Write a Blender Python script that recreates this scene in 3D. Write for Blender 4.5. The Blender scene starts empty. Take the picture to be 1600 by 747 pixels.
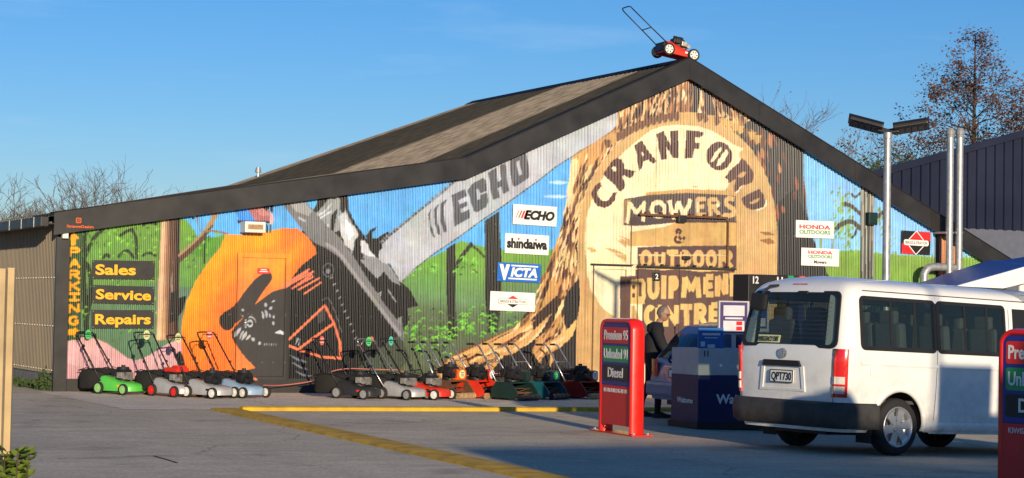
import bpy, bmesh, math, random
import numpy as np
from mathutils import Vector, Matrix, Euler
random.seed(7); rng = np.random.default_rng(7)
S = bpy.context.scene; C = S.collection
R_ = math.radians; PI = math.pi

# ------------------------------------------------------------------ camera
YAW, PITCH, ROLL = 0.47147247, 0.03574766, 0.01775404
CAM = np.array([-8.1617, -32.7649, 1.57])
_f = np.array([math.sin(YAW)*math.cos(PITCH), math.cos(YAW)*math.cos(PITCH), math.sin(PITCH)])
_r = np.array([math.cos(YAW), -math.sin(YAW), 0.0]); _u = np.cross(_r, _f)
_r, _u = math.cos(ROLL)*_r+math.sin(ROLL)*_u, -math.sin(ROLL)*_r+math.cos(ROLL)*_u
FPX = 3000.0
cd = bpy.data.cameras.new('camera'); cam = bpy.data.objects.new('camera', cd); C.objects.link(cam)
cd.sensor_width = 36; cd.lens = 36*FPX/1600; cd.clip_start = 0.1; cd.clip_end = 3000
cam.matrix_world = Matrix(((_r[0], _u[0], -_f[0], CAM[0]), (_r[1], _u[1], -_f[1], CAM[1]), (_r[2], _u[2], -_f[2], CAM[2]), (0, 0, 0, 1)))
S.camera = cam
# ------------------------------------------------------------------ light
SUN_AZ = math.atan2(-0.19, -1.0)           # towards the sun: behind the camera, a little to its right
SUN_EL = R_(10.3)
w = bpy.data.worlds.new('World'); S.world = w; w.use_nodes = True
nt = w.node_tree; bg = nt.nodes['Background']
sky = nt.nodes.new('ShaderNodeTexSky'); sky.sky_type = 'NISHITA'; sky.sun_disc = False
sky.sun_elevation = SUN_EL; sky.sun_rotation = SUN_AZ
sky.altitude = 0; sky.air_density = 1.0; sky.dust_density = 0.15; sky.ozone_density = 4.5
hs = nt.nodes.new('ShaderNodeHueSaturation'); hs.inputs['Saturation'].default_value = 1.15; tn = nt.nodes.new('ShaderNodeVectorMath'); tn.operation = 'MULTIPLY'; tn.inputs[1].default_value = (1.0, 0.945, 1.07)
nt.links.new(sky.outputs[0], hs.inputs['Color']); nt.links.new(hs.outputs[0], tn.inputs[0]); 
wtc = nt.nodes.new('ShaderNodeTexCoord'); wmp = nt.nodes.new('ShaderNodeMapping'); wmp.inputs['Scale'].default_value = (2.2, 2.2, 16.0); wmp.inputs['Rotation'].default_value = (0.06, 0.05, 0); wnz = nt.nodes.new('ShaderNodeTexNoise'); wnz.inputs['Scale'].default_value = 2.4; wnz.inputs['Detail'].default_value = 8; wnz.inputs['Roughness'].default_value = .62
wmr = nt.nodes.new('ShaderNodeMapRange'); wmr.inputs[1].default_value = .54; wmr.inputs[2].default_value = .82; wmr.inputs[3].default_value = 0.; wmr.inputs[4].default_value = .12
wmx = nt.nodes.new('ShaderNodeMixRGB'); wmx.inputs[2].default_value = (7.5, 8.2, 9.0, 1)      # thin high cloud
nt.links.new(wtc.outputs['Generated'], wmp.inputs[0]); nt.links.new(wmp.outputs[0], wnz.inputs['Vector']); nt.links.new(wnz.outputs[0], wmr.inputs[0]); nt.links.new(wmr.outputs[0], wmx.inputs[0]); nt.links.new(tn.outputs[0], wmx.inputs[1]); nt.links.new(wmx.outputs[0], bg.inputs[0]); bg.inputs[1].default_value = 0.117
sl = bpy.data.lights.new('sun', 'SUN'); sun = bpy.data.objects.new('sun', sl); C.objects.link(sun)
sl.energy = 5.0; sl.angle = R_(0.53); sl.color = (1.0, 0.82, 0.58)
sd = Vector((math.sin(SUN_AZ)*math.cos(SUN_EL), math.cos(SUN_AZ)*math.cos(SUN_EL), math.sin(SUN_EL)))
sun.rotation_euler = sd.to_track_quat('Z', 'Y').to_euler()
S.view_settings.view_transform = 'Standard'; S.view_settings.look = 'None'
S.view_settings.exposure = 0.12; S.view_settings.gamma = 1.0
S.render.resolution_x = 1024; S.render.resolution_y = 478

# ------------------------------------------------------------------ survey helpers (photo pixel -> point on a wall or the ground)
def ray(x, y): return _f+(x-800)/FPX*_r-(y-373.5)/FPX*_u
def onY(x, y, Y):
    d = ray(x, y); t = (Y-CAM[1])/d[1]; return CAM+t*d
def fac(x, y):
    p = onY(x, y, 0.0); return (p[0], p[2])
def smooth01(t): t = max(0., min(1., t)); return t*t*(3-2*t)
def gz(x, y):
    k = smooth01((-y-6.5)/4.0)
    return -0.01*max(-30, min(60, x))-k*0.022*max(0., min(x-5.0, 9.0))
def gnd(x, y):
    d = ray(x, y); t = 10.
    for _ in range(40):
        p = CAM+t*d; t += (p[2]-gz(p[0], p[1]))/max(-d[2], 0.02)*0.8
    p = CAM+t*d; return Vector((p[0], p[1], gz(p[0], p[1])))

# ------------------------------------------------------------------ materials
def s2l(c):
    return tuple(((v/255)/12.92 if v/255 <= 0.04045 else ((v/255+0.055)/1.055)**2.4) for v in c)
def mat(name, col, rough=0.6, metal=0.0, var=0.12, scale=6.0, bump=0.0, bscale=60., spec=0.4, coat=0.0):
    m = bpy.data.materials.new(name); m.use_nodes = True; n = m.node_tree.nodes; l = m.node_tree.links
    b = n['Principled BSDF']; b.inputs['Roughness'].default_value = rough; b.inputs['Metallic'].default_value = metal
    b.inputs['Specular IOR Level'].default_value = spec; b.inputs['Coat Weight'].default_value = coat
    tc = n.new('ShaderNodeTexCoord')
    if var > 0:
        nz = n.new('ShaderNodeTexNoise'); nz.inputs['Scale'].default_value = scale; nz.inputs['Detail'].default_value = 6
        l.new(tc.outputs['Object'], nz.inputs['Vector'])
        mr = n.new('ShaderNodeMapRange'); mr.inputs[1].default_value = 0.3; mr.inputs[2].default_value = 0.7
        mr.inputs[3].default_value = 1-var; mr.inputs[4].default_value = 1+var*0.6
        l.new(nz.outputs[0], mr.inputs[0])
        mx = n.new('ShaderNodeVectorMath'); mx.operation = 'SCALE'; mx.inputs[0].default_value = col[:3]
        l.new(mr.outputs[0], mx.inputs['Scale']); l.new(mx.outputs[0], b.inputs['Base Color'])
        rr = n.new('ShaderNodeMapRange'); rr.inputs[3].default_value = max(0.02, rough-0.1); rr.inputs[4].default_value = min(1, rough+0.12)
        l.new(nz.outputs[0], rr.inputs[0]); l.new(rr.outputs[0], b.inputs['Roughness'])
    else: b.inputs['Base Color'].default_value = (*col[:3], 1)
    if bump > 0:
        bn = n.new('ShaderNodeTexNoise'); bn.inputs['Scale'].default_value = bscale; bn.inputs['Detail'].default_value = 4
        l.new(tc.outputs['Object'], bn.inputs['Vector'])
        bp = n.new('ShaderNodeBump'); bp.inputs['Strength'].default_value = bump; bp.inputs['Distance'].default_value = 0.01
        l.new(bn.outputs[0], bp.inputs['Height']); l.new(bp.outputs[0], b.inputs['Normal'])
    return m
M = {}
def mk(k, *a, **kw): M[k] = mat(k, *a, **kw)
mk('black_metal', (0.018, 0.018, 0.02), 0.45, var=.25); mk('barge_metal', (0.022, 0.021, 0.021), 0.40, var=.35, scale=2.2, bump=.5, bscale=1.6)
mk('rubber', (0.02, 0.02, 0.02), 0.8); mk('black_plastic', (0.014, 0.014, 0.015), 0.5); mk('fabric_black', (0.016, 0.015, 0.014), 0.9, bump=.4)
mk('white_sign', (0.78, 0.77, 0.74), 0.4, var=.05); mk('white_paint', (0.8, 0.79, 0.76), 0.35, var=.06)
mk('sign_black', (0.018, 0.017, 0.016), 0.45, var=.3); mk('sign_yellow', (0.85, 0.42, 0.006), 0.5, var=.05)
mk('red_plain', (0.62, 0.02, 0.012), 0.4, var=.08); mk('red_bright', (0.75, 0.015, 0.01), 0.3, var=.05, coat=.4); mk('red_dark', (0.33, 0.012, 0.012), 0.4)
mk('green_mower', (0.10, 0.52, 0.07), 0.35, var=.1); mk('silver_deck', (0.42, 0.42, 0.42), 0.4, metal=.2, var=.15); mk('blue_deck', (0.26, 0.38, 0.52), 0.4)
mk('dark_deck', (0.025, 0.025, 0.025), 0.4); mk('red_mower', (0.62, 0.035, 0.015), 0.38, var=.1); mk('orange_mower', (0.78, 0.12, 0.012), 0.4, var=.12)
mk('dark_green', (0.008, 0.028, 0.024), 0.4); mk('teal', (0.008, 0.085, 0.11), 0.4); mk('maroon', (0.2, 0.008, 0.012), 0.4)
mk('chrome', (0.55, 0.55, 0.56), 0.28, metal=.85, var=.1); mk('engine_alloy', (0.36, 0.34, 0.31), 0.45, metal=.5, var=.3, scale=30); mk('galv', (0.40, 0.41, 0.42), 0.45, metal=.55, var=.25, scale=14)
mk('wheel_white', (0.72, 0.70, 0.64), 0.5, var=.12, scale=20); mk('wheel_grey', (0.25, 0.26, 0.26), 0.5); mk('wheel_red', (0.68, 0.02, 0.015), 0.4); mk('wheel_green', (0.25, 0.5, 0.16), 0.5)
mk('wood_roller', (0.42, 0.27, 0.14), 0.75, var=.3, scale=25); mk('rust', (0.14, 0.06, 0.03), 0.8, var=.4, scale=30)
mk('cord_pink', (0.55, 0.16, 0.13), 0.6); mk('tag_green', (0.10, 0.62, 0.18), 0.5); mk('tag_cream', (0.72, 0.72, 0.36), 0.5); mk('tag_teal', (0.12, 0.62, 0.48), 0.5); mk('tag_red', (0.72, 0.14, 0.12), 0.5)
mk('brown_cladding', (0.17, 0.135, 0.09), 0.55, var=.25, scale=1.4); mk('plinth', (0.026, 0.025, 0.024), 0.65, var=.3); mk('concrete_wall', (0.22, 0.21, 0.19), 0.85, var=.25, bump=.3)
mk('navy', (0.010, 0.013, 0.034), 0.42, var=.2, scale=1.0); mk('slate_wall', (0.10, 0.11, 0.15), 0.6, var=.1); mk('canopy_blue', (0.012, 0.09, 0.42), 0.4, var=.06); mk('panel_blue', (0.02, 0.03, 0.24), 0.4, var=.12)
mk('panel_red', (0.72, 0.025, 0.025), 0.4, var=.1); mk('panel_green', (0.015, 0.30, 0.10), 0.4); mk('navy_panel', (0.012, 0.015, 0.085), 0.4); mk('pump_grey', (0.50, 0.48, 0.47), 0.5, var=.1)
mk('timber', (0.50, 0.37, 0.20), 0.75, var=.3, scale=5, bump=.3, bscale=30); mk('purple_poster', (0.07, 0.05, 0.16), 0.5); mk('poster_paper', (0.6, 0.6, 0.64), 0.6); mk('poster_blue', (0.02, 0.12, 0.36), 0.5)
mk('victa_blue', (0.012, 0.13, 0.52), 0.4, var=.04); mk('honda_red', (0.6, 0.03, 0.05), 0.5, var=0); mk('honda_green', (0.10, 0.3, 0.12), 0.5, var=0); mk('ink', (0.01, 0.01, 0.011), 0.5, var=0); mk('sign_red', (0.7, 0.04, 0.04), 0.45, var=.05); mk('grey_ink', (0.16, 0.16, 0.16), 0.5, var=0)
mk('skin', (0.34, 0.19, 0.13), 0.55, var=.1, scale=40); mk('jacket', (0.013, 0.013, 0.016), 0.85, var=.3, scale=12, bump=.5, bscale=25); mk('trousers', (0.011, 0.012, 0.016), 0.85, var=.3, bump=.4, bscale=25); mk('hair_grey', (0.14, 0.13, 0.125), 0.85, var=.3, scale=60); mk('shoe', (0.02, 0.018, 0.017), 0.6)
mk('tyre', (0.018, 0.018, 0.019), 0.82, var=.2, scale=20, bump=.3); mk('van_white', (0.80, 0.80, 0.78), 0.22, var=.03, coat=.6, spec=.5); mk('bumper_grey', (0.035, 0.034, 0.034), 0.6, var=.15); mk('alloy', (0.50, 0.51, 0.53), 0.32, metal=.7, var=.08); mk('car_silver', (0.13, 0.21, 0.36), 0.4, metal=.15, var=.05, coat=.6); mk('interior', (0.06, 0.06, 0.06), 0.9); mk('seat_cloth', (0.12, 0.12, 0.125), 0.95, var=.2)
mk('lens_red', (0.6, 0.012, 0.012), 0.18, var=.12, scale=60, coat=.8); mk('lens_clear', (0.62, 0.58, 0.52), 0.2, var=.1, scale=80, coat=.8); mk('plate_white', (0.75, 0.75, 0.73), 0.4, var=.03); mk('led_black', (0.02, 0.02, 0.022), 0.4); mk('solar_cell', (0.014, 0.016, 0.03), 0.18, spec=.6)
mk('bark', (0.085, 0.06, 0.045), 0.9, var=.3, scale=12); mk('bark_grey', (0.13, 0.105, 0.085), 0.9, var=.3); mk('leaf_brown', (0.13, 0.06, 0.026), 0.8, var=.5, scale=3); mk('leaf_red', (0.16, 0.03, 0.02), 0.8, var=.4); mk('leaf_green', (0.04, 0.075, 0.018), 0.65, var=.5, scale=2); mk('leaf_bright', (0.15, 0.22, 0.03), 0.45, var=.4, scale=8); mk('weed', (0.07, 0.11, 0.03), 0.7, var=.4)
mk('brick_far', (0.3, 0.27, 0.23), .8, var=.2, bump=.2); mk('hedge', (0.03, 0.05, 0.02), .8)
def dirt(k, col, amount, z0, z1):
    m = M[k]; n = m.node_tree.nodes; l = m.node_tree.links; b = n['Principled BSDF']; src = b.inputs['Base Color'].links[0].from_socket
    tc = n.new('ShaderNodeTexCoord'); sp = n.new('ShaderNodeSeparateXYZ'); l.new(tc.outputs['Object'], sp.inputs[0]); nz = n.new('ShaderNodeTexNoise'); nz.inputs['Scale'].default_value = 5; nz.inputs['Detail'].default_value = 9; nz.inputs['Roughness'].default_value = .72; l.new(tc.outputs['Object'], nz.inputs['Vector'])
    r = n.new('ShaderNodeMapRange'); r.inputs[1].default_value = z1; r.inputs[2].default_value = z0; l.new(sp.outputs['Z'], r.inputs[0]); r2 = n.new('ShaderNodeMapRange'); r2.inputs[1].default_value = .42; r2.inputs[2].default_value = .68; r2.inputs[4].default_value = amount; l.new(nz.outputs[0], r2.inputs[0]); mu = n.new('ShaderNodeMath'); mu.operation = 'MULTIPLY'; l.new(r.outputs[0], mu.inputs[0]); l.new(r2.outputs[0], mu.inputs[1])
    mx = n.new('ShaderNodeMixRGB'); mx.inputs[2].default_value = (*col, 1); l.new(mu.outputs[0], mx.inputs[0]); l.new(src, mx.inputs[1]); l.new(mx.outputs[0], b.inputs['Base Color'])
dirt('van_white', (.30, .26, .20), .55, .2, 1.3); dirt('car_silver', (.22, .2, .17), .4, .2, .9); dirt('bumper_grey', (.12, .105, .085), .6, .2, .8)
def glass_mat(name, tint, trans, rough=0.03):
    m = bpy.data.materials.new(name); m.use_nodes = True; n = m.node_tree.nodes; l = m.node_tree.links
    n.remove(n['Principled BSDF']); o = n['Material Output']
    tr = n.new('ShaderNodeBsdfTransparent'); tr.inputs[0].default_value = (*trans, 1)
    gl = n.new('ShaderNodeBsdfGlossy'); gl.inputs['Roughness'].default_value = rough; gl.inputs[0].default_value = (1, 1, 1, 1)
    df = n.new('ShaderNodeBsdfDiffuse'); df.inputs[0].default_value = (*tint, 1)
    lw = n.new('ShaderNodeLayerWeight'); lw.inputs[0].default_value = .5; pw = n.new('ShaderNodeMath'); pw.operation = 'POWER'; pw.inputs[1].default_value = 4.0; l.new(lw.outputs['Facing'], pw.inputs[0]); fr = n.new('ShaderNodeMath'); fr.operation = 'MULTIPLY_ADD'; fr.inputs[1].default_value = .85; fr.inputs[2].default_value = .04; l.new(pw.outputs[0], fr.inputs[0])
    m1 = n.new('ShaderNodeMixShader'); m1.inputs[0].default_value = 0.2; l.new(tr.outputs[0], m1.inputs[1]); l.new(df.outputs[0], m1.inputs[2])
    m2 = n.new('ShaderNodeMixShader'); l.new(fr.outputs[0], m2.inputs[0]); l.new(m1.outputs[0], m2.inputs[1]); l.new(gl.outputs[0], m2.inputs[2])
    l.new(m2.outputs[0], o.inputs[0]); M[name] = m
glass_mat('van_glass', (0.035, 0.05, 0.04), (0.60, 0.68, 0.62)); glass_mat('car_glass', (0.02, 0.025, 0.03), (0.25, 0.28, 0.3))

# ------------------------------------------------------------------ mesh helpers
def link(name, me, m=None, parent=None, smooth=False):
    o = bpy.data.objects.new(name, me); C.objects.link(o)
    if m is not None:
        for k in (m if isinstance(m, (list, tuple)) else [m]): me.materials.append(M[k] if isinstance(k, str) else k)
    if smooth and len(me.polygons): me.polygons.foreach_set('use_smooth', [True]*len(me.polygons))
    if parent is not None: o.parent = parent
    return o
def tag(o, label=None, cat=None, group=None, kind=None):
    if label: o['label'] = label
    if cat: o['category'] = cat
    if group: o['group'] = group
    if kind: o['kind'] = kind
    return o
def empty(name, loc, rz=0., label=None, cat=None, group=None):
    o = bpy.data.objects.new(name, None); C.objects.link(o); o.location = loc; o.rotation_euler = (0, 0, rz); o.empty_display_size = .2
    return tag(o, label, cat, group)
class B:
    """collects shapes in one bmesh"""
    def __init__(s): s.bm = bmesh.new()
    def box(s, c, d, rot=None, bev=0., taper=None, mi=0):
        r = bmesh.ops.create_cube(s.bm, size=1.0); vs = r['verts']
        for v in vs:
            v.co = Vector((v.co.x*d[0], v.co.y*d[1], v.co.z*d[2]))
            if taper and v.co.z > 0: v.co.x *= taper[0]; v.co.y *= taper[1]
        fs = list({f for v in vs for f in v.link_faces})
        for f in fs: f.material_index = mi
        if bev > 0:
            es = list({e for v in vs for e in v.link_edges})
            rb = bmesh.ops.bevel(s.bm, geom=es, offset=bev, segments=2, affect='EDGES', profile=.6)
            vs = list({v for f in rb['faces'] for v in f.verts} | {v for v in vs if v.is_valid})
            for f in {f for v in vs for f in v.link_faces}: f.material_index = mi
        mt = Matrix.Translation(Vector(c))
        if rot is not None: mt = mt @ (rot if isinstance(rot, Matrix) else Euler(rot).to_matrix().to_4x4())
        bmesh.ops.transform(s.bm, matrix=mt, verts=vs); return s
    def cyl(s, a, b, r, r2=None, n=12, caps=True, mi=0):
        a = Vector(a); b = Vector(b); d = b-a
        res = bmesh.ops.create_cone(s.bm, cap_ends=caps, segments=n, radius1=r, radius2=(r if r2 is None else r2), depth=d.length)
        q = d.to_track_quat('Z', 'Y').to_matrix().to_4x4()
        bmesh.ops.transform(s.bm, matrix=Matrix.Translation((a+b)/2) @ q, verts=res['verts'])
        for f in {f for v in res['verts'] for f in v.link_faces}: f.material_index = mi
        return s
    def sph(s, c, r, d=(1, 1, 1), n=12, mi=0):
        res = bmesh.ops.create_uvsphere(s.bm, u_segments=n, v_segments=max(6, n//2+1), radius=r)
        bmesh.ops.transform(s.bm, matrix=Matrix.Translation(Vector(c)) @ Matrix.Diagonal((*d, 1)), verts=res['verts'])
        for f in {f for v in res['verts'] for f in v.link_faces}: f.material_index = mi
        return s
    def tube(s, pts, r, n=8, closed=False, mi=0):
        pts = [Vector(p) for p in pts]; rings = []; N = len(pts); up = None
        for i, p in enumerate(pts):
            t = (pts[min(i+1, N-1)]-pts[max(i-1, 0)]).normalized()
            if up is None: up = t.orthogonal().normalized()
            up = (up-t*up.dot(t)).normalized(); sd_ = t.cross(up)
            rr = r[i] if isinstance(r, (list, tuple)) else r
            rings.append([s.bm.verts.new(p+(up*math.cos(2*PI*k/n)+sd_*math.sin(2*PI*k/n))*rr) for k in range(n)])
        for i in range(N-1):
            for k in range(n):
                f = s.bm.faces.new((rings[i][k], rings[i][(k+1) % n], rings[i+1][(k+1) % n], rings[i+1][k])); f.material_index = mi
        for rg in (rings[0][::-1], rings[-1]):
            f = s.bm.faces.new(rg); f.material_index = mi
        return s
    def prism(s, pts, vec, mi=0):
        """closed outline (list of 3d points) pushed along vec"""
        vec = Vector(vec); a = [s.bm.verts.new(Vector(p)) for p in pts]; b = [s.bm.verts.new(Vector(p)+vec) for p in pts]; n = len(a)
        fs = [s.bm.faces.new(a), s.bm.faces.new(b[::-1])]
        for i in range(n): fs.append(s.bm.faces.new((a[i], b[i], b[(i+1) % n], a[(i+1) % n])))
        bmesh.ops.recalc_face_normals(s.bm, faces=fs)
        for f in fs: f.material_index = mi
        return s
    def ringxz(s, outer, inner, vec, mi=0):
        """flat ring between two outlines with the same point count, given thickness"""
        vec = Vector(vec); n = len(outer)
        A = [s.bm.verts.new(Vector(p)) for p in outer]; I = [s.bm.verts.new(Vector(p)) for p in inner]
        A2 = [s.bm.verts.new(Vector(p)+vec) for p in outer]; I2 = [s.bm.verts.new(Vector(p)+vec) for p in inner]; fs = []
        for i in range(n):
            j = (i+1) % n
            fs += [s.bm.faces.new((A[i], A[j], I[j], I[i])), s.bm.faces.new((A2[i], I2[i], I2[j], A2[j])), s.bm.faces.new((A[i], A2[i], A2[j], A[j])), s.bm.faces.new((I[i], I[j], I2[j], I2[i]))]
        bmesh.ops.recalc_face_normals(s.bm, faces=fs)
        for f in fs: f.material_index = mi
        return s
    def grid(s, rows, closed=False, mi=0):
        vr = [[s.bm.verts.new(Vector(p)) for p in r] for r in rows]
        for i in range(len(vr)-1):
            m = len(vr[i])
            for k in range(m if closed else m-1):
                f = s.bm.faces.new((vr[i][k], vr[i][(k+1) % m], vr[i+1][(k+1) % m], vr[i+1][k])); f.material_index = mi
        return vr
    def mesh(s, name):
        me = bpy.data.meshes.new(name); s.bm.to_mesh(me); s.bm.free(); return me
    def out(s, name, m, parent=None, smooth=False, auto=None):
        me = s.mesh(name); o = link(name, me, m, parent, smooth)
        if auto: 
            try: me.set_sharp_from_angle(angle=R_(auto))
            except Exception: pass
        return o
def rrect(x0, z0, x1, z1, r, n=5):
    pts = []
    for cx, cz, a0 in ((x1-r, z1-r, 0), (x0+r, z1-r, 90), (x0+r, z0+r, 180), (x1-r, z0+r, 270)):
        for k in range(n+1):
            a = R_(a0+90*k/n); pts.append((cx+r*math.cos(a), cz+r*math.sin(a)))
    return pts
def text_obj(name, body, m, parent, origin, xdir, updir, width=None, height=None, bold=0.0, shear=0.0, depth=0.003, align='LEFT', spacing=1.0, fitw=None):
    """lettering as mesh; origin = left baseline (or centre), height = cap height, width = total width"""
    cu = bpy.data.curves.new(name, 'FONT'); cu.body = body; cu.size = 1.0; cu.offset = bold; cu.shear = shear; cu.extrude = 0.02; cu.space_character = spacing; cu.resolution_u = 3
    t = bpy.data.objects.new(name, cu); C.objects.link(t)
    dg = bpy.context.evaluated_depsgraph_get(); dg.update()
    me = bpy.data.meshes.new_from_object(t.evaluated_get(dg)); bpy.data.objects.remove(t); bpy.data.curves.remove(cu)
    n = len(me.vertices); co = np.empty(n*3); me.vertices.foreach_get('co', co); co = co.reshape(-1, 3)
    x0, x1 = co[:, 0].min(), co[:, 0].max(); cap = 0.70 
    y0, y1 = co[:, 1].min(), co[:, 1].max()
    h = height if height else 1.0
    sy = h/cap; sx = (width/(x1-x0)) if width else sy
    X = (co[:, 0]-x0)*sx
    if align == 'CENTER': X -= (x1-x0)*sx/2
    if align == 'RIGHT': X -= (x1-x0)*sx
    Y = co[:, 1]*sy; Z = co[:, 2]/0.02*depth/2+depth/2
    xd = Vector(xdir).normalized(); ud = Vector(updir).normalized(); nd = xd.cross(ud)
    P = np.outer(X, xd)+np.outer(Y, ud)+np.outer(Z, nd)+np.array(origin)[None, :]
    me.vertices.foreach_set('co', P.ravel()); me.update()
    return link(name, me, m, parent)
# ------------------------------------------------------------------ the mural, painted into a paint map of the wall (1 cm cells)
CELL = 0.01; NX, NZ = 2140, 680; XO, ZO = -0.3, -0.35
ART = np.zeros((NZ, NX, 3), np.float32)
LX, LZ = np.meshgrid(XO+(np.arange(NX)+.5)*CELL, ZO+(np.arange(NZ)+.5)*CELL)
LIT = np.array([1.02, 0.91, 0.72])
def pc(c, k=1.0): return np.minimum(np.array(s2l(c))/LIT*0.86*k, 0.85).astype(np.float32)
def catmull(pts, n=5, closed=True):
    out = []; N = len(pts); P = [np.array(p, float) for p in pts]
    for i in range(N if closed else N-1):
        g = (lambda k: P[k % N]) if closed else (lambda k: P[max(0, min(N-1, k))])
        p0, p1, p2, p3 = g(i-1), g(i), g(i+1), g(i+2)
        for t in np.arange(n)/n:
            out.append(.5*((2*p1)+(-p0+p2)*t+(2*p0-5*p1+4*p2-p3)*t*t+(-p0+3*p1-3*p2+p3)*t**3))
    if not closed: out.append(P[-1])
    return out
def mask_of(W):
    W = np.array(W); x0, x1 = W[:, 0].min(), W[:, 0].max(); z0, z1 = W[:, 1].min(), W[:, 1].max()
    i0 = max(0, int((x0-XO)/CELL)-1); i1 = min(NX, int((x1-XO)/CELL)+2); j0 = max(0, int((z0-ZO)/CELL)-1); j1 = min(NZ, int((z1-ZO)/CELL)+2)
    if i1 <= i0 or j1 <= j0: return None
    X = LX[j0:j1, i0:i1]; Z = LZ[j0:j1, i0:i1]; m = np.zeros(X.shape, bool)
    for a in range(len(W)):
        xa, za = W[a]; xb, zb = W[(a+1) % len(W)]
        if za == zb: continue
        c = ((za > Z) != (zb > Z)) & (X < (xb-xa)*(Z-za)/(zb-za)+xa); m ^= c
    return m, i0, i1, j0, j1
def poly(pts, c, sm=False, c2=None, noise=0., world=False, wob=0., k=1.0):
    """flat colour patch; c2: second paint colour blended in towards the lower edge by the painter's spray can"""
    if sm: pts = catmull(pts)
    W = [p if world else fac(*p) for p in pts]
    r = mask_of(W)
    if r is None: return
    m, i0, i1, j0, j1 = r; A = ART[j0:j1, i0:i1]
    col = pc(c, k)[None, None, :]
    if c2 is not None:
        z = LZ[j0:j1, i0:i1]; t = np.clip((z.max()-z)/max(1e-6, z.max()-z.min()), 0, 1)[..., None]; col = pc(c)*(1-t)+pc(c2)*t
    A[m] = np.broadcast_to(col, A.shape)[m]
def blend(pts, r, passes=3):
    """soft spray-can transitions inside an outline"""
    q = mask_of([fac(*p) for p in pts])
    if q is None: return
    m, i0, i1, j0, j1 = q; A = ART[j0:j1, i0:i1].astype(np.float64)*m[..., None]; W = m.astype(np.float64)
    def box(X):
        for ax in (0, 1):
            n = X.shape[ax]; c = np.concatenate([np.zeros_like(np.take(X, [0], ax)), np.cumsum(X, ax)], ax); hi = np.minimum(np.arange(n)+r+1, n); lo = np.maximum(np.arange(n)-r, 0); X = (np.take(c, hi, ax)-np.take(c, lo, ax))
        return X/((2*r+1)**2)
    for _ in range(passes): A = box(A); W = box(W)
    ART[j0:j1, i0:i1][m] = (A/np.maximum(W, 1e-6)[..., None])[m].astype(np.float32)
def stroke(pts, wpx, c, sm=True, taper=False):
    P = catmull(pts, 6, False) if (sm and len(pts) > 2) else [np.array(p, float) for p in pts]
    W = [np.array(fac(*p)) for p in P]; sc = 0.5*wpx*np.linalg.norm(np.array(fac(P[0][0]+1, P[0][1]))-W[0])*1.0
    L, Rr = [], []
    for i, p in enumerate(W):
        t = W[min(i+1, len(W)-1)]-W[max(i-1, 0)]; t = t/(np.linalg.norm(t)+1e-9); nn = np.array([-t[1], t[0]])
        q = sc*(math.sin(PI*min(.97, max(.06, i/(len(W)-1)))) if taper else 1.0)
        L.append(p+nn*q); Rr.append(p-nn*q)
    poly(L+Rr[::-1], c, world=True)
def ell(cx, cy, rx, ry, c, rot=0.):
    a = np.linspace(0, 2*PI, 28, endpoint=False); cr, sr = math.cos(rot), math.sin(rot)
    poly([(cx+rx*math.cos(t)*cr-ry*math.sin(t)*sr, cy+rx*math.cos(t)*sr+ry*math.sin(t)*cr) for t in a], c)
def crop(pts, ox, oy, s): return [(ox+x/s, oy+y/s) for x, y in pts]
# stroke alphabet in a unit box, y down
def arc_(cx, cy, rx, ry, a0, a1, n=14): return [(cx+rx*math.cos(R_(a0+(a1-a0)*i/n)), cy+ry*math.sin(R_(a0+(a1-a0)*i/n))) for i in range(n+1)]
GLY = {
 'P': [[(0, 1), (0, 0)], [(0, 0), (.6, 0)]+arc_(.6, .27, .4, .27, -90, 90, 8)+[(0, .54)]],
 'A': [[(0, 1), (.5, 0), (1, 1)], [(.2, .68), (.8, .68)]],
 'R': [[(0, 1), (0, 0)], [(0, 0), (.6, 0)]+arc_(.6, .26, .4, .26, -90, 90, 8)+[(0, .52)], [(.45, .52), (1, 1)]],
 'K': [[(0, 0), (0, 1)], [(1, 0), (.1, .52)], [(.25, .42), (1, 1)]],
 'I': [[(.5, 0), (.5, 1)]], 'N': [[(0, 1), (0, 0), (1, 1), (1, 0)]],
 'J': [[(0, 0), (1, 0)], [(.5, 0), (.5, 1)], [(0, 1), (1, 1)]],
 'G': [arc_(.5, .5, .5, .5, -40, -330, 18)+[(1, .55), (.55, .55)]],
 'O': [arc_(.5, .5, .5, .5, 0, 360, 24)], 'Q': [arc_(.5, .5, .5, .5, 0, 360, 24), [(.6, .7), (1, 1.05)]],
 'C': [arc_(.55, .5, .55, .5, -50, -310, 18)], 'U': [[(0, 0), (0, .6)]+arc_(.5, .6, .5, .4, 180, 0, 10)+[(1, 0)]],
 'T': [[(0, 0), (1, 0)], [(.5, 0), (.5, 1)]], 'D': [[(0, 0), (0, 1), (.4, 1)]+arc_(.4, .5, .6, .5, 90, -90, 10)+[(0, 0)]],
 'E': [[(1, 0), (0, 0), (0, 1), (1, 1)], [(0, .5), (.85, .5)]], 'M': [[(0, 1), (0.08, 0), (.5, .75), (.92, 0), (1, 1)]],
 'W': [[(0, 0), (.25, 1), (.5, .3), (.75, 1), (1, 0)]], 'S': [arc_(.5, .25, .45, .25, -20, -270, 12)+arc_(.5, .75, .45, .25, -90, 160, 12)],
 'H': [[(0, 0), (0, 1)], [(1, 0), (1, 1)], [(0, .5), (1, .5)]]}
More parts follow.
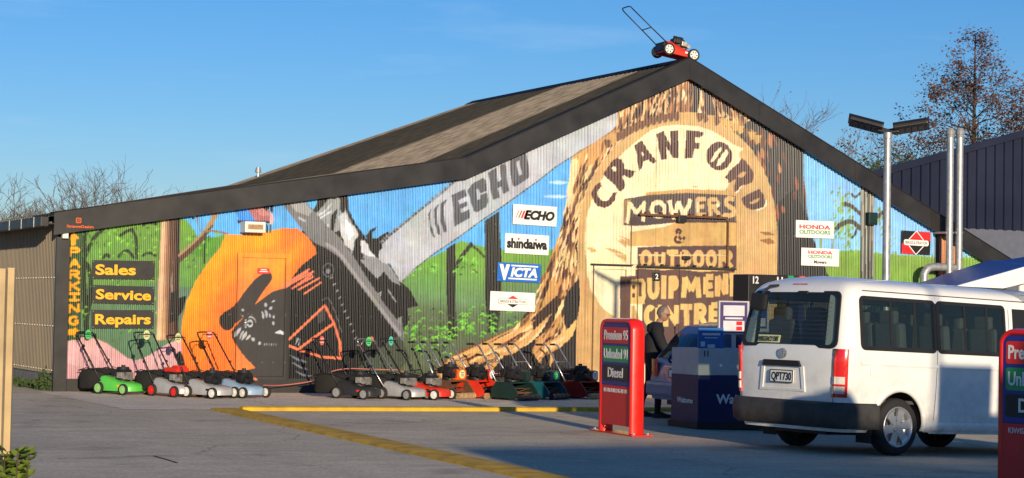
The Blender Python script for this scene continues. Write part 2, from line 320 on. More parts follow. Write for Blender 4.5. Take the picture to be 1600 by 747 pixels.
def glyph(ch, x0, y0, x1, y1, wpx, c):
    h = wpx/2
    for st in GLY[ch]:
        pts = [(x0+h+p[0]*(x1-x0-wpx), y0+h+p[1]*(y1-y0-wpx)) for p in st]
        # mitred ends: lengthen straight ends half a stroke
        a, b_ = np.array(pts[0]), np.array(pts[1]); 
        if len(st) <= 5:
            pts[0] = tuple(a-(b_-a)/np.linalg.norm(b_-a)*h*.98); a, b_ = np.array(pts[-1]), np.array(pts[-2]); pts[-1] = tuple(a-(b_-a)/np.linalg.norm(b_-a)*h*.98)
        if len(st) <= 5:
            for i in range(len(pts)-1): stroke([pts[i], pts[i+1]], wpx, c, sm=False)
        else: stroke(pts, wpx, c, sm=False)
BLK = (27, 25, 24); DK = (52, 36, 30)
SKY1, SKY2 = (84, 168, 226), (140, 196, 232)
def paint():
    ART[:] = pc(BLK)
    poly([(90, 250), (1000, 60), (1000, 420), (90, 420)], SKY1, c2=(96, 176, 228))
    # --- left leaves
    poly([(95, 380), (100, 340), (260, 320), (283, 341), (292, 345), (305, 362), (312, 377), (330, 372), (350, 366), (354, 378), (330, 405), (310, 435), (290, 485), (282, 570), (95, 570)], (112, 158, 48), c2=(92, 126, 78))
    poly([(95, 455), (140, 445), (190, 452), (250, 440), (290, 448), (284, 560), (95, 560)], (100, 132, 84), c2=(92, 122, 86))
    ell(318, 388, 20, 14, (86, 140, 44)); ell(330, 378, 16, 8, (92, 146, 44))
    poly([(276, 450), (300, 448), (288, 500), (284, 540), (274, 540)], (98, 122, 92)); poly([(278, 466), (291, 462), (287, 482), (276, 500)], BLK)
    for st, wd in (([(131, 358), (130, 420), (133, 470), (136, 540)], 9), ([(150, 368), (140, 385), (133, 402)], 6), ([(162, 358), (150, 368), (143, 378)], 6), ([(122, 408), (135, 412), (141, 430), (140, 470), (136, 500)], 7),
                   ([(186, 370), (197, 362), (208, 358)], 5), ([(206, 358), (213, 375), (214, 406)], 5), ([(184, 402), (192, 395), (200, 392), (210, 404)], 5), ([(160, 404), (166, 398), (172, 402)], 5), ([(222, 352), (232, 348), (246, 350)], 5), ([(222, 400), (232, 395), (244, 400)], 4)):
        stroke(st, wd, (40, 52, 26), taper=False)
    for _ in range(150):
        x = random.uniform(112, 250); y = random.uniform(356, 404) if random.random() < .6 else random.uniform(410, 535)
        a = random.uniform(-2.6, -.4); l = random.uniform(4, 9); cc = random.choice([(150, 205, 66), (62, 110, 34), (70, 120, 36), (132, 190, 54)])
        stroke([(x, y), (x+l*.5*math.cos(a), y+l*.5*math.sin(a)), (x+l*math.cos(a+.7), y+l*math.sin(a+.7))], 2.0, cc, taper=True)
    for _ in range(60):
        x = random.uniform(288, 348); y = random.uniform(352, 420)
        if x-288 > (430-y)*.75+10 or y < 366-(x-300)*.1: continue
        a = random.uniform(-2.6, -.4); l = random.uniform(4, 8)
        stroke([(x, y), (x+l*.5*math.cos(a), y+l*.5*math.sin(a)), (x+l*math.cos(a+.7), y+l*math.sin(a+.7))], 2.0, random.choice([(140, 196, 64), (58, 96, 34), (126, 180, 54)]), taper=True)
    # pink bank
    poly([(95, 514), (112, 522), (130, 527), (150, 529), (168, 537), (185, 549), (200, 560), (214, 563), (232, 556), (248, 546), (262, 537), (282, 530), (305, 540), (310, 604), (95, 604)], (222, 168, 156))
    poly([(98, 566), (150, 580), (220, 590), (290, 582), (290, 604), (98, 604)], (208, 152, 142))
    poly([(272, 556), (281, 548), (300, 575), (312, 590), (284, 578)], BLK)
    # left trunk
    poly([(253, 330), (281, 330), (279, 420), (278, 530), (244, 532), (247, 440)], (196, 150, 104))
    poly([(253, 330), (259, 330), (255, 440), (251, 530), (244, 532), (247, 440)], (222, 180, 130)); poly([(266, 330), (281, 330), (279, 420), (278, 530), (262, 530), (263, 440)], (98, 66, 48))
    poly([(262, 330), (266, 330), (264, 440), (262, 530), (258, 530), (259, 440)], (150, 108, 74)); poly([(274, 330), (281, 330), (279, 530), (273, 530)], (58, 40, 32))
    stroke([(269, 425), (268, 445), (271, 470)], 3, (170, 150, 130), taper=True); poly([(266, 458), (278, 452), (278, 500), (264, 505)], (40, 34, 30))
    # branch
    poly([(278, 398), (302, 378), (318, 360), (330, 340), (336, 326), (346, 324), (334, 350), (320, 370), (302, 388), (281, 408)], (178, 136, 92)); poly([(281, 411), (302, 392), (320, 374), (334, 352), (330, 352), (317, 367), (300, 384), (279, 402)], (96, 66, 46))
    stroke([(318, 362), (330, 361), (346, 363), (356, 366)], 3, (150, 108, 70)); stroke([(309, 330), (309, 350), (314, 362)], 1.6, (150, 130, 110)); stroke([(321, 365), (320, 385), (319, 412)], 2.2, (52, 60, 30))
    # --- middle ground right of the saw
    poly([(600, 470), (640, 425), (652, 412), (700, 390), (720, 376), (735, 381), (757, 386), (780, 389), (812, 396), (890, 386), (890, 490), (560, 490)], (118, 164, 44), c2=(98, 124, 78))
    poly([(625, 470), (660, 480), (712, 476), (760, 486), (890, 480), (890, 610), (540, 610), (600, 540)], (98, 112, 74), c2=(84, 88, 60))
    ell(667, 445, 32, 31, (108, 142, 92)); ell(733, 448, 25, 33, (112, 148, 92)); poly([(634, 450), (640, 425), (660, 408), (698, 398), (698, 476), (650, 474)], (116, 168, 44), c2=(106, 140, 92)); poly([(712, 478), (712, 408), (735, 390), (757, 402), (757, 480)], (122, 172, 46), c2=(108, 144, 92))
    poly([(784, 445), (850, 445), (845, 490), (784, 500)], (104, 132, 84)); 
    blend([(600, 470), (640, 425), (652, 412), (700, 390), (720, 376), (735, 381), (757, 386), (780, 389), (812, 396), (890, 386), (890, 610), (540, 610)], 9)
    poly([(698, 388), (711, 380), (712, 470), (714, 530), (700, 530), (698, 460)], (38, 38, 30)); poly([(757, 345), (780, 330), (783, 400), (784, 455), (778, 520), (762, 520), (758, 455)], (40, 38, 32)); stroke([(712, 418), (722, 400), (738, 380)], 6, (46, 44, 32)); stroke([(738, 384), (748, 392), (757, 402)], 4, (58, 78, 30))
    for cx, cy, n, sp, cc in ((668, 520, 120, 42, None), (745, 505, 80, 30, None), (660, 415, 26, 22, None), (733, 418, 26, 20, None), (812, 500, 20, 26, None)):
        for _ in range(n):
            a = random.uniform(-PI, 0.); rr = sp*math.sqrt(random.random()); x = cx+rr*math.cos(a); y = cy+rr*.9*math.sin(a)+random.uniform(0, sp*.9); l = random.uniform(5, 10); d = 1 if x > cx else -1
            stroke([(x, y), (x+d*l*.5, y-l*.35), (x+d*l, y+l*.15)], 2.0, random.choice([(124, 200, 58), (112, 186, 52), (88, 150, 46), (60, 80, 34), (140, 208, 70)]), taper=True)
    # --- saw body (black)
    poly([(480, 352), (500, 305), (542, 300), (546, 330), (556, 350), (572, 372), (600, 398), (626, 440), (640, 452), (654, 478), (636, 482), (640, 500), (628, 520), (600, 540), (566, 566), (540, 606), (442, 606), (442, 592), (384, 590), (362, 560), (350, 525), (372, 470)], BLK)
    poly([(560, 575), (590, 548), (625, 522), (640, 560), (600, 606), (542, 606)], (70, 76, 56))
    # motor unit greys
    poly([(492, 336), (508, 318), (520, 300), (540, 300), (541, 330), (548, 345), (556, 360), (566, 375), (580, 388), (598, 402), (604, 410), (588, 416), (570, 404), (553, 402), (540, 378), (530, 360), (515, 366), (503, 350)], (150, 148, 140))
    poly([(497, 302), (510, 304), (507, 320), (499, 328)], BLK); poly([(531, 300), (541, 300), (542, 322), (536, 334), (531, 328)], BLK); poly([(518, 336), (527, 326), (522, 362), (516, 368)], BLK); poly([(553, 372), (563, 366), (568, 400), (556, 432), (549, 420)], BLK)
    poly([(529, 338), (540, 330), (545, 346), (556, 356), (560, 368), (553, 378), (552, 392), (540, 384), (533, 366)], (196, 192, 182)); poly([(540, 342), (550, 354), (553, 366), (546, 376), (540, 362)], (232, 230, 222)); poly([(563, 376), (570, 376), (582, 392), (590, 402), (574, 400), (564, 394)], (214, 210, 202))
    stroke([(494, 338), (508, 330), (518, 318)], 3, (196, 192, 184)); stroke([(496, 344), (508, 336), (518, 330)], 2.4, (206, 204, 196)); poly([(506, 353), (514, 350), (514, 362)], (196, 192, 186))
    poly([(562, 406), (598, 402), (612, 420), (622, 436), (626, 446), (612, 440), (600, 424), (590, 436), (578, 424)], (142, 140, 134)); stroke([(606, 452), (612, 462), (619, 472)], 2, (150, 148, 142)); stroke([(590, 462), (596, 456), (592, 466)], 1.6, (150, 148, 142)); poly([(622, 497), (628, 494), (630, 520), (626, 532)], (140, 138, 128))
    # diagonal guide bar
    poly([(436, 312), (470, 306), (480, 318), (492, 331), (508, 350), (532, 372), (552, 400), (572, 432), (600, 474), (630, 512), (630, 534), (620, 522), (590, 482), (560, 442), (530, 402), (510, 388), (492, 380), (483, 372), (467, 352)], (122, 118, 112)); poly([(448, 312), (470, 308), (488, 330), (482, 338), (462, 330)], (164, 158, 148))
    stroke([(508, 380), (530, 396), (560, 436), (590, 476), (626, 524)], 5, (154, 150, 140)); stroke([(466, 340), (478, 346)], 3, (186, 178, 166))
    for i in range(12):
        t = i/11; x = 512+46*t; y = 425+100*t*1.15; stroke([(x, y), (x+4, y-3)], 1.6, (150, 148, 142))
    ell(513, 422, 9, 11, (110, 108, 104)); ell(513, 422, 7.6, 9.6, BLK); ell(513, 424, 3, 4, (140, 138, 132)); stroke([(503, 470), (510, 466), (516, 470), (526, 495), (534, 520)], 1.2, (110, 108, 104)); poly([(496, 490), (506, 482), (508, 500), (498, 506)], (70, 68, 62)); 
    for a in ([(453, 555), (466, 562), (480, 566)], [(456, 566), (470, 574), (482, 578)], [(462, 580), (474, 586), (488, 588)]): stroke(a, 3, (120, 122, 122), taper=True)
    stroke([(462, 538), (466, 528)], 2.4, (160, 160, 156)); stroke([(466, 540), (469, 530)], 1.6, (160, 160, 156))
    # claws
    poly([(572, 368), (580, 358), (590, 354), (582, 364), (582, 372), (590, 372), (598, 366), (606, 362), (614, 372), (606, 385), (602, 402), (590, 404), (578, 392)], BLK)
    # --- orange arc
    ORG = (250, 122, 40); YEL = (252, 160, 18)
    poly([(352, 366), (376, 367), (410, 363), (440, 357), (465, 357), (481, 370), (492, 386), (495, 396), (470, 416), (444, 450), (425, 456), (410, 467), (398, 476), (388, 489), (372, 503), (362, 518), (363, 530), (372, 545), (384, 560), (399, 575), (386, 578), (380, 586), (392, 587), (402, 596), (300, 596), (290, 575), (285, 552), (283, 512), (290, 475), (305, 440), (325, 410), (345, 386)], ORG)
    poly([(352, 367), (376, 368), (410, 364), (436, 360), (446, 372), (430, 384), (400, 396), (372, 402), (352, 420), (330, 440), (300, 480), (288, 500), (290, 475), (305, 440), (325, 410), (345, 386)], YEL)
    poly([(300, 470), (340, 440), (372, 418), (372, 430), (340, 456), (306, 490), (292, 540), (287, 530), (290, 490)], YEL); poly([(306, 500), (318, 488), (330, 470), (332, 500), (322, 530), (318, 560), (306, 570), (300, 540)], (252, 146, 26)); poly([(420, 398), (446, 398), (470, 376), (478, 380), (446, 420), (440, 440), (424, 445), (428, 420)], YEL, k=.97); poly([(404, 398), (430, 398), (426, 416), (400, 424), (378, 440), (378, 415)], (252, 150, 30))
    blend([(352, 366), (376, 367), (410, 363), (440, 357), (465, 357), (481, 370), (492, 386), (495, 396), (470, 416), (444, 450), (425, 456), (410, 467), (398, 476), (388, 489), (372, 503), (362, 518), (363, 530), (372, 545), (384, 560), (399, 575), (386, 578), (380, 586), (402, 596), (300, 596), (290, 575), (285, 552), (283, 512), (290, 475), (305, 440), (325, 410), (345, 386)], 9)
    # black handle on the arc
    poly([(422, 426), (425, 434), (421, 442), (412, 454), (398, 476), (393, 490), (382, 500), (372, 506), (360, 515), (352, 516), (345, 510), (342, 499), (349, 489), (364, 479), (375, 465), (388, 448), (400, 435), (412, 427)], (44, 38, 33), sm=True)
    poly([(388, 489), (366, 507), (361, 518), (364, 513), (376, 502), (387, 492)], ORG)
    poly([(398, 476), (410, 467), (425, 457), (446, 450), (446, 597), (384, 590), (380, 585), (386, 578), (399, 575), (384, 560), (372, 545), (363, 530), (362, 518), (372, 504), (388, 489)], (46, 42, 38))
    poly([(383, 586), (392, 586), (400, 592), (403, 598), (385, 599)], (250, 128, 70))
    ell(390.5, 505, 9.5, 11, (170, 168, 160)); ell(391, 506.5, 8.6, 10, (46, 42, 38)); ell(390.2, 505.5, 5, 5.8, (190, 186, 178)); ell(390.2, 505.5, 2.8, 3.4, (46, 42, 38)); poly([(380, 492), (392, 490), (384, 503), (378, 510)], (46, 42, 38))
    for a, wd in (([(366, 527), (371, 518), (376, 512)], 5), ([(374, 530), (377, 522), (381, 517)], 4), ([(377, 532), (382, 524), (385, 518)], 5), ([(384, 531), (388, 527), (391, 523)], 4), ([(393, 528), (397, 533)], 5), ([(403, 535), (407, 538)], 5), ([(409, 486), (411, 494), (411, 498)], 3.4), ([(414, 484), (416, 490), (416, 497)], 4), ([(420, 490), (422, 497)], 3), ([(426, 493), (428, 498)], 3), ([(426, 502), (427, 508)], 4), ([(414, 473), (415, 480)], 4.6), ([(420, 483), (425, 480)], 4), ([(376, 484), (381, 485)], 4), ([(378, 494), (379, 493)], 3.4), ([(424, 472), (430, 469)], 2)): stroke(a if len(a) > 2 else [a[0], ((a[0][0]+a[1][0])/2+.3, (a[0][1]+a[1][1])/2), a[1]], wd, (178, 174, 165), taper=True)
    poly([(429, 520), (437, 516), (443, 519), (443, 523), (436, 522)], (214, 210, 200))
    for i in range(6): stroke([(413+i*3.6, 537), (413+i*3.6, 540)], 1.2, (150, 148, 140))
    # scratches and triangle
    for a, b_ in (((440, 447), (484, 420)), ((443, 450), (490, 424)), ((446, 447), (482, 424)), ((456, 451), (490, 432)), ((466, 453), (500, 434)), ((474, 460), (502, 441)), ((462, 447), (488, 428))): stroke([a, b_], 2.6, (246, 130, 86), sm=False)
    for a, b_ in (((451, 531), (508, 477)), ((507, 476), (522, 506)), ((522, 505), (531, 535)), ((531, 534), (533, 562)), ((534, 560), (506, 558)), ((507, 559), (472, 548)), ((473, 549), (451, 540)), ((467, 545), (523, 504))): stroke([a, b_], 3.6, (247, 128, 80), sm=False)
    poly([(580, 526), (584, 528), (583, 534), (579, 532)], (246, 130, 70))
    # --- painted roof over the air conditioner
    poly([(366, 322), (372, 345), (372, 349), (426, 349), (428, 344), (371, 344), (370, 322)], BLK); poly([(369, 320), (384, 318), (399, 345), (373, 345)], (58, 140, 204)); poly([(381, 318), (413, 316), (424, 335), (423, 346), (399, 345)], (170, 104, 98)); poly([(400, 330), (412, 324), (424, 336), (410, 338)], (196, 130, 122)); poly([(411, 312), (421, 310), (420, 326), (416, 331), (411, 324)], (30, 30, 32)); poly([(424, 332), (429, 342), (424, 352), (421, 346)], (226, 170, 160)); poly([(421, 318), (427, 316), (426, 333), (423, 330)], BLK)
    for i in range(3): poly([(411+i*5, 350), (413.5+i*5, 350), (413.5+i*5, 364), (411+i*5, 364)], (30, 30, 30))
    # --- chainsaw bar
    BAR = (186, 184, 178)
    e1 = [(597, 383), (608, 371), (625, 357), (645, 340), (666, 323), (690, 304), (722, 276), (760, 255), (806, 232), (880, 196), (965, 160)]
    e2 = [(966, 190), (955, 208), (925, 228), (900, 240), (868, 260), (840, 282), (808, 305), (780, 325), (750, 345), (716, 370), (680, 394), (650, 417), (626, 440)]
    def chain(e, off):
        P = catmull(e, 8, False); k = 0
        for i in range(0, len(P)-1):
            a, b_ = P[i], P[i+1]; t = (b_-a)/np.linalg.norm(b_-a); n_ = np.array([t[1], -t[0]])*off; L = np.linalg.norm(b_-a); q = 0
            while q < L:
                p = a+t*q; hgt = 1.0 if (k % 2) else .62; cc = [(70, 68, 66), (120, 118, 114), (54, 52, 50), (150, 147, 140)][k % 4]
                poly([p-n_*.3, p+t*3.4-n_*.3, p+t*3.0+n_*hgt, p+t*.4+n_*hgt], cc); q += 3.6; k += 1
    chain(e1, 6.0); chain([(972, 166), (973, 180)]+e2, -6.5)
    poly(e1+[(971, 164), (972, 176)]+e2+[(616, 424), (610, 412), (603, 412), (597, 405), (596, 398), (602, 392), (598, 388)], BAR); stroke([(626, 440), (650, 420)], 1, BAR)
    ell(600, 399, 8, 12, BAR)
    T6 = lambda p: crop(p, 580, 220, 3.831); INK = (86, 86, 88)
    poly(T6([(482, 325), (562, 288), (572, 332), (522, 356), (527, 382), (575, 360), (580, 388), (536, 408), (541, 432), (586, 410), (590, 462), (500, 513)]), INK)
    poly(T6([(578, 300), (590, 275), (612, 252), (670, 222), (684, 230), (692, 300), (648, 316), (643, 286), (626, 294), (637, 354), (656, 346), (652, 326), (696, 308), (702, 365), (690, 395), (632, 430), (612, 420)]), INK)
    poly(T6([(700, 190), (748, 160), (760, 246), (780, 234), (768, 150), (802, 132), (824, 300), (786, 322), (779, 272), (758, 284), (768, 340), (726, 356)]), INK)
    poly(T6([(826, 112), (845, 92), (908, 62), (930, 72), (950, 212), (930, 232), (862, 276), (842, 262)]), INK); poly(T6([(870, 128), (886, 116), (902, 200), (884, 212)]), BAR)
    for o in (0, 32, 66):
        poly(T6([(342+o*1.1, 440-o*.9), (352+o*1.1, 414-o*.7), (362+o*1.4, 408-o*.9), (352+o*1.25, 450-o*.8), (360+o*1.2, 510-o*.7), (384+o*1.05, 580-o*.5), (366+o, 572-o*.4), (350+o, 520-o*.6)]), INK)
    # clouds behind
    for cx, cy, rx in ((872, 285, 15), (868, 307, 18), (1285, 293, 16), (1272, 320, 10)): ell(cx, cy, rx, 2.6, (172, 212, 236)); ell(cx+4, cy+1, rx*.6, 2.0, (200, 224, 238))
    # --- the big tree: right side scenery first
    poly([(1180, 150), (1600, 380), (1600, 470), (1180, 470)], (104, 178, 230), c2=(150, 200, 234))
    poly([(1270, 396), (1290, 398), (1315, 392), (1341, 391), (1370, 396), (1400, 398), (1457, 402), (1480, 404), (1502, 402), (1540, 406), (1600, 410), (1600, 620), (1270, 620)], (122, 158, 44), c2=(100, 140, 40))
    for x in range(1275, 1545, 4):
        y = 398 + (4 if x > 1400 else 0); stroke([(x, y+3), (x+random.uniform(-2, 2), y-random.uniform(2, 7))], 2.0, (128, 166, 46), sm=False)
    for cx, cy, sp, n in ((1322, 318, 22, 55), (1322, 352, 24, 60), (1330, 375, 14, 25), (1378, 335, 12, 24), (1390, 360, 12, 28)):
        for _ in range(n):
            x = random.gauss(cx, sp*.5); y = random.gauss(cy, 11); 
            if y > 392: continue
            l = random.uniform(4, 8); stroke([(x, y), (x-l*.4, y+l*.3), (x-l*.5, y+l)], 2.4, random.choice([(128, 160, 66), (108, 140, 50), (146, 176, 84)]), taper=True)
    for st, wd in (([(1345, 335), (1330, 322), (1318, 318)], 5), ([(1345, 358), (1330, 346), (1312, 352), (1306, 360)], 6), ([(1366, 345), (1374, 336), (1384, 330)], 5), ([(1346, 300), (1336, 308), (1330, 302)], 3), ([(1340, 352), (1336, 366), (1330, 372)], 3)): stroke(st, wd, (66, 62, 46))
    stroke([(1282, 372), (1282, 398)], 3, (140, 150, 60)); stroke([(1302, 372), (1300, 396)], 3, (140, 150, 60))
    poly([(1344, 285), (1366, 296), (1367, 620), (1342, 620)], (58, 54, 44))
    for x in (1347, 1352.5, 1358.5, 1363): poly([(x, 288), (x+1.7, 288), (x+1.9, 620), (x-.1, 620)], (172, 164, 140))
    poly([(1462, 345), (1482, 352), (1482, 480), (1460, 480)], (206, 128, 78)); poly([(1461, 345), (1467, 345), (1466, 480), (1460, 480)], (24, 26, 34)); poly([(1490, 360), (1494, 362), (1493, 470), (1488, 470)], (190, 120, 80)); stroke([(1488, 395), (1490, 380)], 2, (150, 146, 130))
    # trunk silhouette
    TAN = (206, 152, 84); BRN = (122, 76, 46); DBR = (70, 38, 27); CRM = (244, 206, 142)
    trunk = [(893, 246), (905, 236), (930, 222), (955, 205), (970, 190), (973, 150), (1072, 105), (1180, 160), (1252, 225), (1254, 250), (1258, 295), (1263, 345), (1274, 382), (1290, 420), (1310, 470), (1320, 620), (686, 620), (660, 602), (690, 567), (718, 548), (760, 530), (800, 514), (830, 490), (838, 470), (846, 440), (860, 405), (874, 365), (884, 335), (890, 300)]
    poly(trunk, BRN)
    poly([(893, 246), (930, 222), (960, 204), (985, 200), (950, 235), (925, 275), (905, 330), (905, 400), (908, 450), (912, 500), (930, 560), (930, 610), (690, 610), (672, 600), (700, 562), (760, 533), (812, 508), (838, 474), (850, 430), (874, 365), (888, 310)], TAN)
    # bark on the left flank: flow lines
    def flow(t, s_):
        top = np.array([896+90*s_**1.0, 240-40*s_]); mid = np.array([880+34*s_, 345+10*s_]); low = np.array([846+64*s_, 440+15*s_]); bot = np.array([800+105*s_, 512+25*s_]); end = np.array([700+190*s_, 560+50*s_])
        P = [top, mid, low, bot, end]; q = t*4; i = min(3, int(q)); f_ = q-i
        p0, p1, p2, p3 = P[max(0, i-1)], P[i], P[i+1], P[min(4, i+2)]
        return .5*((2*p1)+(-p0+p2)*f_+(2*p0-5*p1+4*p2-p3)*f_*f_+(-p0+3*p1-3*p2+p3)*f_**3)
    for cc, n, w0, w1, lo, hi in (((150, 100, 54), 60, 3, 6, .05, .16), ((112, 70, 44), 60, 2.5, 5, .05, .14), (DBR, 52, 2.4, 5, .04, .12), ((96, 44, 34), 30, 2, 4.5, .05, .12), (CRM, 60, 2, 5, .03, .09), ((232, 190, 124), 50, 2, 4, .04, .12)):
        for _ in range(n):
            s_ = random.uniform(.02, .98); t0 = random.uniform(0, .93); dt = random.uniform(lo, hi); ds = random.uniform(-.06, .06)
            if cc == DBR and t0 < .3 and random.random() < .3: continue
            stroke([tuple(flow(t0, s_)), tuple(flow(t0+dt*.5, s_+ds*.5)), tuple(flow(min(1, t0+dt), s_+ds))], random.uniform(w0, w1), cc, taper=True)
    poly([(893, 250), (902, 246), (898, 285), (892, 310), (888, 330), (886, 300)], CRM)
    poly([(905, 432), (896, 446), (886, 458), (880, 472), (881, 500), (886, 520), (892, 560), (900, 600), (912, 600), (908, 540), (911, 505), (914, 480), (910, 452)], (36, 32, 32))
    poly([(690, 600), (720, 585), (745, 572), (760, 566), (752, 590), (745, 612), (690, 612)], (44, 34, 28)); poly([(772, 575), (790, 553), (822, 540), (838, 526), (832, 550), (845, 570), (838, 610), (765, 610)], (34, 28, 26)); poly([(846, 560), (880, 540), (905, 520), (920, 500), (940, 508), (960, 620), (846, 620)], (46, 40, 38))
    poly([(830, 500), (850, 480), (870, 462), (880, 470), (872, 492), (850, 520), (838, 530)], (64, 40, 30))
    for a, wd, cc in (([(700, 560), (750, 545), (800, 525), (836, 500)], 7, (222, 166, 96)), ([(720, 575), (770, 556), (806, 548), (830, 520)], 5, TAN), ([(845, 552), (870, 535), (890, 520), (900, 500)], 14, (228, 178, 104)), ([(850, 548), (868, 536), (884, 526)], 6, CRM), ([(800, 552), (820, 535), (840, 515), (862, 490)], 8, (220, 168, 98)), ([(822, 540), (840, 522), (856, 500)], 4, CRM), ([(690, 590), (730, 572), (770, 560)], 5, (196, 138, 78)), ([(866, 500), (876, 482), (880, 468)], 6, CRM), ([(858, 575), (862, 560), (860, 548)], 6, (210, 160, 92))): stroke(a, wd, cc, taper=True)
    # bark above the ring
    for cc, n, w0, w1, lo, hi in (((96, 54, 36), 110, 3.5, 6.5, 16, 44), ((172, 112, 62), 100, 3, 6, 16, 40), ((226, 178, 114), 110, 2.4, 5, 12, 36), ((250, 220, 160), 50, 2, 4.5, 10, 28), ((66, 34, 26), 70, 2, 4.5, 14, 34)):
        for _ in range(n):
            x = random.uniform(968, 1190); ytop = 112+abs(x-1072)*(.47 if x < 1072 else .62); yr = 190+((x-1072)/118)**2*34
            y = random.uniform(ytop-4, yr+6); l = random.uniform(lo, hi); lean = (x-1072)/118*.30+random.uniform(-.2, .2)
            if x > 1150 and cc[0] > 200 and random.random() < .45: continue
            stroke([(x, y), (x+lean*l*.5+random.uniform(-2, 2), y+l*.5), (x+lean*l, y+l)], random.uniform(w0, w1), cc, taper=True)
    # dark right flank
    poly([(1150, 205), (1168, 190), (1195, 175), (1256, 220), (1256, 300), (1263, 345), (1274, 382), (1290, 420), (1310, 470), (1320, 620), (1200, 620), (1200, 290)], (60, 54, 50))
    poly([(1212, 320), (1240, 296), (1262, 340), (1274, 382), (1290, 420), (1310, 470), (1318, 620), (1206, 620), (1212, 420)], (34, 31, 31)); poly([(1084, 126), (1096, 132), (1090, 178), (1082, 186)], (54, 42, 38)); poly([(1096, 134), (1112, 142), (1118, 190), (1104, 188)], (80, 58, 48))
    for _ in range(70):
        x = random.uniform(1130, 1248); y0 = 150+(x-1130)*.62; y = random.uniform(y0, y0+130); l = random.uniform(10, 30)
        cc = random.choice([(120, 62, 42), (150, 82, 50), (96, 48, 36), (190, 126, 76), (60, 40, 36)]); 
        if x > 1215 and random.random() < .5: continue
        stroke([(x, y), (x+1, y+l*.5), (x+3, y+l)], random.uniform(3, 6), cc, taper=True)
    # disc: tan rim, then cream wood
    rim = [(900, 520), (906, 470), (904, 420), (903, 372), (907, 330), (920, 288), (938, 256), (962, 228), (990, 205), (1020, 192), (1045, 184), (1072, 181), (1104, 186), (1130, 196), (1152, 210), (1174, 232), (1192, 262), (1204, 292), (1212, 330), (1215, 372), (1214, 420), (1214, 620), (900, 620)]
    RIM = (206, 162, 98); poly(rim, RIM)
    for x in range(950, 1196, 9):
        yt = 184+((x-1072)/118)**2*40; poly([(x-6, yt-9), (x+7, yt-8), (x+3, yt+3), (x-3, yt+6)], (206, 158, 86) if random.random() < .5 else (110, 68, 42))
    cream = [(918, 430), (914, 385), (916, 340), (930, 298), (948, 268), (972, 240), (998, 218), (1016, 204), (1035, 197), (1060, 195), (1090, 197), (1112, 204), (1132, 216), (1146, 226), (1162, 232), (1154, 240), (1158, 252), (1152, 262), (1145, 280), (1136, 292), (1130, 304), (1142, 312), (1148, 340), (1148, 420), (1140, 560), (1000, 600), (1004, 540), (960, 500), (938, 478), (924, 456)]
    CW = (250, 226, 170); poly(cream, CW); poly([(905, 470), (918, 460), (940, 482), (965, 498), (1000, 515), (1000, 620), (900, 620)], RIM)
    poly([(960, 255), (985, 232), (1005, 225), (985, 262), (958, 300), (940, 330), (938, 300)], (226, 190, 122)) if False else None
    # grain marks
    for a in ([(917, 387), (925, 386), (934, 393), (924, 395)], [(945, 388), (960, 389), (980, 399), (962, 396)], [(960, 397), (978, 399), (978, 408), (966, 402)], [(968, 372), (984, 378), (984, 385), (970, 378)], [(970, 405), (980, 410), (980, 414)], [(1080, 290), (1092, 291), (1086, 294)]): poly(a, RIM)
    for a in ([(1186, 362), (1200, 362), (1212, 367), (1196, 368)], [(1186, 375), (1204, 372), (1212, 380), (1200, 382)]): poly(a, (150, 92, 48))
    # CRANFORD
    LT = (88, 52, 44); T4 = lambda p: crop(p, 900, 180, 4.98); T5 = lambda p: crop(p, 1080, 190, 4.98)
    poly(T4([(196, 520), (165, 533), (138, 562), (120, 610), (133, 660), (162, 705), (220, 722), (266, 705), (302, 662), (320, 598), (285, 602), (270, 638), (240, 668), (205, 666), (176, 640), (168, 605), (178, 575), (200, 556)]), LT)
    poly(T4([(213, 455), (255, 395), (285, 350), (320, 333), (356, 345), (373, 380), (372, 414), (463, 436), (430, 490), (395, 482), (372, 464), (362, 482), (376, 522), (386, 540), (372, 575), (350, 594), (328, 586), (310, 552), (275, 520), (235, 488)]), LT); poly(T4([(275, 410), (298, 397), (316, 412), (312, 442), (290, 432)]), CW)
    poly(T4([(455, 235), (508, 196), (522, 206), (548, 258), (602, 326), (628, 358), (600, 379), (578, 362), (562, 347), (530, 358), (516, 386), (512, 414), (490, 432), (484, 392), (470, 300)]), LT); poly(T4([(510, 283), (532, 306), (514, 324)]), CW)
    poly(T4([(624, 147), (682, 121), (702, 172), (740, 238), (738, 180), (728, 124), (792, 117), (797, 332), (750, 333), (735, 296), (700, 252), (702, 300), (710, 343), (658, 349), (650, 290), (636, 210)]), LT)
    poly(T4([(860, 116), (992, 130), (990, 152), (962, 177), (925, 173), (922, 212), (963, 219), (955, 262), (920, 261), (910, 337), (846, 336), (855, 230)]), LT)
    ell(1080+218/4.98, 190+268/4.98, 100/4.98, 112/4.98, LT); poly(T5([(236, 194), (200, 224), (165, 275), (154, 316), (180, 306), (215, 252), (239, 214)]), CW); poly(T5([(276, 214), (245, 250), (205, 310), (194, 346), (226, 341), (266, 296), (286, 244)]), CW)
    poly(T5([(263, 435), (300, 380), (370, 320), (396, 283), (426, 310), (472, 370), (487, 420), (472, 476), (420, 494), (392, 495), (350, 553), (334, 546), (334, 500), (346, 445), (292, 482), (284, 455)]), (92, 58, 48)); poly(T5([(358, 425), (400, 388), (426, 395), (410, 432), (380, 436)]), RIM); stroke(T5([(350, 556), (392, 505)]), 1.6, (252, 236, 190), sm=False)
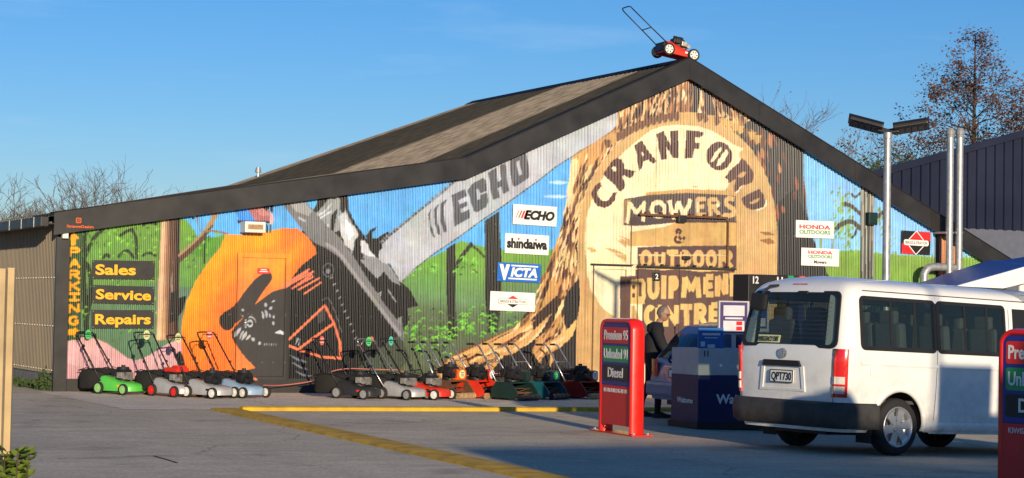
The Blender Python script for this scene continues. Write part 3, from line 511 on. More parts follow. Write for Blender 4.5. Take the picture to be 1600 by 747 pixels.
    poly(T5([(388, 600), (440, 565), (532, 523), (562, 570), (580, 620), (572, 662), (520, 682), (470, 686), (420, 666)]), (92, 58, 48)); poly(T5([(448, 635), (500, 605), (532, 594), (522, 622), (480, 642)]), RIM); stroke(T5([(500, 688), (540, 680), (578, 655), (582, 610)]), 1.6, (252, 236, 190))
    # MOWERS board
    Q = lambda p: crop(p, 960, 290, 4.527)
    poly(Q([(225, 48), (500, 24), (800, 34), (862, 62), (860, 76), (225, 72)]), (204, 156, 88)); poly(Q([(66, 95), (230, 68), (500, 52), (780, 66), (862, 76), (862, 262), (700, 266), (500, 268), (150, 288), (62, 278)]), (84, 66, 60))
    poly(Q([(72, 104), (120, 96), (90, 180), (86, 262), (70, 268)]), (170, 128, 80))
    LC = (246, 222, 166); LB = (218, 172, 104)
    for a in ([(88, 268), (112, 116)], [(110, 124), (156, 196)], [(154, 196), (220, 116)], [(214, 122), (196, 254)]): stroke(Q(a), 5.4, LC, sm=False)
    stroke(Q(arc_(309, 168, 46, 50, 0, 360, 22)), 6.4, LC, sm=False)
    for a in ([(388, 104), (420, 238)], [(418, 236), (456, 112)], [(455, 112), (492, 226)], [(490, 228), (540, 98)]): stroke(Q(a), 6.4, LC, sm=False)
    for a in ([(590, 92), (592, 212)], [(584, 98), (644, 94)], [(588, 150), (636, 148)], [(586, 206), (648, 206)]): stroke(Q(a), 6, LB, sm=False)
    for a in ([(672, 92), (678, 216)], [(672, 98), (722, 98), (734, 124), (720, 146), (676, 152)], [(700, 150), (744, 214)]): stroke(Q(a), 6, LB, sm=False)
    stroke(Q([(846, 96), (806, 92), (788, 120), (812, 148), (846, 172), (836, 206), (784, 212), (768, 200)]), 6.4, LB); stroke(Q([(588, 120), (590, 190)]), 3, LC, sm=False); stroke(Q([(724, 130), (738, 150)]), 4, LC, sm=False)
    # ampersand field
    poly(Q([(110, 288), (300, 278), (440, 264), (862, 262), (862, 426), (400, 428), (160, 428), (110, 428)]), (216, 168, 94)); poly(Q([(58, 290), (200, 284), (432, 262), (350, 292), (260, 306), (120, 326)]), CW)
    for a in ([(20, 350), (110, 380), (110, 400)], [(5, 375), (80, 410), (84, 440)], [(30, 440), (80, 470), (60, 480)], [(35, 535), (80, 540), (85, 555)], [(80, 330), (110, 340), (110, 360)]): poly(Q(a), CW if a[0][0] > 25 else RIM)
    stroke(Q([(492, 362), (470, 396), (436, 400), (424, 376), (448, 346), (462, 324), (448, 312), (434, 326), (450, 360), (484, 402)]), 4, (86, 52, 42))
    # OUTDOOR
    poly(Q([(158, 438), (300, 430), (460, 428), (862, 424), (862, 590), (158, 590)]), (96, 66, 58))
    xs = [(176, 262, 'O'), (276, 356, 'U'), (364, 446, 'T'), (458, 540, 'D'), (548, 632, 'O'), (640, 720, 'O'), (730, 832, 'R')]
    for x0, x1, ch in xs: glyph(ch, 960+x0/4.527, 290+456/4.527, 960+x1/4.527, 290+582/4.527, 6.2, (222, 176, 100))
    for x0, x1 in ((165, 350), (380, 470), (480, 700), (720, 800)): poly(Q([(x0, 486), (x1, 490), (x1, 500), (x0, 496)]), (236, 196, 124))
    # EQUIPMENT and CENTRE on the sliding doors
    poly(Q([(40, 640), (150, 640), (150, 592), (850, 592), (850, 800), (40, 840)]), (96, 66, 56)); poly([(968, 432), (984, 432), (984, 500), (968, 505)], (96, 66, 56)); poly(Q([(150, 592), (850, 592), (850, 1260), (190, 1260), (190, 830), (150, 830)]), (98, 68, 56))
    poly(Q([(150, 592), (170, 575), (340, 600), (430, 590), (600, 610), (840, 600), (840, 590), (150, 586)]), (236, 196, 124)) 
    V = lambda x, y: (960+x/4.527, 400+y/4.527)
    for ch, x0, y0, x1, y1, wd in (('U', 226, 138, 314, 306, 7.6), ('I', 320, 136, 366, 304, 8), ('P', 376, 140, 450, 302, 8), ('M', 466, 134, 608, 296, 8.0), ('E', 622, 130, 694, 290, 8), ('N', 704, 124, 800, 288, 8.4), ('T', 806, 122, 850, 286, 8), ('C', 202, 348, 290, 500, 8), ('E', 282, 348, 330, 498, 8), ('N', 340, 346, 452, 498, 8), ('T', 462, 342, 546, 494, 8), ('R', 556, 336, 646, 490, 8), ('E', 660, 330, 730, 486, 8)):
        a = V(x0, y0); b_ = V(x1, y1); glyph(ch, a[0], a[1], b_[0], b_[1], wd, (226, 180, 102))
    poly([V(x, y) for x, y in ((112, 170), (196, 160), (214, 190), (216, 290), (206, 325), (212, 340), (108, 336), (106, 190))], (226, 180, 102))
    for x0, y0, x1, y1 in ((124, 204, 150, 234), (124, 262, 150, 296), (166, 184, 188, 284)): poly([V(x0, y0), V(x1, y0), V(x1, y1), V(x0, y1)], (96, 66, 56))
    poly([(986, 478), (992, 478), (998, 500), (1002, 545), (1000, 620), (986, 620)], RIM)
    # PARKING
    OR = (250, 168, 20)
    poly([(103, 360), (129, 358), (128, 440), (126, 532), (101, 532), (102, 440)], (50, 82, 42))
    poly([(106, 376), (115, 361), (124, 373), (119, 373), (119, 383), (111, 384), (111, 375)], OR)
    for ch, y0, y1 in (('P', 386, 401), ('A', 403, 419), ('R', 421, 437), ('K', 439, 455), ('J', 457, 471), ('N', 474, 490), ('G', 493, 509)):
        sh = (y0-361)*.012; glyph(ch, 109-sh, y0+1.2, 127-sh, y1+1.2, 4.2, (30, 44, 26)); glyph(ch, 108-sh, y0, 126-sh, y1, 4.2, OR)
    poly([(104, 515), (116, 514), (116, 511), (125, 518), (116, 527), (116, 523), (104, 524)], OR)
paint()
def fbm(sh, cells):
    out = np.zeros(sh)
    for c, am in cells:
        g_ = rng.standard_normal((sh[0]//c+3, sh[1]//c+3)); yi = np.arange(sh[0])/c; xi = np.arange(sh[1])/c; y0 = yi.astype(int); x0 = xi.astype(int); fy = (yi-y0)[:, None]; fx = (xi-x0)[None, :]; fy = fy*fy*(3-2*fy); fx = fx*fx*(3-2*fx)
        out += am*((g_[y0][:, x0]*(1-fx)+g_[y0][:, x0+1]*fx)*(1-fy)+(g_[y0+1][:, x0]*(1-fx)+g_[y0+1][:, x0+1]*fx)*fy)
    return out
# brush and spray unevenness, sheet laps and rows of fixings
ART *= (1+.05*fbm((NZ, NX), ((60, 1.), (22, .8), (7, .6), (2, .5))))[..., None]; ART *= 1+.025*np.stack([fbm((NZ, NX), ((40, 1.), (12, .8))) for _ in range(3)], -1)
for k in range(26):
    i = int((.035+.78*k-XO)/CELL)
    if 0 < i < NX-2: ART[:, i:i+2] *= .72
for z in (.5, 1.35, 2.25, 3.15, 4.05, 4.95):
    j = int((z-ZO)/CELL); ART[j:j+2, 6::21] = ART[j:j+2, 6::21]*.45+.12; ART[j:j+2, 7::21] = ART[j:j+2, 7::21]*.45+.12
ART[:] = np.clip(ART, 0, .85)
def art_at(X, Z):
    fx = (X-XO)/CELL-.5; fz = (Z-ZO)/CELL-.5
    i = np.clip(np.floor(fx).astype(int), 0, NX-2); j = np.clip(np.floor(fz).astype(int), 0, NZ-2); a = np.clip(fx-i, 0, 1)[:, None]; b_ = np.clip(fz-j, 0, 1)[:, None]
    return (ART[j, i]*(1-a)+ART[j, i+1]*a)*(1-b_)+(ART[j+1, i]*(1-a)+ART[j+1, i+1]*a)*b_
def mural_mat(name, rough):
    m = bpy.data.materials.new(name); m.use_nodes = True; n = m.node_tree.nodes; l = m.node_tree.links; b = n['Principled BSDF']
    at = n.new('ShaderNodeAttribute'); at.attribute_name = 'paint'
    tc = n.new('ShaderNodeTexCoord'); nz = n.new('ShaderNodeTexNoise'); nz.inputs['Scale'].default_value = 3.5; nz.inputs['Detail'].default_value = 8; nz.inputs['Roughness'].default_value = .65
    l.new(tc.outputs['Object'], nz.inputs['Vector']); mr = n.new('ShaderNodeMapRange'); mr.inputs[1].default_value = .3; mr.inputs[2].default_value = .7; mr.inputs[3].default_value = .86; mr.inputs[4].default_value = 1.08
    l.new(nz.outputs[0], mr.inputs[0]); mx = n.new('ShaderNodeVectorMath'); mx.operation = 'SCALE'; l.new(at.outputs['Color'], mx.inputs[0]); l.new(mr.outputs[0], mx.inputs['Scale']); l.new(mx.outputs[0], b.inputs['Base Color'])
    mp = n.new('ShaderNodeMapping'); mp.inputs['Scale'].default_value = (14, 1, .5); ns = n.new('ShaderNodeTexNoise'); ns.inputs['Scale'].default_value = 1.6; ns.inputs['Detail'].default_value = 5; l.new(tc.outputs['Object'], mp.inputs[0]); l.new(mp.outputs[0], ns.inputs['Vector']); m2 = n.new('ShaderNodeMapRange'); m2.inputs[1].default_value = .3; m2.inputs[2].default_value = .7; m2.inputs[3].default_value = .82; m2.inputs[4].default_value = 1.08; l.new(ns.outputs[0], m2.inputs[0]); mm = n.new('ShaderNodeMath'); mm.operation = 'MULTIPLY'; l.new(mr.outputs[0], mm.inputs[0]); l.new(m2.outputs[0], mm.inputs[1]); l.new(mm.outputs[0], mx.inputs['Scale'])
    b.inputs['Roughness'].default_value = rough; b.inputs['Specular IOR Level'].default_value = .5; M[name] = m
mural_mat('mural_paint', .27); mural_mat('mural_paint_flat', .55)

# ------------------------------------------------------------------ building profile (outer roof line of the front gable)
AP = fac(1072, 94); BRK = fac(724, 249); LE = (-0.28, fac(82, 335)[1]); RE = (20.9, AP[1]-(20.9-AP[0])*(AP[1]-fac(1500, 362)[1])/(fac(1500, 362)[0]-AP[0]))
TOPX = np.array([LE[0], BRK[0], AP[0], RE[0]]); TOPZ = np.array([LE[1], BRK[1], AP[1], RE[1]])
def roof_z(x): return np.interp(x, TOPX, TOPZ)
def sheet_mesh(name, x0, x1, z0, ztop, y, pitch, amp, dz=0.016, holes=(), nper=8, ysign=-1):
    """corrugated or flat wall sheet in the facade plane, carrying the mural paint; ztop may be a function of x"""
    if amp > 0:
        xs = []; x = x0
        while x < x1: xs.append(x); x += (pitch(x)/nper)
        xs.append(x1)
    else: xs = list(np.linspace(x0, x1, max(2, int((x1-x0)/.012)+1)))
    ed = sorted({h[0] for h in holes} | {h[1] for h in holes}); xs = np.array(sorted(set(np.round(xs, 5)) | {round(e, 5) for e in ed if x0 < e < x1}))
    ph = np.zeros(len(xs))
    if amp > 0:
        for i in range(1, len(xs)): ph[i] = ph[i-1]+(xs[i]-xs[i-1])/pitch(xs[i])
    zt = ztop(xs) if callable(ztop) else np.full(len(xs), ztop)
    zb = z0(xs) if callable(z0) else np.full(len(xs), z0)
    zmax, zmin = zt.max(), zb.min(); zs = np.arange(zmin, zmax+dz, dz); zed = sorted({h[2] for h in holes} | {h[3] for h in holes}); zs = np.array(sorted(set(np.round(zs, 4)) | {round(e, 4) for e in zed}))
    nx, nz = len(xs), len(zs); Xg, Zg = np.meshgrid(xs, zs); Zc = np.minimum(Zg, zt[None, :]); Zc = np.maximum(Zc, zb[None, :])
    prof = np.cos(2*PI*ph); prof = np.sign(prof)*np.abs(prof)**.7
    Yg = np.broadcast_to(y+ysign*amp*.5*prof[None, :], Xg.shape)
    co = np.stack([Xg, Yg, Zc], -1).reshape(-1, 3)
    I = np.arange(nx*nz).reshape(nz, nx); q = np.stack([I[:-1, :-1], I[:-1, 1:], I[1:, 1:], I[1:, :-1]], -1).reshape(-1, 4)
    zc = co[:, 2]; keep = (zc[q].max(1)-zc[q].min(1)) > 1e-5
    cxm = co[q, 0].mean(1); czm = co[q, 2].mean(1)
    for (a, b_, c, d) in holes: keep &= ~((cxm > a) & (cxm < b_) & (czm > c) & (czm < d))
    q = q[keep]
    used = np.zeros(len(co), bool); used[q.ravel()] = True; idx = np.cumsum(used)-1; co = co[used]; q = idx[q]
    me = bpy.data.meshes.new(name); me.vertices.add(len(co)); me.vertices.foreach_set('co', co.ravel().astype(np.float32))
    me.loops.add(q.size); me.loops.foreach_set('vertex_index', q.ravel().astype(np.int32)); me.polygons.add(len(q)); me.polygons.foreach_set('loop_start', (np.arange(len(q))*4).astype(np.int32))
    try: me.polygons.foreach_set('loop_total', np.full(len(q), 4, np.int32))
    except Exception: pass
    me.update(calc_edges=True)
    at = me.color_attributes.new('paint', 'FLOAT_COLOR', 'POINT'); colr = np.ones((len(co), 4), np.float32); colr[:, :3] = art_at(co[:, 0], co[:, 2]); at.data.foreach_set('color', colr.ravel())
    me.polygons.foreach_set('use_smooth', [True]*len(q))
    return me
# ------------------------------------------------------------------ the workshop building
WL = 0.035; WR = 20.8; DEPTH = 9.8
shop = empty('mural_workshop', (0, 0, 0), 0, 'long gabled corrugated workshop with a painted mural of a chainsaw and tree stump', 'workshop')
def px_rect(x0, y0, x1, y1):
    a = fac(x0, y0); b_ = fac(x1, y1); return (a[0], b_[0], b_[1], a[1])
DOOR = px_rect(374.5, 398, 446, 589); DOOR = (DOOR[0], DOOR[1], .24, DOOR[3])
HATCH = px_rect(986.5, 339, 1148.5, 418)                      # flat boarded panel over the sliding doors
SLD = (fac(996, 420)[0], fac(1147, 420)[0], -.12, HATCH[2]-.02)  # sliding doors
SIDE = (fac(928, 420)[0], fac(980, 420)[0], -.12, fac(950, 416)[1])
def pitch(x): return .069 if x < 12.4 else .088
def ztop(xs): return roof_z(xs)-.06
PZ = .22
hol = [DOOR, HATCH, SLD, SIDE]
me = sheet_mesh('wall', WL, WR, lambda xs: np.where(xs < 8.9, PZ, -.02-0.0*xs), ztop, 0.0, pitch, .034, holes=hol); link('wall', me, 'mural_paint', shop)['label'] = 'corrugated wall painted with the mural'
b = B(); b.box(((WL+8.9)/2, -.005, .01), (8.9-WL, .05, .42)); b.out('plinth', 'plinth', shop)
b = B(); b.box(((8.9+WR)/2, .01, -.14), (WR-8.9, .05, .24)); b.out('plinth', 'plinth', shop)
# personnel door: frame, leaf, handle
me = sheet_mesh('leaf', DOOR[0]+.05, DOOR[1]-.05, DOOR[2]+.02, DOOR[3]-.05, -.012, pitch, 0, dz=.014); dl = link('door', me, 'mural_paint_flat', shop); dl['label'] = 'flat door painted half orange and half black'
fr = []
for (a, c, d, e) in ((DOOR[0]-.04, DOOR[0]+.045, DOOR[2]-.05, DOOR[3]+.04), (DOOR[1]-.045, DOOR[1]+.04, DOOR[2]-.05, DOOR[3]+.04), (DOOR[0]+.046, DOOR[1]-.046, DOOR[3]-.045, DOOR[3]+.04), (DOOR[0]+.046, DOOR[1]-.046, DOOR[2]-.05, DOOR[2]+.015)):
    m2 = sheet_mesh('door_frame', a, c, d, e, -.035, pitch, 0, dz=.02); o = link('door_frame', m2, 'mural_paint_flat', dl)
    md = B(); md.box(((a+c)/2, -.012, (d+e)/2), (c-a, .042, e-d)); md.out('jamb', 'rust', dl)
b = B(); hx = DOOR[0]+.13; b.box((hx, -.03, 1.2), (.035, .012, .16)); b.cyl((hx, -.03, 1.22), (hx, -.075, 1.22), .01); b.cyl((hx, -.07, 1.22), (hx+.11, -.07, 1.22), .009); b.out('handle', 'chrome', dl)
b = B(); p0 = fac(402, 419); p1 = fac(420, 428); b.box(((p0[0]+p1[0])/2, -.024, (p0[1]+p1[1])/2), (p1[0]-p0[0], .012, p0[1]-p1[1])); nt_ = b.out('notice', 'sign_red', dl)
for q in (.022, -.01):
    b = B(); b.box(((p0[0]+p1[0])/2, -.031, (p0[1]+p1[1])/2+q), ((p1[0]-p0[0])*(.5 if q > 0 else .7), .003, .014)); b.out('notice_print', 'white_sign', nt_)
text_obj('lettering', 'NO ENTRY', 'white_sign', nt_, ((p0[0]+p1[0])/2, -.031, (p0[1]+p1[1])/2-.025), (1, 0, 0), (0, 0, 1), width=(p1[0]-p0[0])*.7, height=.045, align='CENTER') if False else None
# flat boards over and beside the sliding doors
me = sheet_mesh('overdoor_board', *HATCH, -.03, pitch, 0, dz=.014); link('overdoor_board', me, 'mural_paint_flat', shop)
b = B(); b.box(((HATCH[0]+HATCH[1])/2, -.014, (HATCH[2]+HATCH[3])/2), (HATCH[1]-HATCH[0], .025, HATCH[3]-HATCH[2]-.001)); b.out('board_backing', 'wood_roller', shop)
mid = SLD[0]+(SLD[1]-SLD[0])*.42
for a, c, y in ((SLD[0]+.004, mid-.004, -.032), (mid+.004, SLD[1]-.004, -.032)):
    me = sheet_mesh('sliding_door', a, c, SLD[2]+.03, SLD[3], y, pitch, 0, dz=.014); sdn = link('sliding_door', me, 'mural_paint_flat', shop)
    b = B(); b.box(((a+c)/2, y+.018, (SLD[2]+.03+SLD[3])/2), (c-a-.002, .032, SLD[3]-SLD[2]-.032)); b.out('core', 'plinth', sdn)
    b = B(); b.cyl((c-.09, y-.045, 1.0), (c-.09, y-.045, 1.25), .012, n=8); b.box((c-.09, y-.022, 1.02), (.03, .046, .03)); b.box((c-.09, y-.022, 1.23), (.03, .046, .03)); b.out('pull_handle', 'black_metal', sdn)
me = sheet_mesh('side_door', SIDE[0]+.05, SIDE[1]-.05, SIDE[2]+.03, SIDE[3]-.06, -.018, pitch, 0, dz=.014); so = link('side_door', me, 'mural_paint_flat', shop); so['label'] = 'cream flat door beside the sliding doors'
for (a, c, d, e) in ((SIDE[0]-.02, SIDE[0]+.048, SIDE[2], SIDE[3]), (SIDE[1]-.048, SIDE[1]+.05, SIDE[2], SIDE[3]), (SIDE[0]+.049, SIDE[1]-.049, SIDE[3]-.058, SIDE[3])):
    m2 = sheet_mesh('door_frame', a, c, d, e, -.055, pitch, 0, dz=.02); link('door_frame', m2, 'mural_paint_flat', so); md = B(); md.box(((a+c)/2, -.027, (d+e)/2), (c-a-.001, .05, e-d)); md.out('jamb', 'wood_roller', so)
b = B(); zt = SIDE[3]+.03; b.box(((SIDE[0]+SIDE[1])/2, -.05, zt), (SIDE[1]-SIDE[0]+.16, .1, .025)); b.out('door_flashing', 'plinth', shop)
# sliding tracks
for py, ya, x0, x1, hh in ((337, -.075, 996, 1133, .04), (417.5, -.085, 993, 1146, .035)):
    a = fac(x0, py); c = fac(x1, py+2.2); b = B(); b.box(((a[0]+c[0])/2, ya, (a[1]+c[1])/2), (c[0]-a[0], .07, hh), rot=(0, 0, 0)); 
    for k in range(6):
        xx = a[0]+(c[0]-a[0])*(k+.5)/6; b.box((xx, -.05, (a[1]+c[1])/2+.035), (.05, .07, .05))
    b.out('sliding_track', 'rust' if py < 400 else 'plinth', shop)
b = B(); a = fac(1061, 338); b.box((a[0], -.085, a[1]-.06), (.19, .12, .14), bev=.015); b.out('floodlight', 'black_metal', shop)
b = B(); a = fac(1069, 403); b.box((a[0], -.07, a[1]), (.17, .1, .07), bev=.015); b.out('floodlight', 'black_metal', shop)
b = B(); a = fac(1135, 345); c = fac(1135, 417); b.box((a[0], -.05, (a[1]+c[1])/2), (.035, .05, a[1]-c[1])); b.out('downpipe', 'rust', shop)
mk('ridge_navy', (.012, .016, .04), .75, var=.2, spec=.15); mk('verge_metal', (.022, .021, .022), .75, var=.3, spec=.15)
# barge boards
def barge(a, c, dz0, dz1, name='barge_board', y0=-.16, th=.05):
    b = B(); b.prism([(a[0], y0, a[1]+.02), (c[0], y0, c[1]+.02), (c[0], y0, c[1]-dz1), (a[0], y0, a[1]-dz0)], (0, th, 0)); return b.out(name, 'barge_metal', shop)
BD = .375
xb = BRK[0]; za = roof_z(AP[0])
barge((LE[0], LE[1]), (xb-.002, BRK[1]), BD-.02, BD); barge((xb+.002, BRK[1]), (AP[0]-.002, AP[1]), BD, BD+.02); barge((AP[0]+.002, AP[1]), (RE[0]+.1, RE[1]-.05), BD+.02, BD)
for px_ in (300, 520, 900, 1180, 1330, 1450):
    xx = fac(px_, 300)[0]; zt_ = float(roof_z(xx)); b = B(); b.box((xx, -.163, zt_-.18), (.05, .008, .40)); b.out('barge_lap', 'barge_metal', shop)
# roof flashing on top of the barge and soffit
for a, c in (((LE[0], LE[1]), BRK), (BRK, AP), (AP, RE)):
    b = B(); b.prism([(a[0], -.165, a[1]+.024), (c[0], -.165, c[1]+.024), (c[0], -.165, c[1]+.045), (a[0], -.165, a[1]+.045)], (0, .3, 0)); b.out('verge_flashing', 'verge_metal', shop)
# roof sheets (corrugated, weathered)
def roof_mat():
    m = bpy.data.materials.new('old_roof'); m.use_nodes = True; n = m.node_tree.nodes; l = m.node_tree.links; bs = n['Principled BSDF']; bs.inputs['Roughness'].default_value = .85
    tc = n.new('ShaderNodeTexCoord'); sp = n.new('ShaderNodeSeparateXYZ'); l.new(tc.outputs['Object'], sp.inputs[0])
    nz = n.new('ShaderNodeTexNoise'); nz.inputs['Scale'].default_value = 1.0; nz.inputs['Detail'].default_value = 9; nz.inputs['Roughness'].default_value = .7
    mp = n.new('ShaderNodeMapping'); mp.inputs['Scale'].default_value = (1.2, 11.0, 1.2); l.new(tc.outputs['Object'], mp.inputs[0]); l.new(mp.outputs[0], nz.inputs['Vector'])
    wv = n.new('ShaderNodeMath'); wv.operation = 'MULTIPLY_ADD'; l.new(nz.outputs[0], wv.inputs[0]); wv.inputs[1].default_value = .5; l.new(sp.outputs['Y'], wv.inputs[2])
    cr = n.new('ShaderNodeValToRGB'); e = cr.color_ramp; e.interpolation = 'LINEAR'
    dv = n.new('ShaderNodeMath'); dv.operation = 'DIVIDE'; l.new(wv.outputs[0], dv.inputs[0]); dv.inputs[1].default_value = 10.0; l.new(dv.outputs[0], cr.inputs[0])
    dkc = (.045, .039, .025, 1); ltc = (.30, .245, .175, 1)
    e.elements[0].position = .0; e.elements[0].color = dkc; e.elements[1].position = .17; e.elements[1].color = dkc
    for p, c in ((.19, ltc), (.50, ltc), (.53, dkc), (.93, dkc), (.96, ltc)): q = e.elements.new(p); q.color = c
    n2 = n.new('ShaderNodeTexNoise'); n2.inputs['Scale'].default_value = 5.0; n2.inputs['Detail'].default_value = 10; n2.inputs['Roughness'].default_value = .75
    mp2 = n.new('ShaderNodeMapping'); mp2.inputs['Scale'].default_value = (1.2, 12., 1.2); l.new(tc.outputs['Object'], mp2.inputs[0]); l.new(mp2.outputs[0], n2.inputs['Vector'])
    c2 = n.new('ShaderNodeValToRGB'); c2.color_ramp.elements[0].position = .61; c2.color_ramp.elements[0].color = (0, 0, 0, 1); c2.color_ramp.elements[1].position = .74; c2.color_ramp.elements[1].color = (1, 1, 1, 1); l.new(n2.outputs[0], c2.inputs[0])
    mx = n.new('ShaderNodeMixRGB'); l.new(c2.outputs[0], mx.inputs[0]); l.new(cr.outputs[0], mx.inputs[1]); mx.inputs[2].default_value = (.17, .15, .075, 1); 
    n3 = n.new('ShaderNodeTexNoise'); n3.inputs['Scale'].default_value = 3.; l.new(mp2.outputs[0], n3.inputs['Vector']); mr = n.new('ShaderNodeMapRange'); mr.inputs[1].default_value = .3; mr.inputs[2].default_value = .7; mr.inputs[3].default_value = .5; mr.inputs[4].default_value = 1.35; l.new(n3.outputs[0], mr.inputs[0])
    sc = n.new('ShaderNodeVectorMath'); sc.operation = 'SCALE'; l.new(mx.outputs[0], sc.inputs[0]); l.new(mr.outputs[0], sc.inputs['Scale']); l.new(sc.outputs[0], bs.inputs['Base Color']); M['old_roof'] = m
roof_mat()
BRK_B = (6.06, 4.25)                      # the eave of the steep roof runs out a little towards the back
def roof_sheet(a, c, ab=None, cb=None):
    ab = ab or a; cb = cb or c; a0, c0 = a, c
    ys = np.arange(-.13, DEPTH, .03); b = B(); rows = []
    for y in ys:
        t = max(0, y)/DEPTH; a = [a0[k]*(1-t)+ab[k]*t for k in (0, 1)]; c = [c0[k]*(1-t)+cb[k]*t for k in (0, 1)]; h = .022*math.cos(2*PI*y/.18); rows.append([(a[0], y, a[1]+h), (c[0], y, c[1]+h)])
    b.grid(rows); return b.out('roof', 'old_roof', shop, smooth=True)
roof_sheet(LE, BRK, None, BRK_B); roof_sheet(BRK, AP, BRK_B, None); roof_sheet(AP, RE)
b = B(); b.prism([(AP[0]-.22, -.13, AP[1]-.06), (AP[0], -.13, AP[1]+.045), (AP[0]+.22, -.13, AP[1]-.06)], (0, DEPTH+.2, 0)); b.out('ridge_cap', 'ridge_navy', shop)
# left side wall: brown ribbed cladding, concrete base, box gutter
def ribbed(name, p0, p1, z0, z1, m, parent, rib=.19, h=.028, top=None):
    """wall sheet from p0 to p1 (plan) with square ribs; top(u) overrides the top height"""
    p0 = np.array(p0, float); p1 = np.array(p1, float); L = np.linalg.norm(p1-p0); d = (p1-p0)/L; nrm = np.array([d[1], -d[0]]); b = B(); prof = []; u = 0
    while u < L:
        for du, hh in ((0, 0), (rib*.55, 0), (rib*.62, h), (rib*.93, h)):
            if u+du <= L: prof.append((u+du, hh))
        u += rib
    prof.append((L, 0)); lo, hi = [], []
    for u, hh in prof:
        q = p0+d*u+nrm*hh; lo.append((q[0], q[1], z0(u) if callable(z0) else z0)); hi.append((q[0], q[1], top(u) if top else z1))
    b.grid([lo, hi]); return b.out(name, m, parent)
ribbed('side_wall', (-.155, 12.0), (-.155, .06), .30, LE[1]-.1, 'brown_cladding', shop, rib=.11, h=.035)
b = B(); b.box((-.10, 6.05, .06), (.12, 11.9, .5)); b.out('side_base', 'concrete_wall', shop)
b = B()
for z in (.36, 1.12, 1.95):
    for k in range(60): b.sph((-.192, .12+k*.19, z), .011, n=6)
b.out('screw_row', 'wheel_white', shop)
b = B(); b.box((-.08, .03, 1.27), (.225, .09, 2.74)); b.out('corner_post', 'barge_metal', shop)
b = B(); b.box((-.44, 6.0, LE[1]-.13), (.14, 12.3, .17), bev=.012); b.out('gutter', 'black_metal', shop)
b = B(); b.box((-.26, 6.0, LE[1]-.16), (.26, 12.2, .02)); b.out('soffit', 'black_metal', shop)
b = B()
for k in range(9): b.box((-.513, .35+k*.95, LE[1]-.13), (.008, .03, .175))
b.out('gutter_bracket', 'galv', shop)
# back and right walls close the shell
b = B(); b.prism([(WL, DEPTH-.1, -.2), (WR, DEPTH-.1, -.2), (WR, DEPTH-.1, float(roof_z(WR))-.05), (AP[0], DEPTH-.1, AP[1]-.05), (BRK_B[0], DEPTH-.1, BRK_B[1]-.05), (WL, DEPTH-.1, float(roof_z(WL))-.05)], (0, .06, 0)); b.out('back_wall', 'brown_cladding', shop)
b = B(); b.box((WR+.03, DEPTH/2, 1.2), (.06, DEPTH-.2, 2.7)); b.out('end_wall', 'brown_cladding', shop)
# artist's mark on the barge board
a = fac(119, 345); sgx = B(); yv = -.166
sgx.ringxz([(a[0]+x, yv, a[1]+z) for x, z in rrect(-.045, -.045, .045, .045, .015)], [(a[0]+x, yv, a[1]+z) for x, z in rrect(-.033, -.033, .033, .033, .01)], (0, -.003, 0))
sgx.ringxz([(a[0]+.02*math.cos(t*.5), yv, a[1]+.02*math.sin(t*.5)) for t in range(12)], [(a[0]+.012*math.cos(t*.5), yv, a[1]+.012*math.sin(t*.5)) for t in range(12)], (0, -.003, 0)); sgx.out('artist_mark', 'orange_mower', shop)
text_obj('artist_lettering', 'StrangeDesign', 'orange_mower', shop, (a[0]-.20, -.166, a[1]-.125), (1, 0, 0.0), (0, 0, 1), width=.46, height=.045, bold=.02)
# roof vent
b = B(); b.cyl((6.75, 9.5, 4.2), (6.75, 9.5, 4.64), .035); b.cyl((6.75, 9.5, 4.6), (6.75, 9.5, 4.72), .08, .05); vt = b.out('roof_vent', 'galv', shop)

# small boxes fixed to the wall
def acu():
    o = empty('air_conditioner', (fac(391, 357)[0], 0, fac(391, 364)[1]), 0, 'beige window air conditioner fixed under the painted roof above the orange door', 'air conditioner')
    w_ = fac(408, 357)[0]-fac(376, 357)[0]; h = fac(391, 348)[1]-fac(391, 365)[1]
    b = B(); b.box((0, -.14, h/2), (w_, .28, h), bev=.012); b.out('casing', 'wheel_white', o)
    b = B(); b.ringxz([(x, -.281, z) for x, z in rrect(-w_/2+.03, .03, w_/2-.03, h-.03, .02)], [(x, -.281, z) for x, z in rrect(-w_/2+.05, .05, w_/2-.05, h-.05, .015)], (0, -.012, 0)); b.out('bezel', 'wheel_white', o)
    b = B()
    for k in range(8): b.box((0, -.285, .06+k*(h-.12)/7), (w_-.11, .012, .009))
    b.out('grille', 'wood_roller', o)
acu()
def small_box(name, px, py, wpx, hpx, d, m, label, cat, extra=None):
    a = fac(px-wpx/2, py-hpx/2); c = fac(px+wpx/2, py+hpx/2); o = empty(name, ((a[0]+c[0])/2, -.012, (a[1]+c[1])/2), 0, label, cat)
    b = B(); b.box((0, -d/2, 0), (c[0]-a[0], d, a[1]-c[1]), bev=.008); b.out('body', m, o)
    b = B(); b.box((0, -d-.006, 0), ((c[0]-a[0])*.8, .012, (a[1]-c[1])*.8), bev=.004); b.out('cover', m, o); return o
small_box('junction_box', 100, 368, 9, 10, .1, 'wheel_white', 'small white junction box at the top left corner of the mural wall', 'junction box').location.y = -.018
small_box('switch_box', 1358.5, 342, 13, 20, .12, 'dark_green', 'dark green electrical box on the painted pole right of the stump', 'electrical box')
b2 = small_box('number_plate_sign', 1023, 432.5, 11, 13, .015, 'sign_black', 'small black number two plate on the sliding door', 'number sign'); b2.location.y = -.05
text_obj('lettering', '2', 'white_sign', b2, (0, -.03, -.045), (1, 0, 0), (0, 0, 1), height=.1, align='CENTER', bold=.02)

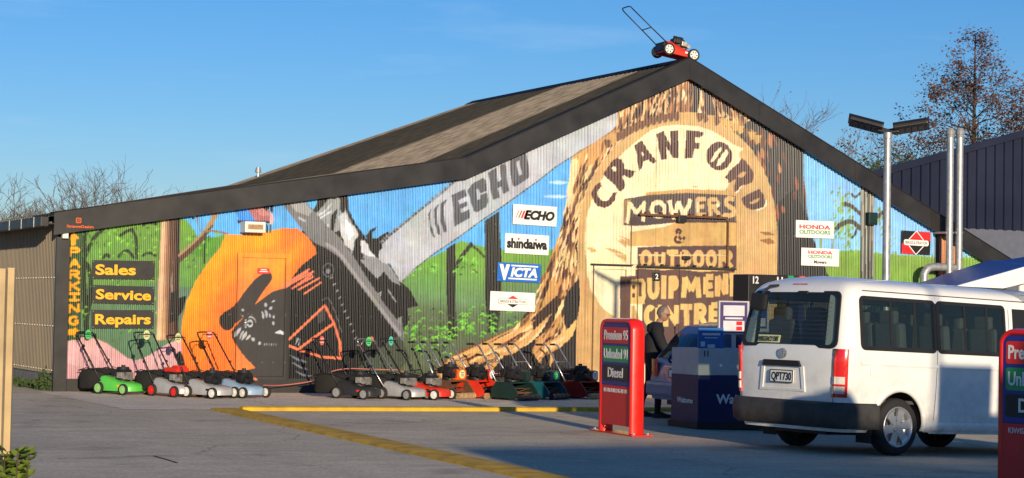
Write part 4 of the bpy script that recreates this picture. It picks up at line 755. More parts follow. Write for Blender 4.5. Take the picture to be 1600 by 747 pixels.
# ------------------------------------------------------------------ signs on the wall
def board(name, tl, tr, br, m, label, cat='sign', group=None, th=.012):
    """flat sign board from its corners in the facade plane: returns (root, local X axis, local Z axis, width, height)"""
    a, c, d = (np.array(fac(*p)) for p in (tl, tr, br)); wv = c-a; hv = d-c; w_ = np.linalg.norm(wv); h_ = np.linalg.norm(hv); ang = math.atan2(wv[1], wv[0])
    ctr = (a+d)/2; o = empty(name, (ctr[0], -.018, ctr[1]), 0, label, cat, group); o.rotation_euler = (0, -ang, 0)
    b = B(); b.box((0, -th/2, 0), (w_, th, h_), bev=.003); b.out('panel', m, o)
    b = B()
    for sx in (-1, 1):
        for sz in (-1, 1): b.cyl((sx*(w_/2-.025), -th, sz*(h_/2-.025)), (sx*(w_/2-.025), -th-.004, sz*(h_/2-.025)), .007, n=6)
    b.out('screws', 'galv', o); return o, w_, h_
XD, ZD = (1, 0, 0), (0, 0, 1)
def lettering(o, body, m, x, z, h, width=None, bold=.03, shear=0, align='LEFT', y=-.0125, spacing=1.0): return text_obj('lettering', body, m, o, (x, y, z), XD, ZD, width=width, height=h, bold=bold, shear=shear, align=align, spacing=spacing)
g = 'black service boards on the mural'
for nm, tl, tr, br, body, wfrac, lab in (('Sales', (143.4, 406.5), (241.5, 408), (240.6, 437), 'Sales', .64, 'black board with yellow word Sales, topmost of the three'), ('Service', (144, 445.2), (241, 448.2), (240, 476.2), 'Service', .89, 'black board with yellow word Service, middle of the three'), ('Repairs', (142.5, 484.3), (240, 484.6), (239.8, 513.2), 'Repairs', .89, 'black board with yellow word Repairs, lowest of the three')):
    o, w_, h_ = board('service_board', tl, tr, br, 'sign_black', lab, 'sign', g); lettering(o, body, 'sign_yellow', -w_/2+.055*w_, -h_*.25, h_*.52, width=w_*wfrac, bold=.03)
g = 'brand boards beside the painted stump'
o, w_, h_ = board('brand_board', (800.9, 318.8), (869, 323.5), (868.4, 354.4), 'white_sign', 'white board with red stripes and black slanted word ECHO', 'sign', g)
for k in range(4):
    b = B(); x = -w_*.44+k*w_*.058; b.prism([(x, -.0125, -h_*.18+.0), (x+.012+.012*k, -.0125, -h_*.18), (x+.075+.012*k, -.0125, h_*.2), (x+.06, -.0125, h_*.2)], (0, -.003, 0)); b.out('stripe', 'sign_red', o)
lettering(o, 'ECHO', 'ink', -w_*.25, -h_*.2, h_*.42, width=w_*.7, bold=.06, shear=.25)
o, w_, h_ = board('brand_board', (788.8, 364.3), (857, 368.5), (855.8, 399.2), 'white_sign', 'white board with black lower case word shindaiwa and red dots', 'sign', g)
lettering(o, 'shındaıwa', 'ink', -w_*.46, -h_*.2, h_*.46, width=w_*.92, bold=.05)
for q in (.285, .715):
    b = B(); b.sph((-w_*.46+w_*.92*q, -.014, h_*.25), .022, (1, .3, 1), n=8); b.out('dot', 'sign_red', o)
o, w_, h_ = board('brand_board', (776.8, 409.5), (844.3, 413.3), (843.3, 442.5), 'victa_blue', 'blue board with white slanted word VICTA between white lines', 'sign', g)
lettering(o, 'V', 'white_sign', -w_*.46, -h_*.34, h_*.68, width=w_*.24, bold=.09); lettering(o, 'ICTA', 'white_sign', -w_*.2, -h_*.2, h_*.44, width=w_*.62, bold=.05, shear=.2)
b = B(); b.box((w_*.12, -.0135, h_*.36), (w_*.62, .003, h_*.08)); b.box((w_*.08, -.0135, -h_*.33), (w_*.66, .003, h_*.08)); b.out('lines', 'white_sign', o)
def diamond(o, w_, h_, red, dark, s=1., outline=False):
    hw = w_*.24*s; hh = h_*.36*s
    if outline:
        b = B(); b.ringxz([(-hw, -.0125, 0), (0, -.0125, hh), (hw, -.0125, 0), (0, -.0125, -hh)], [(-hw*.9, -.0125, 0), (0, -.0125, hh*.9), (hw*.9, -.0125, 0), (0, -.0125, -hh*.9)], (0, -.003, 0)); b.out('diamond_outline', 'white_sign', o)
    b = B(); b.prism([(-hw*.88, -.0125, .004), (0, -.0125, hh*.88), (hw*.88, -.0125, .004)], (0, -.002, 0)); b.out('upper_triangle', red, o)
    b = B(); b.prism([(-hw*.88, -.0125, -.004), (hw*.88, -.0125, -.004), (0, -.0125, -hh*.88)], (0, -.002, 0)); b.out('lower_triangle', dark, o)
    pw, ph = (w_*.32, h_*.13) if not outline else (w_*.43, h_*.12)
    b = B(); b.prism([(x, -.0147, z) for x, z in rrect(-pw-.006, -ph-.006, pw+.006, ph+.006, ph*.8)], (0, -.002, 0)); b.out('plaque_edge', 'grey_ink', o)
    b = B(); b.prism([(x, -.0167, z) for x, z in rrect(-pw, -ph, pw, ph, ph*.8)], (0, -.002, 0)); b.out('plaque', 'white_sign', o)
    lettering(o, 'BRIGGS & STRATTON', 'grey_ink', 0, -ph*.5, ph, width=pw*1.75, bold=.02, align='CENTER', y=-.0187)
o, w_, h_ = board('brand_board', (765.5, 454.8), (835.7, 458), (834.4, 487.5), 'white_sign', 'white board with a red and black diamond reading Briggs & Stratton', 'sign', g); diamond(o, w_, h_, 'sign_red', 'ink')
g = 'boards right of the painted stump'
def honda(o, w_, h_, zc, s):
    for body, m, z, ww in (('HONDA', 'honda_red', zc+h_*.03*s, .78), ('OUTDOORS', 'honda_green', zc-h_*.27*s, .8)):
        lettering(o, body, m, -w_*.41*s, z, h_*.22*s, width=w_*.82*s, bold=.03)
        n = len(body); wt = w_*.82*s
        for k, ch in enumerate(body):
            if ch in 'HNDATRU':
                for q in ((.2, .8) if ch in 'HNAU' else (.3,)):
                    b = B(); b.box((-w_*.41*s+wt*(k+q)/n, -.0155, z+.004), (wt/n*.42, .002, .008))
                    b.out('serif', m, o)
o, w_, h_ = board('brand_board', (1242.3, 343.8), (1301.3, 346.3), (1301.3, 373.1), 'white_sign', 'white board with the words HONDA OUTDOORS only, upper of two', 'sign', g); honda(o, w_, h_, .0, 1.)
o, w_, h_ = board('brand_board', (1251, 386.9), (1310, 389.3), (1309.5, 416.8), 'white_sign', 'white board with HONDA OUTDOORS and the word Mowers, lower of two', 'sign', g); honda(o, w_, h_, h_*.16, .78); lettering(o, 'Mowers', 'ink', 0, -h_*.36, h_*.17, width=w_*.33, align='CENTER')
o, w_, h_ = board('brand_board', (1408, 360), (1453, 363), (1452, 398.8), 'ink', 'black and red square board with a white diamond reading Briggs & Stratton', 'sign', g)
b = B(); b.prism([(w_*.0, -.0125, h_*.49), (w_*.49, -.0125, h_*.49), (w_*.49, -.0125, h_*.1), (w_*.12, -.0125, h_*.2)], (0, -.0015, 0)); b.prism([(-w_*.49, -.0125, -h_*.49), (-w_*.06, -.0125, -h_*.49), (-w_*.1, -.0125, -h_*.22), (-w_*.49, -.0125, -h_*.05)], (0, -.0015, 0)); b.out('red_corners', 'panel_red', o)
diamond(o, w_, h_, 'panel_red', 'ink', 1.5, True)
# ------------------------------------------------------------------ ground, kerbs
def ground_mat():
    m = bpy.data.materials.new('forecourt_concrete'); m.use_nodes = True; n = m.node_tree.nodes; l = m.node_tree.links; bs = n['Principled BSDF']; bs.inputs['Roughness'].default_value = .85; bs.inputs['Specular IOR Level'].default_value = .3
    tc = n.new('ShaderNodeTexCoord')
    def nz(sc, det, rough=.6, mapsc=None):
        q = n.new('ShaderNodeTexNoise'); q.inputs['Scale'].default_value = sc; q.inputs['Detail'].default_value = det; q.inputs['Roughness'].default_value = rough
        if mapsc:
            mp = n.new('ShaderNodeMapping'); mp.inputs['Scale'].default_value = mapsc; l.new(tc.outputs['Object'], mp.inputs[0]); l.new(mp.outputs[0], q.inputs['Vector'])
        else: l.new(tc.outputs['Object'], q.inputs['Vector'])
        return q
    a = nz(.35, 6); b_ = nz(2.5, 8, .7); c = nz(24, 6, .75); s = nz(1.2, 6, .7, (.3, 2.4, 1))
    def mr(q, lo, hi, f0=.3, f1=.7):
        r = n.new('ShaderNodeMapRange'); r.inputs[1].default_value = f0; r.inputs[2].default_value = f1; r.inputs[3].default_value = lo; r.inputs[4].default_value = hi; l.new(q.outputs[0], r.inputs[0]); return r
    prod = None
    for r in (mr(a, .82, 1.12), mr(b_, .88, 1.1), mr(c, .66, 1.26), mr(s, .88, 1.1)):
        if prod is None: prod = r
        else:
            k = n.new('ShaderNodeMath'); k.operation = 'MULTIPLY'; l.new(prod.outputs[0], k.inputs[0]); l.new(r.outputs[0], k.inputs[1]); prod = k
    st = nz(.9, 5, .6); k = n.new('ShaderNodeMath'); k.operation = 'MULTIPLY'; l.new(prod.outputs[0], k.inputs[0]); l.new(mr(st, .62, 1.0, .26, .44).outputs[0], k.inputs[1]); prod = k
    vo = n.new('ShaderNodeTexVoronoi'); vo.feature = 'DISTANCE_TO_EDGE'; vo.inputs['Scale'].default_value = .22; wn = nz(1.3, 5); va = n.new('ShaderNodeVectorMath'); va.operation = 'MULTIPLY_ADD'; va.inputs[1].default_value = (.7, .7, 0); l.new(wn.outputs['Color'], va.inputs[0]); l.new(tc.outputs['Object'], va.inputs[2]); l.new(va.outputs[0], vo.inputs['Vector'])
    cr = n.new('ShaderNodeMapRange'); cr.inputs[1].default_value = .0; cr.inputs[2].default_value = .004; cr.inputs[3].default_value = .55; cr.inputs[4].default_value = 1.; l.new(vo.outputs['Distance'], cr.inputs[0])
    k = n.new('ShaderNodeMath'); k.operation = 'MULTIPLY'; l.new(prod.outputs[0], k.inputs[0]); l.new(cr.outputs[0], k.inputs[1]); prod = k
    sc = n.new('ShaderNodeVectorMath'); sc.operation = 'SCALE'; sc.inputs[0].default_value = (.64, .53, .375); l.new(prod.outputs[0], sc.inputs['Scale']); l.new(sc.outputs[0], bs.inputs['Base Color'])
    bp = n.new('ShaderNodeBump'); bp.inputs['Strength'].default_value = .25; bp.inputs['Distance'].default_value = .004; l.new(c.outputs[0], bp.inputs['Height']); l.new(bp.outputs[0], bs.inputs['Normal']); M['forecourt_concrete'] = m; return sc
ground_mat()
def apron_variant(name, col):
    m = M['forecourt_concrete'].copy(); m.name = name
    for q in m.node_tree.nodes:
        if q.type == 'VECT_MATH' and q.operation == 'SCALE': q.inputs[0].default_value = col
    M[name] = m
apron_variant('apron_concrete', (.76, .65, .50)); apron_variant('lane_asphalt', (.25, .235, .22))
xs = list(np.arange(-12, 24, .5)); ys = list(np.arange(-34, 2.5, .5)); far = [30, 45, 70, 120, 300, 1500]
xs = [-v for v in far[::-1]]+[-20, -15]+xs+far; ys = [-v for v in far[::-1] if v > 36]+ys+[4, 8, 14]+far
b = B(); b.grid([[(x, y, gz(x, y)) for x in xs] for y in ys]); tag(b.out('ground', 'forecourt_concrete', smooth=True), kind='structure')
# paler apron strip along the wall, 4 mm proud
def sheet(name, pts, m, lift=.004, n=24):
    """strip between two polylines (front, back) laid on the ground"""
    f, k = pts; b = B(); rows = []
    for i in range(n+1):
        t = i/n; p = (1-t)*np.array(f[0])+t*np.array(f[1]); q = (1-t)*np.array(k[0])+t*np.array(k[1]); rows.append([(*(p*(1-s)+q*s), gz(*(p*(1-s)+q*s))+lift) for s in np.linspace(0, 1, 7)])
    b.grid(rows); return tag(b.out(name, m), kind='structure')
KY = gnd(640, 642).y
sheet('apron', [((-.5, KY+.16), (13.5, KY+.16)), ((-.5, -.03), (13.5, -.03))], 'apron_concrete')
# yellow kerbs: a straight one along the apron and the painted one cutting across the forecourt
mk('kerb_yellow', (.62, .36, .02), .75, var=.25, scale=5, bump=.3); mk('kerb_ochre', (.64, .37, .035), .8, var=.35, scale=4, bump=.4)
def kerb(name, a, c, wd, ht, m, n=30):
    a = np.array(a); c = np.array(c); d = (c-a)/np.linalg.norm(c-a); nr = np.array([-d[1], d[0]]); b = B(); rows = []
    for i in range(n+1):
        p = a+(c-a)*i/n; z = gz(*p); rows.append([(*(p+nr*o), z+h) for o, h in ((-wd/2, -.05), (-wd/2+.01, ht*.72), (-wd/2+.04, ht*.97), (0, ht), (wd/2-.04, ht*.97), (wd/2-.01, ht*.72), (wd/2, -.05))])
    vr = b.grid(rows); b.bm.faces.new(vr[0]); b.bm.faces.new(vr[-1][::-1]); bmesh.ops.recalc_face_normals(b.bm, faces=b.bm.faces); o = b.out(name, m, smooth=True); 
    try: o.data.set_sharp_from_angle(angle=R_(40))
    except Exception: pass
    return tag(o, kind='structure')
g0 = gnd(352, 640); g1 = gnd(935, 641)
kerb('straight_kerb', (g0.x+.15, KY), (9.2, KY), .19, .065, 'kerb_yellow')
ha = gnd(500, 673.5); hb = gnd(700, 716.5); hd_ = (hb-ha)/(hb-ha).length; h0 = ha-hd_*((ha-gnd(352, 641)).length); h1 = hb+hd_*5
e = np.array([h1.x-h0.x, h1.y-h0.y]); e /= np.linalg.norm(e)
kerb('angled_kerb', (h0.x+.02, h0.y+.02), (h1.x+e[0]*3.5, h1.y+e[1]*3.5), .42, .035, 'kerb_ochre', 40)
# ------------------------------------------------------------------ lawn mowers
def tyre_wheel(root, c, r, wd, hubm, name='wheel', axis='y', spokes=0):
    b = B(); n = 28; rows = []
    for o, rr in ((-.5, .72), (-.5, .93), (-.32, 1.0), (.32, 1.0), (.5, .93), (.5, .72)): rows.append([(rr*r*math.cos(2*PI*k/n), o*wd, rr*r*math.sin(2*PI*k/n)) for k in range(n)])
    b.grid(rows, closed=True); w_ = b.out(name, 'rubber', root, smooth=True); w_.location = c
    b = B(); n = 24
    for sgn in (-1, 1):
        b.cyl((0, sgn*wd*.2, 0), (0, sgn*wd*.44, 0), r*.74, r*.70, n=n); b.cyl((0, sgn*wd*.44, 0), (0, sgn*wd*.6, 0), r*.24, r*.2, n=12)
    b.out('hub', hubm, w_)
    if spokes:
        b = B()
        for k in range(spokes):
            a = 2*PI*k/spokes
            for sgn in (-1, 1): b.box((r*.46*math.cos(a), sgn*wd*.45, r*.46*math.sin(a)), (r*.26, .004, r*.15), rot=(0, -a, 0))
        b.out('slots', 'black_plastic', w_)
    return w_
def engine(root, z, alloy='engine_alloy', x=.02, cover=None, s=1.0):
    b = B(); b.cyl((x, 0, z), (x, 0, z+.10*s), .125*s, .12*s, n=20); b.box((x-.01, 0, z+.15*s), (.24*s, .22*s, .11*s), bev=.025); b.cyl((x, 0, z+.2*s), (x, 0, z+.245*s), .115*s, .10*s, n=20); eb = b.out('engine', 'black_plastic', root)
    b = B()
    for k in range(6): b.box((x+.14*s, 0, z+.04*s+k*.02*s), (.11*s, .15*s, .009*s))
    b.box((x+.13*s, 0, z+.1*s), (.1*s, .1*s, .12*s)); b.out('cylinder_fins', alloy, eb)
    b = B(); b.box((x+.08*s, -.145*s, z+.11*s), (.12*s, .07*s, .10*s), bev=.012); b.cyl((x+.18*s, -.1*s, z+.08*s), (x+.18*s, -.17*s, z+.08*s), .04*s, n=14); b.out('muffler', alloy, eb)
    b = B(); b.box((x-.06*s, -.15*s, z+.14*s), (.1*s, .06*s, .09*s), bev=.012); b.out('air_filter', 'black_plastic', eb)
    b = B(); b.cyl((x-.05*s, .06*s, z+.2*s), (x-.05*s, .06*s, z+.275*s), .035*s, n=10); b.out('fuel_cap', 'black_plastic', eb)
    if cover:
        b = B(); b.box((x, 0, z+.23*s), (.34*s, .27*s, .08*s), bev=.03); b.box((x+.07*s, 0, z+.28*s), (.16*s, .2*s, .05*s), bev=.02); b.out('engine_cover', cover, eb)
    return eb
def rotary(name, label, loc, rz, deck, hub, catcher=True, handle='black_metal', tagm=None, cover=None, rearw=.105, frontw=.095, upright=1.03, reach=.62, spokes=0, badge=None, lever=True, alloy='engine_alloy', cat='lawn mower', group='lawn mowers lined up along the mural wall', hwid=.2, straight=False):
    o = empty(name, loc, rz, label, cat, group)
    # deck: lofted shell, low at the front
    b = B(); rows = []
    st = [(-.34, .17, .25, .19), (-.30, .19, .30, .23), (-.22, .2, .31, .235), (-.05, .215, .26, .24), (.12, .215, .215, .24), (.26, .2, .2, .225), (.35, .15, .175, .17), (.385, .08, .14, .08)]
    for x, hwb, zt, hwt in st: rows.append([(x, -hwt, .06), (x, -hwt*1.0, zt*.62), (x, -hwt*.93, zt*.86), (x, -hwt*.75, zt), (x, 0, zt+.008), (x, hwt*.75, zt), (x, hwt*.93, zt*.86), (x, hwt, zt*.62), (x, hwt, .06)])
    vr = b.grid(rows); b.bm.faces.new(vr[0][::-1]); b.bm.faces.new(vr[-1]); bmesh.ops.recalc_face_normals(b.bm, faces=b.bm.faces)
    d = b.out('deck', deck, o, smooth=True)
    try: d.data.set_sharp_from_angle(angle=R_(38))
    except Exception: pass
    b = B(); b.prism([(-.16, -.242, .07), (.22, -.242, .07), (.22, -.242, .095), (-.16, -.242, .10)], (0, -.006, 0)); b.out('trim', deck, o)
    if badge:
        b = B(); b.box((.17, -.238, .145), (.12, .004, .035), bev=.001); b.out('badge', badge, o)
    engine(o, .215, cover=cover, alloy=alloy)
    for sx, r in ((-.27, rearw), (.29, frontw)):
        for sy in (-1, 1): tyre_wheel(o, (sx, sy*.275, r), r, .05, hub, spokes=spokes)
    if catcher:
        b = B(); rows = []
        for x, hw_, z0, z1 in ((-.30, .17, .2, .37), (-.36, .21, .13, .40), (-.55, .235, .08, .42), (-.72, .235, .07, .40), (-.80, .2, .1, .34)):
            rows.append([(x, hw_*a, z0+(z1-z0)*c) for a, c in ((-1, .08), (-1, .85), (-.85, 1), (0, 1.03), (.85, 1), (1, .85), (1, .08), (.85, 0), (0, 0), (-.85, 0))])
        vr = b.grid(rows, closed=True); b.bm.faces.new(vr[0]); b.bm.faces.new(vr[-1][::-1]); bmesh.ops.recalc_face_normals(b.bm, faces=b.bm.faces); cc = b.out('grass_catcher', 'fabric_black', o, smooth=True)
        b = B(); b.tube([(-.32, -.2, .40), (-.6, -.24, .43), (-.82, -.2, .38), (-.84, 0, .38), (-.82, .2, .38), (-.6, .24, .43), (-.32, .2, .40)], .008); b.out('rim', 'black_plastic', cc)
    else:
        b = B(); b.prism([(-.34, -.2, .1), (-.34, .2, .1), (-.34, .2, .27), (-.34, -.2, .27)], (-.03, 0, 0)); b.out('rear_flap', 'black_plastic', o)
    top = upright; hx0 = -.27; L = reach
    b = B(); P = lambda t, y: (hx0-L*t, y, .22+(top-.22)*t)
    k = .42
    for sy in (-1, 1):
        b.tube([P(0, sy*(hwid+.03)), P(k, sy*(hwid+.012)), P(.92, sy*hwid)], .0125)
    b.tube([P(.92, -hwid), (hx0-L*.97, -hwid*.95, .22+(top-.22)*.985), (hx0-L*1.0, -hwid*.6, top), (hx0-L*1.0, hwid*.6, top), (hx0-L*.97, hwid*.95, .22+(top-.22)*.985), P(.92, hwid)], .0125)
    if not straight: b.tube([P(.84, -hwid), (hx0-L*.9+.06, -hwid*.8, .22+(top-.22)*.96), (hx0-L*.9+.06, hwid*.8, .22+(top-.22)*.96), P(.84, hwid)], .007)
    else: b.tube([P(.45, -hwid-.012), P(.45, hwid+.012)], .011)
    hd = b.out('handle', handle, o, smooth=True)
    if lever:
        b = B(); b.box(P(.7, -hwid), (.05, .035, .07), rot=(0, .7, 0), bev=.01); b.cyl(P(.7, -hwid-.0), (P(.7, 0)[0]+.06, -hwid-.06, P(.7, 0)[2]+.03), .009); b.out('throttle', 'black_plastic', hd)
        b = B(); b.tube([P(.7, -hwid-.02), P(.5, -hwid-.045), P(.25, -hwid-.05), (-.2, -.2, .36), (-.05, -.14, .38)], .0055); b.tube([P(.8, hwid), P(.55, hwid+.02), P(.3, hwid+.01), (-.15, .12, .4)], .0055); b.out('cable', 'black_plastic', hd)
        for kk in (-1, 1):
            b = B(); q = P(k, kk*(hwid+.03)); b.sph(q, .024, n=8); b.out('knob', 'black_plastic', hd)
    if tagm:
        b = B(); q = Vector(P(.96, 0.02)); n_ = 24; q.x += .045; q.z += .035
        b.prism([(q.x+.075*.35*math.cos(2*PI*i/n_)*.0+.012, q.y+.068*math.cos(2*PI*i/n_), q.z-.045+.082*math.sin(2*PI*i/n_)) for i in range(n_)], (.006, 0, 0)); tg = b.out('price_tag', tagm, o)
        b = B()
        for i, zz in enumerate((.03, .0, -.03)): b.box((q.x+.0195, q.y, q.z-.045+zz), (.003, .085-.02*(i % 2), .011))
        b.out('tag_writing', 'dark_green' if tagm != 'tag_red' else 'white_sign', tg)
    return o
def reel(name, label, loc, rz, col, tankm=None, tankw=.2, sticker=None, roller='wood_roller', handle='chrome', upright=.98, group='lawn mowers lined up along the mural wall', wide=.56, catcher=None, bent=True):
    o = empty(name, loc, rz, label, 'reel mower', group); hw = wide/2
    for sy in (-1, 1):
        b = B(); y = sy*hw; b.prism([(-.28, y, .05), (.20, y, .03), (.31, y, .07), (.28, y, .16), (.16, y, .30), (.0, y, .33), (-.2, y, .30), (-.30, y, .2)], (0, sy*.03, 0)); b.out('side_plate', col, o)
    b = B(); b.box((-.05, 0, .31), (.34, wide-.002, .03), bev=.005); b.box((-.22, 0, .24), (.02, wide-.002, .14)); b.out('bed_plate', col, o)
    b = B()
    for k in range(6):
        a = k*PI/3; pts = [(.10+.085*math.cos(a+t*1.2), -hw+.02+t*(wide-.04), .125+.085*math.sin(a+t*1.2)) for t in np.linspace(0, 1, 9)]; b.tube(pts, .009, n=5)
    b.cyl((.1, -hw, .125), (.1, hw, .125), .018); b.out('cutting_reel', 'rust', o)
    n = 4; seg = wide/n; rr = .055
    for k in range(n):
        b = B(); y0 = -hw+k*seg; b.cyl((.33, y0+.008, rr), (.33, y0+seg-.008, rr), rr, n=16); b.out('front_roller', roller, o)
    b = B(); b.cyl((-.2, -hw+.04, .095), (-.2, hw-.04, .095), .095, n=22); b.out('rear_roller', 'black_metal', o)
    engine(o, .33, x=-.06, s=1.12, alloy='black_metal')
    if tankm:
        b = B(); b.box((.03, hw-tankw*.55, .42), (.27, tankw, .2), bev=.05); tk = b.out('chain_cover', tankm, o)
        if sticker:
            b = B(); b.cyl((.166, hw-tankw*.55, .43), (.172, hw-tankw*.55, .43), .078, n=24); stt = b.out('price_tag', sticker, tk)
            b = B()
            for zz in (.03, 0., -.03): b.box((.174, hw-tankw*.55, .43+zz), (.003, .08, .011))
            b.out('tag_writing', 'dark_green', stt)
    if catcher:
        b = B(); b.prism([(.36, -hw*.9, .12), (.66, -hw*.9, .10), (.68, -hw*.9, .3), (.36, -hw*.9, .34)], (0, wide*.9, 0)); b.out('grass_box', catcher, o)
    b = B(); top = upright
    for sy in (-1, 1):
        b.tube([(-.22, sy*(hw-.06), .28), (-.5, sy*(hw-.1), .66), (-.68, sy*(hw-.12), top-.06), (-.76, sy*(hw-.11), top), (-.90, sy*(hw-.06), top-.005)], .0135)
    b.tube([(-.5, -(hw-.1), .66), (-.5, hw-.1, .66)], .01); hd = b.out('handle', handle, o, smooth=True)
    for sy in (-1, 1):
        b = B(); b.cyl((-.80, sy*(hw-.095), top-.003), (-.93, sy*(hw-.05), top-.006), .02, n=10); b.out('grip', 'rubber', hd)
    b = B(); b.tube([(-.74, -(hw-.13), top-.03), (-.5, -(hw-.15), .63), (-.25, -.1, .5), (-.1, -.06, .55)], .006); b.out('cable', 'black_plastic', hd)
    return o
def at_ground(px, py): 
    p = gnd(px, py); return p
HD = -R_(62)
def put(px, py, rz=HD, lx=.29, ly=-.275):
    """place so that the mower's near front wheel (lx, ly in its own frame) touches the ground at that point of the photo"""
    p = gnd(px, py); c, s = math.cos(rz), math.sin(rz); x = p.x-(lx*c-ly*s); y = p.y-(lx*s+ly*c); return (x, y, gz(x, y)+.004)
rotary('lawn_mower', 'bright green mower with green price tag at the left end of the row', put(192, 618, HD+R_(3)), HD+R_(3), 'green_mower', 'wheel_green', tagm='tag_green', badge='sign_yellow', reach=0.64, hwid=0.2)
rotary('lawn_mower', 'silver mower with red engine cover, red wheels and cream price tag', put(272, 621.5, HD+R_(-4)), HD+R_(-4), 'silver_deck', 'wheel_red', tagm='tag_cream', cover='red_mower', upright=1.05, reach=0.6, hwid=0.215)
rotary('lawn_mower', 'silver mower with black engine and pale price tag, third from the left end', put(331.5, 624, HD+R_(2)), HD+R_(2), 'silver_deck', 'wheel_white', tagm='tag_cream', badge='ink', upright=1.02, alloy='black_metal', reach=0.58, hwid=0.19)
rotary('lawn_mower', 'pale blue mower with black engine and cream wheels in front of the orange arc', put(379.5, 623, HD+R_(-2)), HD+R_(-2), 'blue_deck', 'wheel_white', tagm='tag_red', upright=1.08, alloy='black_metal', reach=0.66, hwid=0.205)
rotary('lawn_mower', 'black mower with bulky black catcher and red price tag in front of the dark saw', put(568, 625, HD+R_(5)), HD+R_(5), 'dark_deck', 'wheel_grey', tagm='tag_red', upright=1.02, badge='red_mower', reach=0.63, hwid=0.19)
rotary('lawn_mower', 'silver mower with chrome handle and bright green price tag', put(635.5, 626, HD+R_(-3)), HD+R_(-3), 'silver_deck', 'wheel_grey', tagm='tag_green', handle='chrome', upright=1.02, reach=0.7, hwid=0.22)
rotary('lawn_mower', 'red mower with white wheels, black handle and teal price tag', put(678.5, 626, HD+R_(4)), HD+R_(4), 'red_mower', 'wheel_white', tagm='tag_teal', upright=1.04, badge='ink', reach=0.66, hwid=0.2)
put2 = lambda px, py: put(px, py, HD, .33, -.2)
reel('reel_mower', 'orange reel mower with rusty rollers and a cream round sticker', put(716, 624, HD+R_(-5), .33, -.2), HD+R_(-5), 'rust', 'orange_mower', .28, 'tag_cream', wide=.46, roller='wood_roller')
reel('reel_mower', 'red reel mower with wooden rollers and a white round sticker', put(762, 624, HD+R_(2), .33, -.2), HD+R_(2), 'red_mower', 'red_mower', .16, 'white_sign', wide=.52)
reel('reel_mower', 'dark green reel mower with black rollers and a pale rag on it', put(816, 627, HD+R_(-3), .33, -.2), HD+R_(-3), 'dark_green', 'dark_green', .14, wide=.56, roller='black_metal')
reel('reel_mower', 'teal reel mower with a teal cover bearing a green sticker', put(866, 625.5, HD+R_(4), .33, -.2), HD+R_(4), 'teal', 'teal', .36, 'tag_green', wide=.62, roller='black_metal')
reel('reel_mower', 'maroon reel mower at the right end of the row behind the price sign', put(924, 624.5, HD+R_(-2), .33, -.2), HD+R_(-2), 'maroon', 'maroon', .26, 'white_sign', wide=.58, roller='wood_roller')
def rag():
    p = onY(814, 583, -1.0); b = B(); rows = []
    for i in range(9):
        t = i/8; rows.append([(p[0]+.10*(s_-.5)+.02*math.sin(9*t+5*s_), -1.02-.03*math.sin(7*s_+3*t)-(.05*t), p[2]+.02-.26*t+.02*math.sin(6*s_)) for s_ in np.linspace(0, 1, 7)])
    b.grid(rows); tag(b.out('rag', 'rag_blue', smooth=True), 'pale blue rag hanging from the dark green reel mower', 'rag')
mk('rag_blue', (.34, .46, .62), .9, var=.25, scale=20); rag()
# cord tied along the mowers
def cord():
    pts = [(412, 602), (440, 602), (480, 597), (505, 590), (520, 580), (545, 576), (580, 577), (620, 578)]
    P = []
    for i, (x, y) in enumerate(pts):
        q = onY(x, y, -.30 if i > 0 else -.6); P.append(q)
    P = catmull([tuple(p) for p in P], 6, False); P += [tuple(onY(x, y, -.42)) for x, y in ((640, 584), (690, 592), (740, 586), (790, 583), (840, 581), (890, 584))]; b = B(); b.tube(P, .009, n=6)
    tag(b.out('security_cord', 'cord_pink'), 'pink cord strung along the row of mowers', 'cord')
cord()
# the mower on the ridge
rm_y = -.05
p = onY(1066, 97, rm_y)
rx = AP[0]; 
rmw = rotary('lawn_mower', 'red push mower perched on the roof ridge', (AP[0]-.05, .38, AP[1]+.05), R_(-2), 'red_mower', 'wheel_white', catcher=False, straight=True, lever=False, spokes=6, badge='white_sign', reach=.97, upright=.80, rearw=.125, frontw=.125, group='x', hwid=.21)
del rmw['group']; rmw.rotation_euler = (0, R_(9), R_(-6))
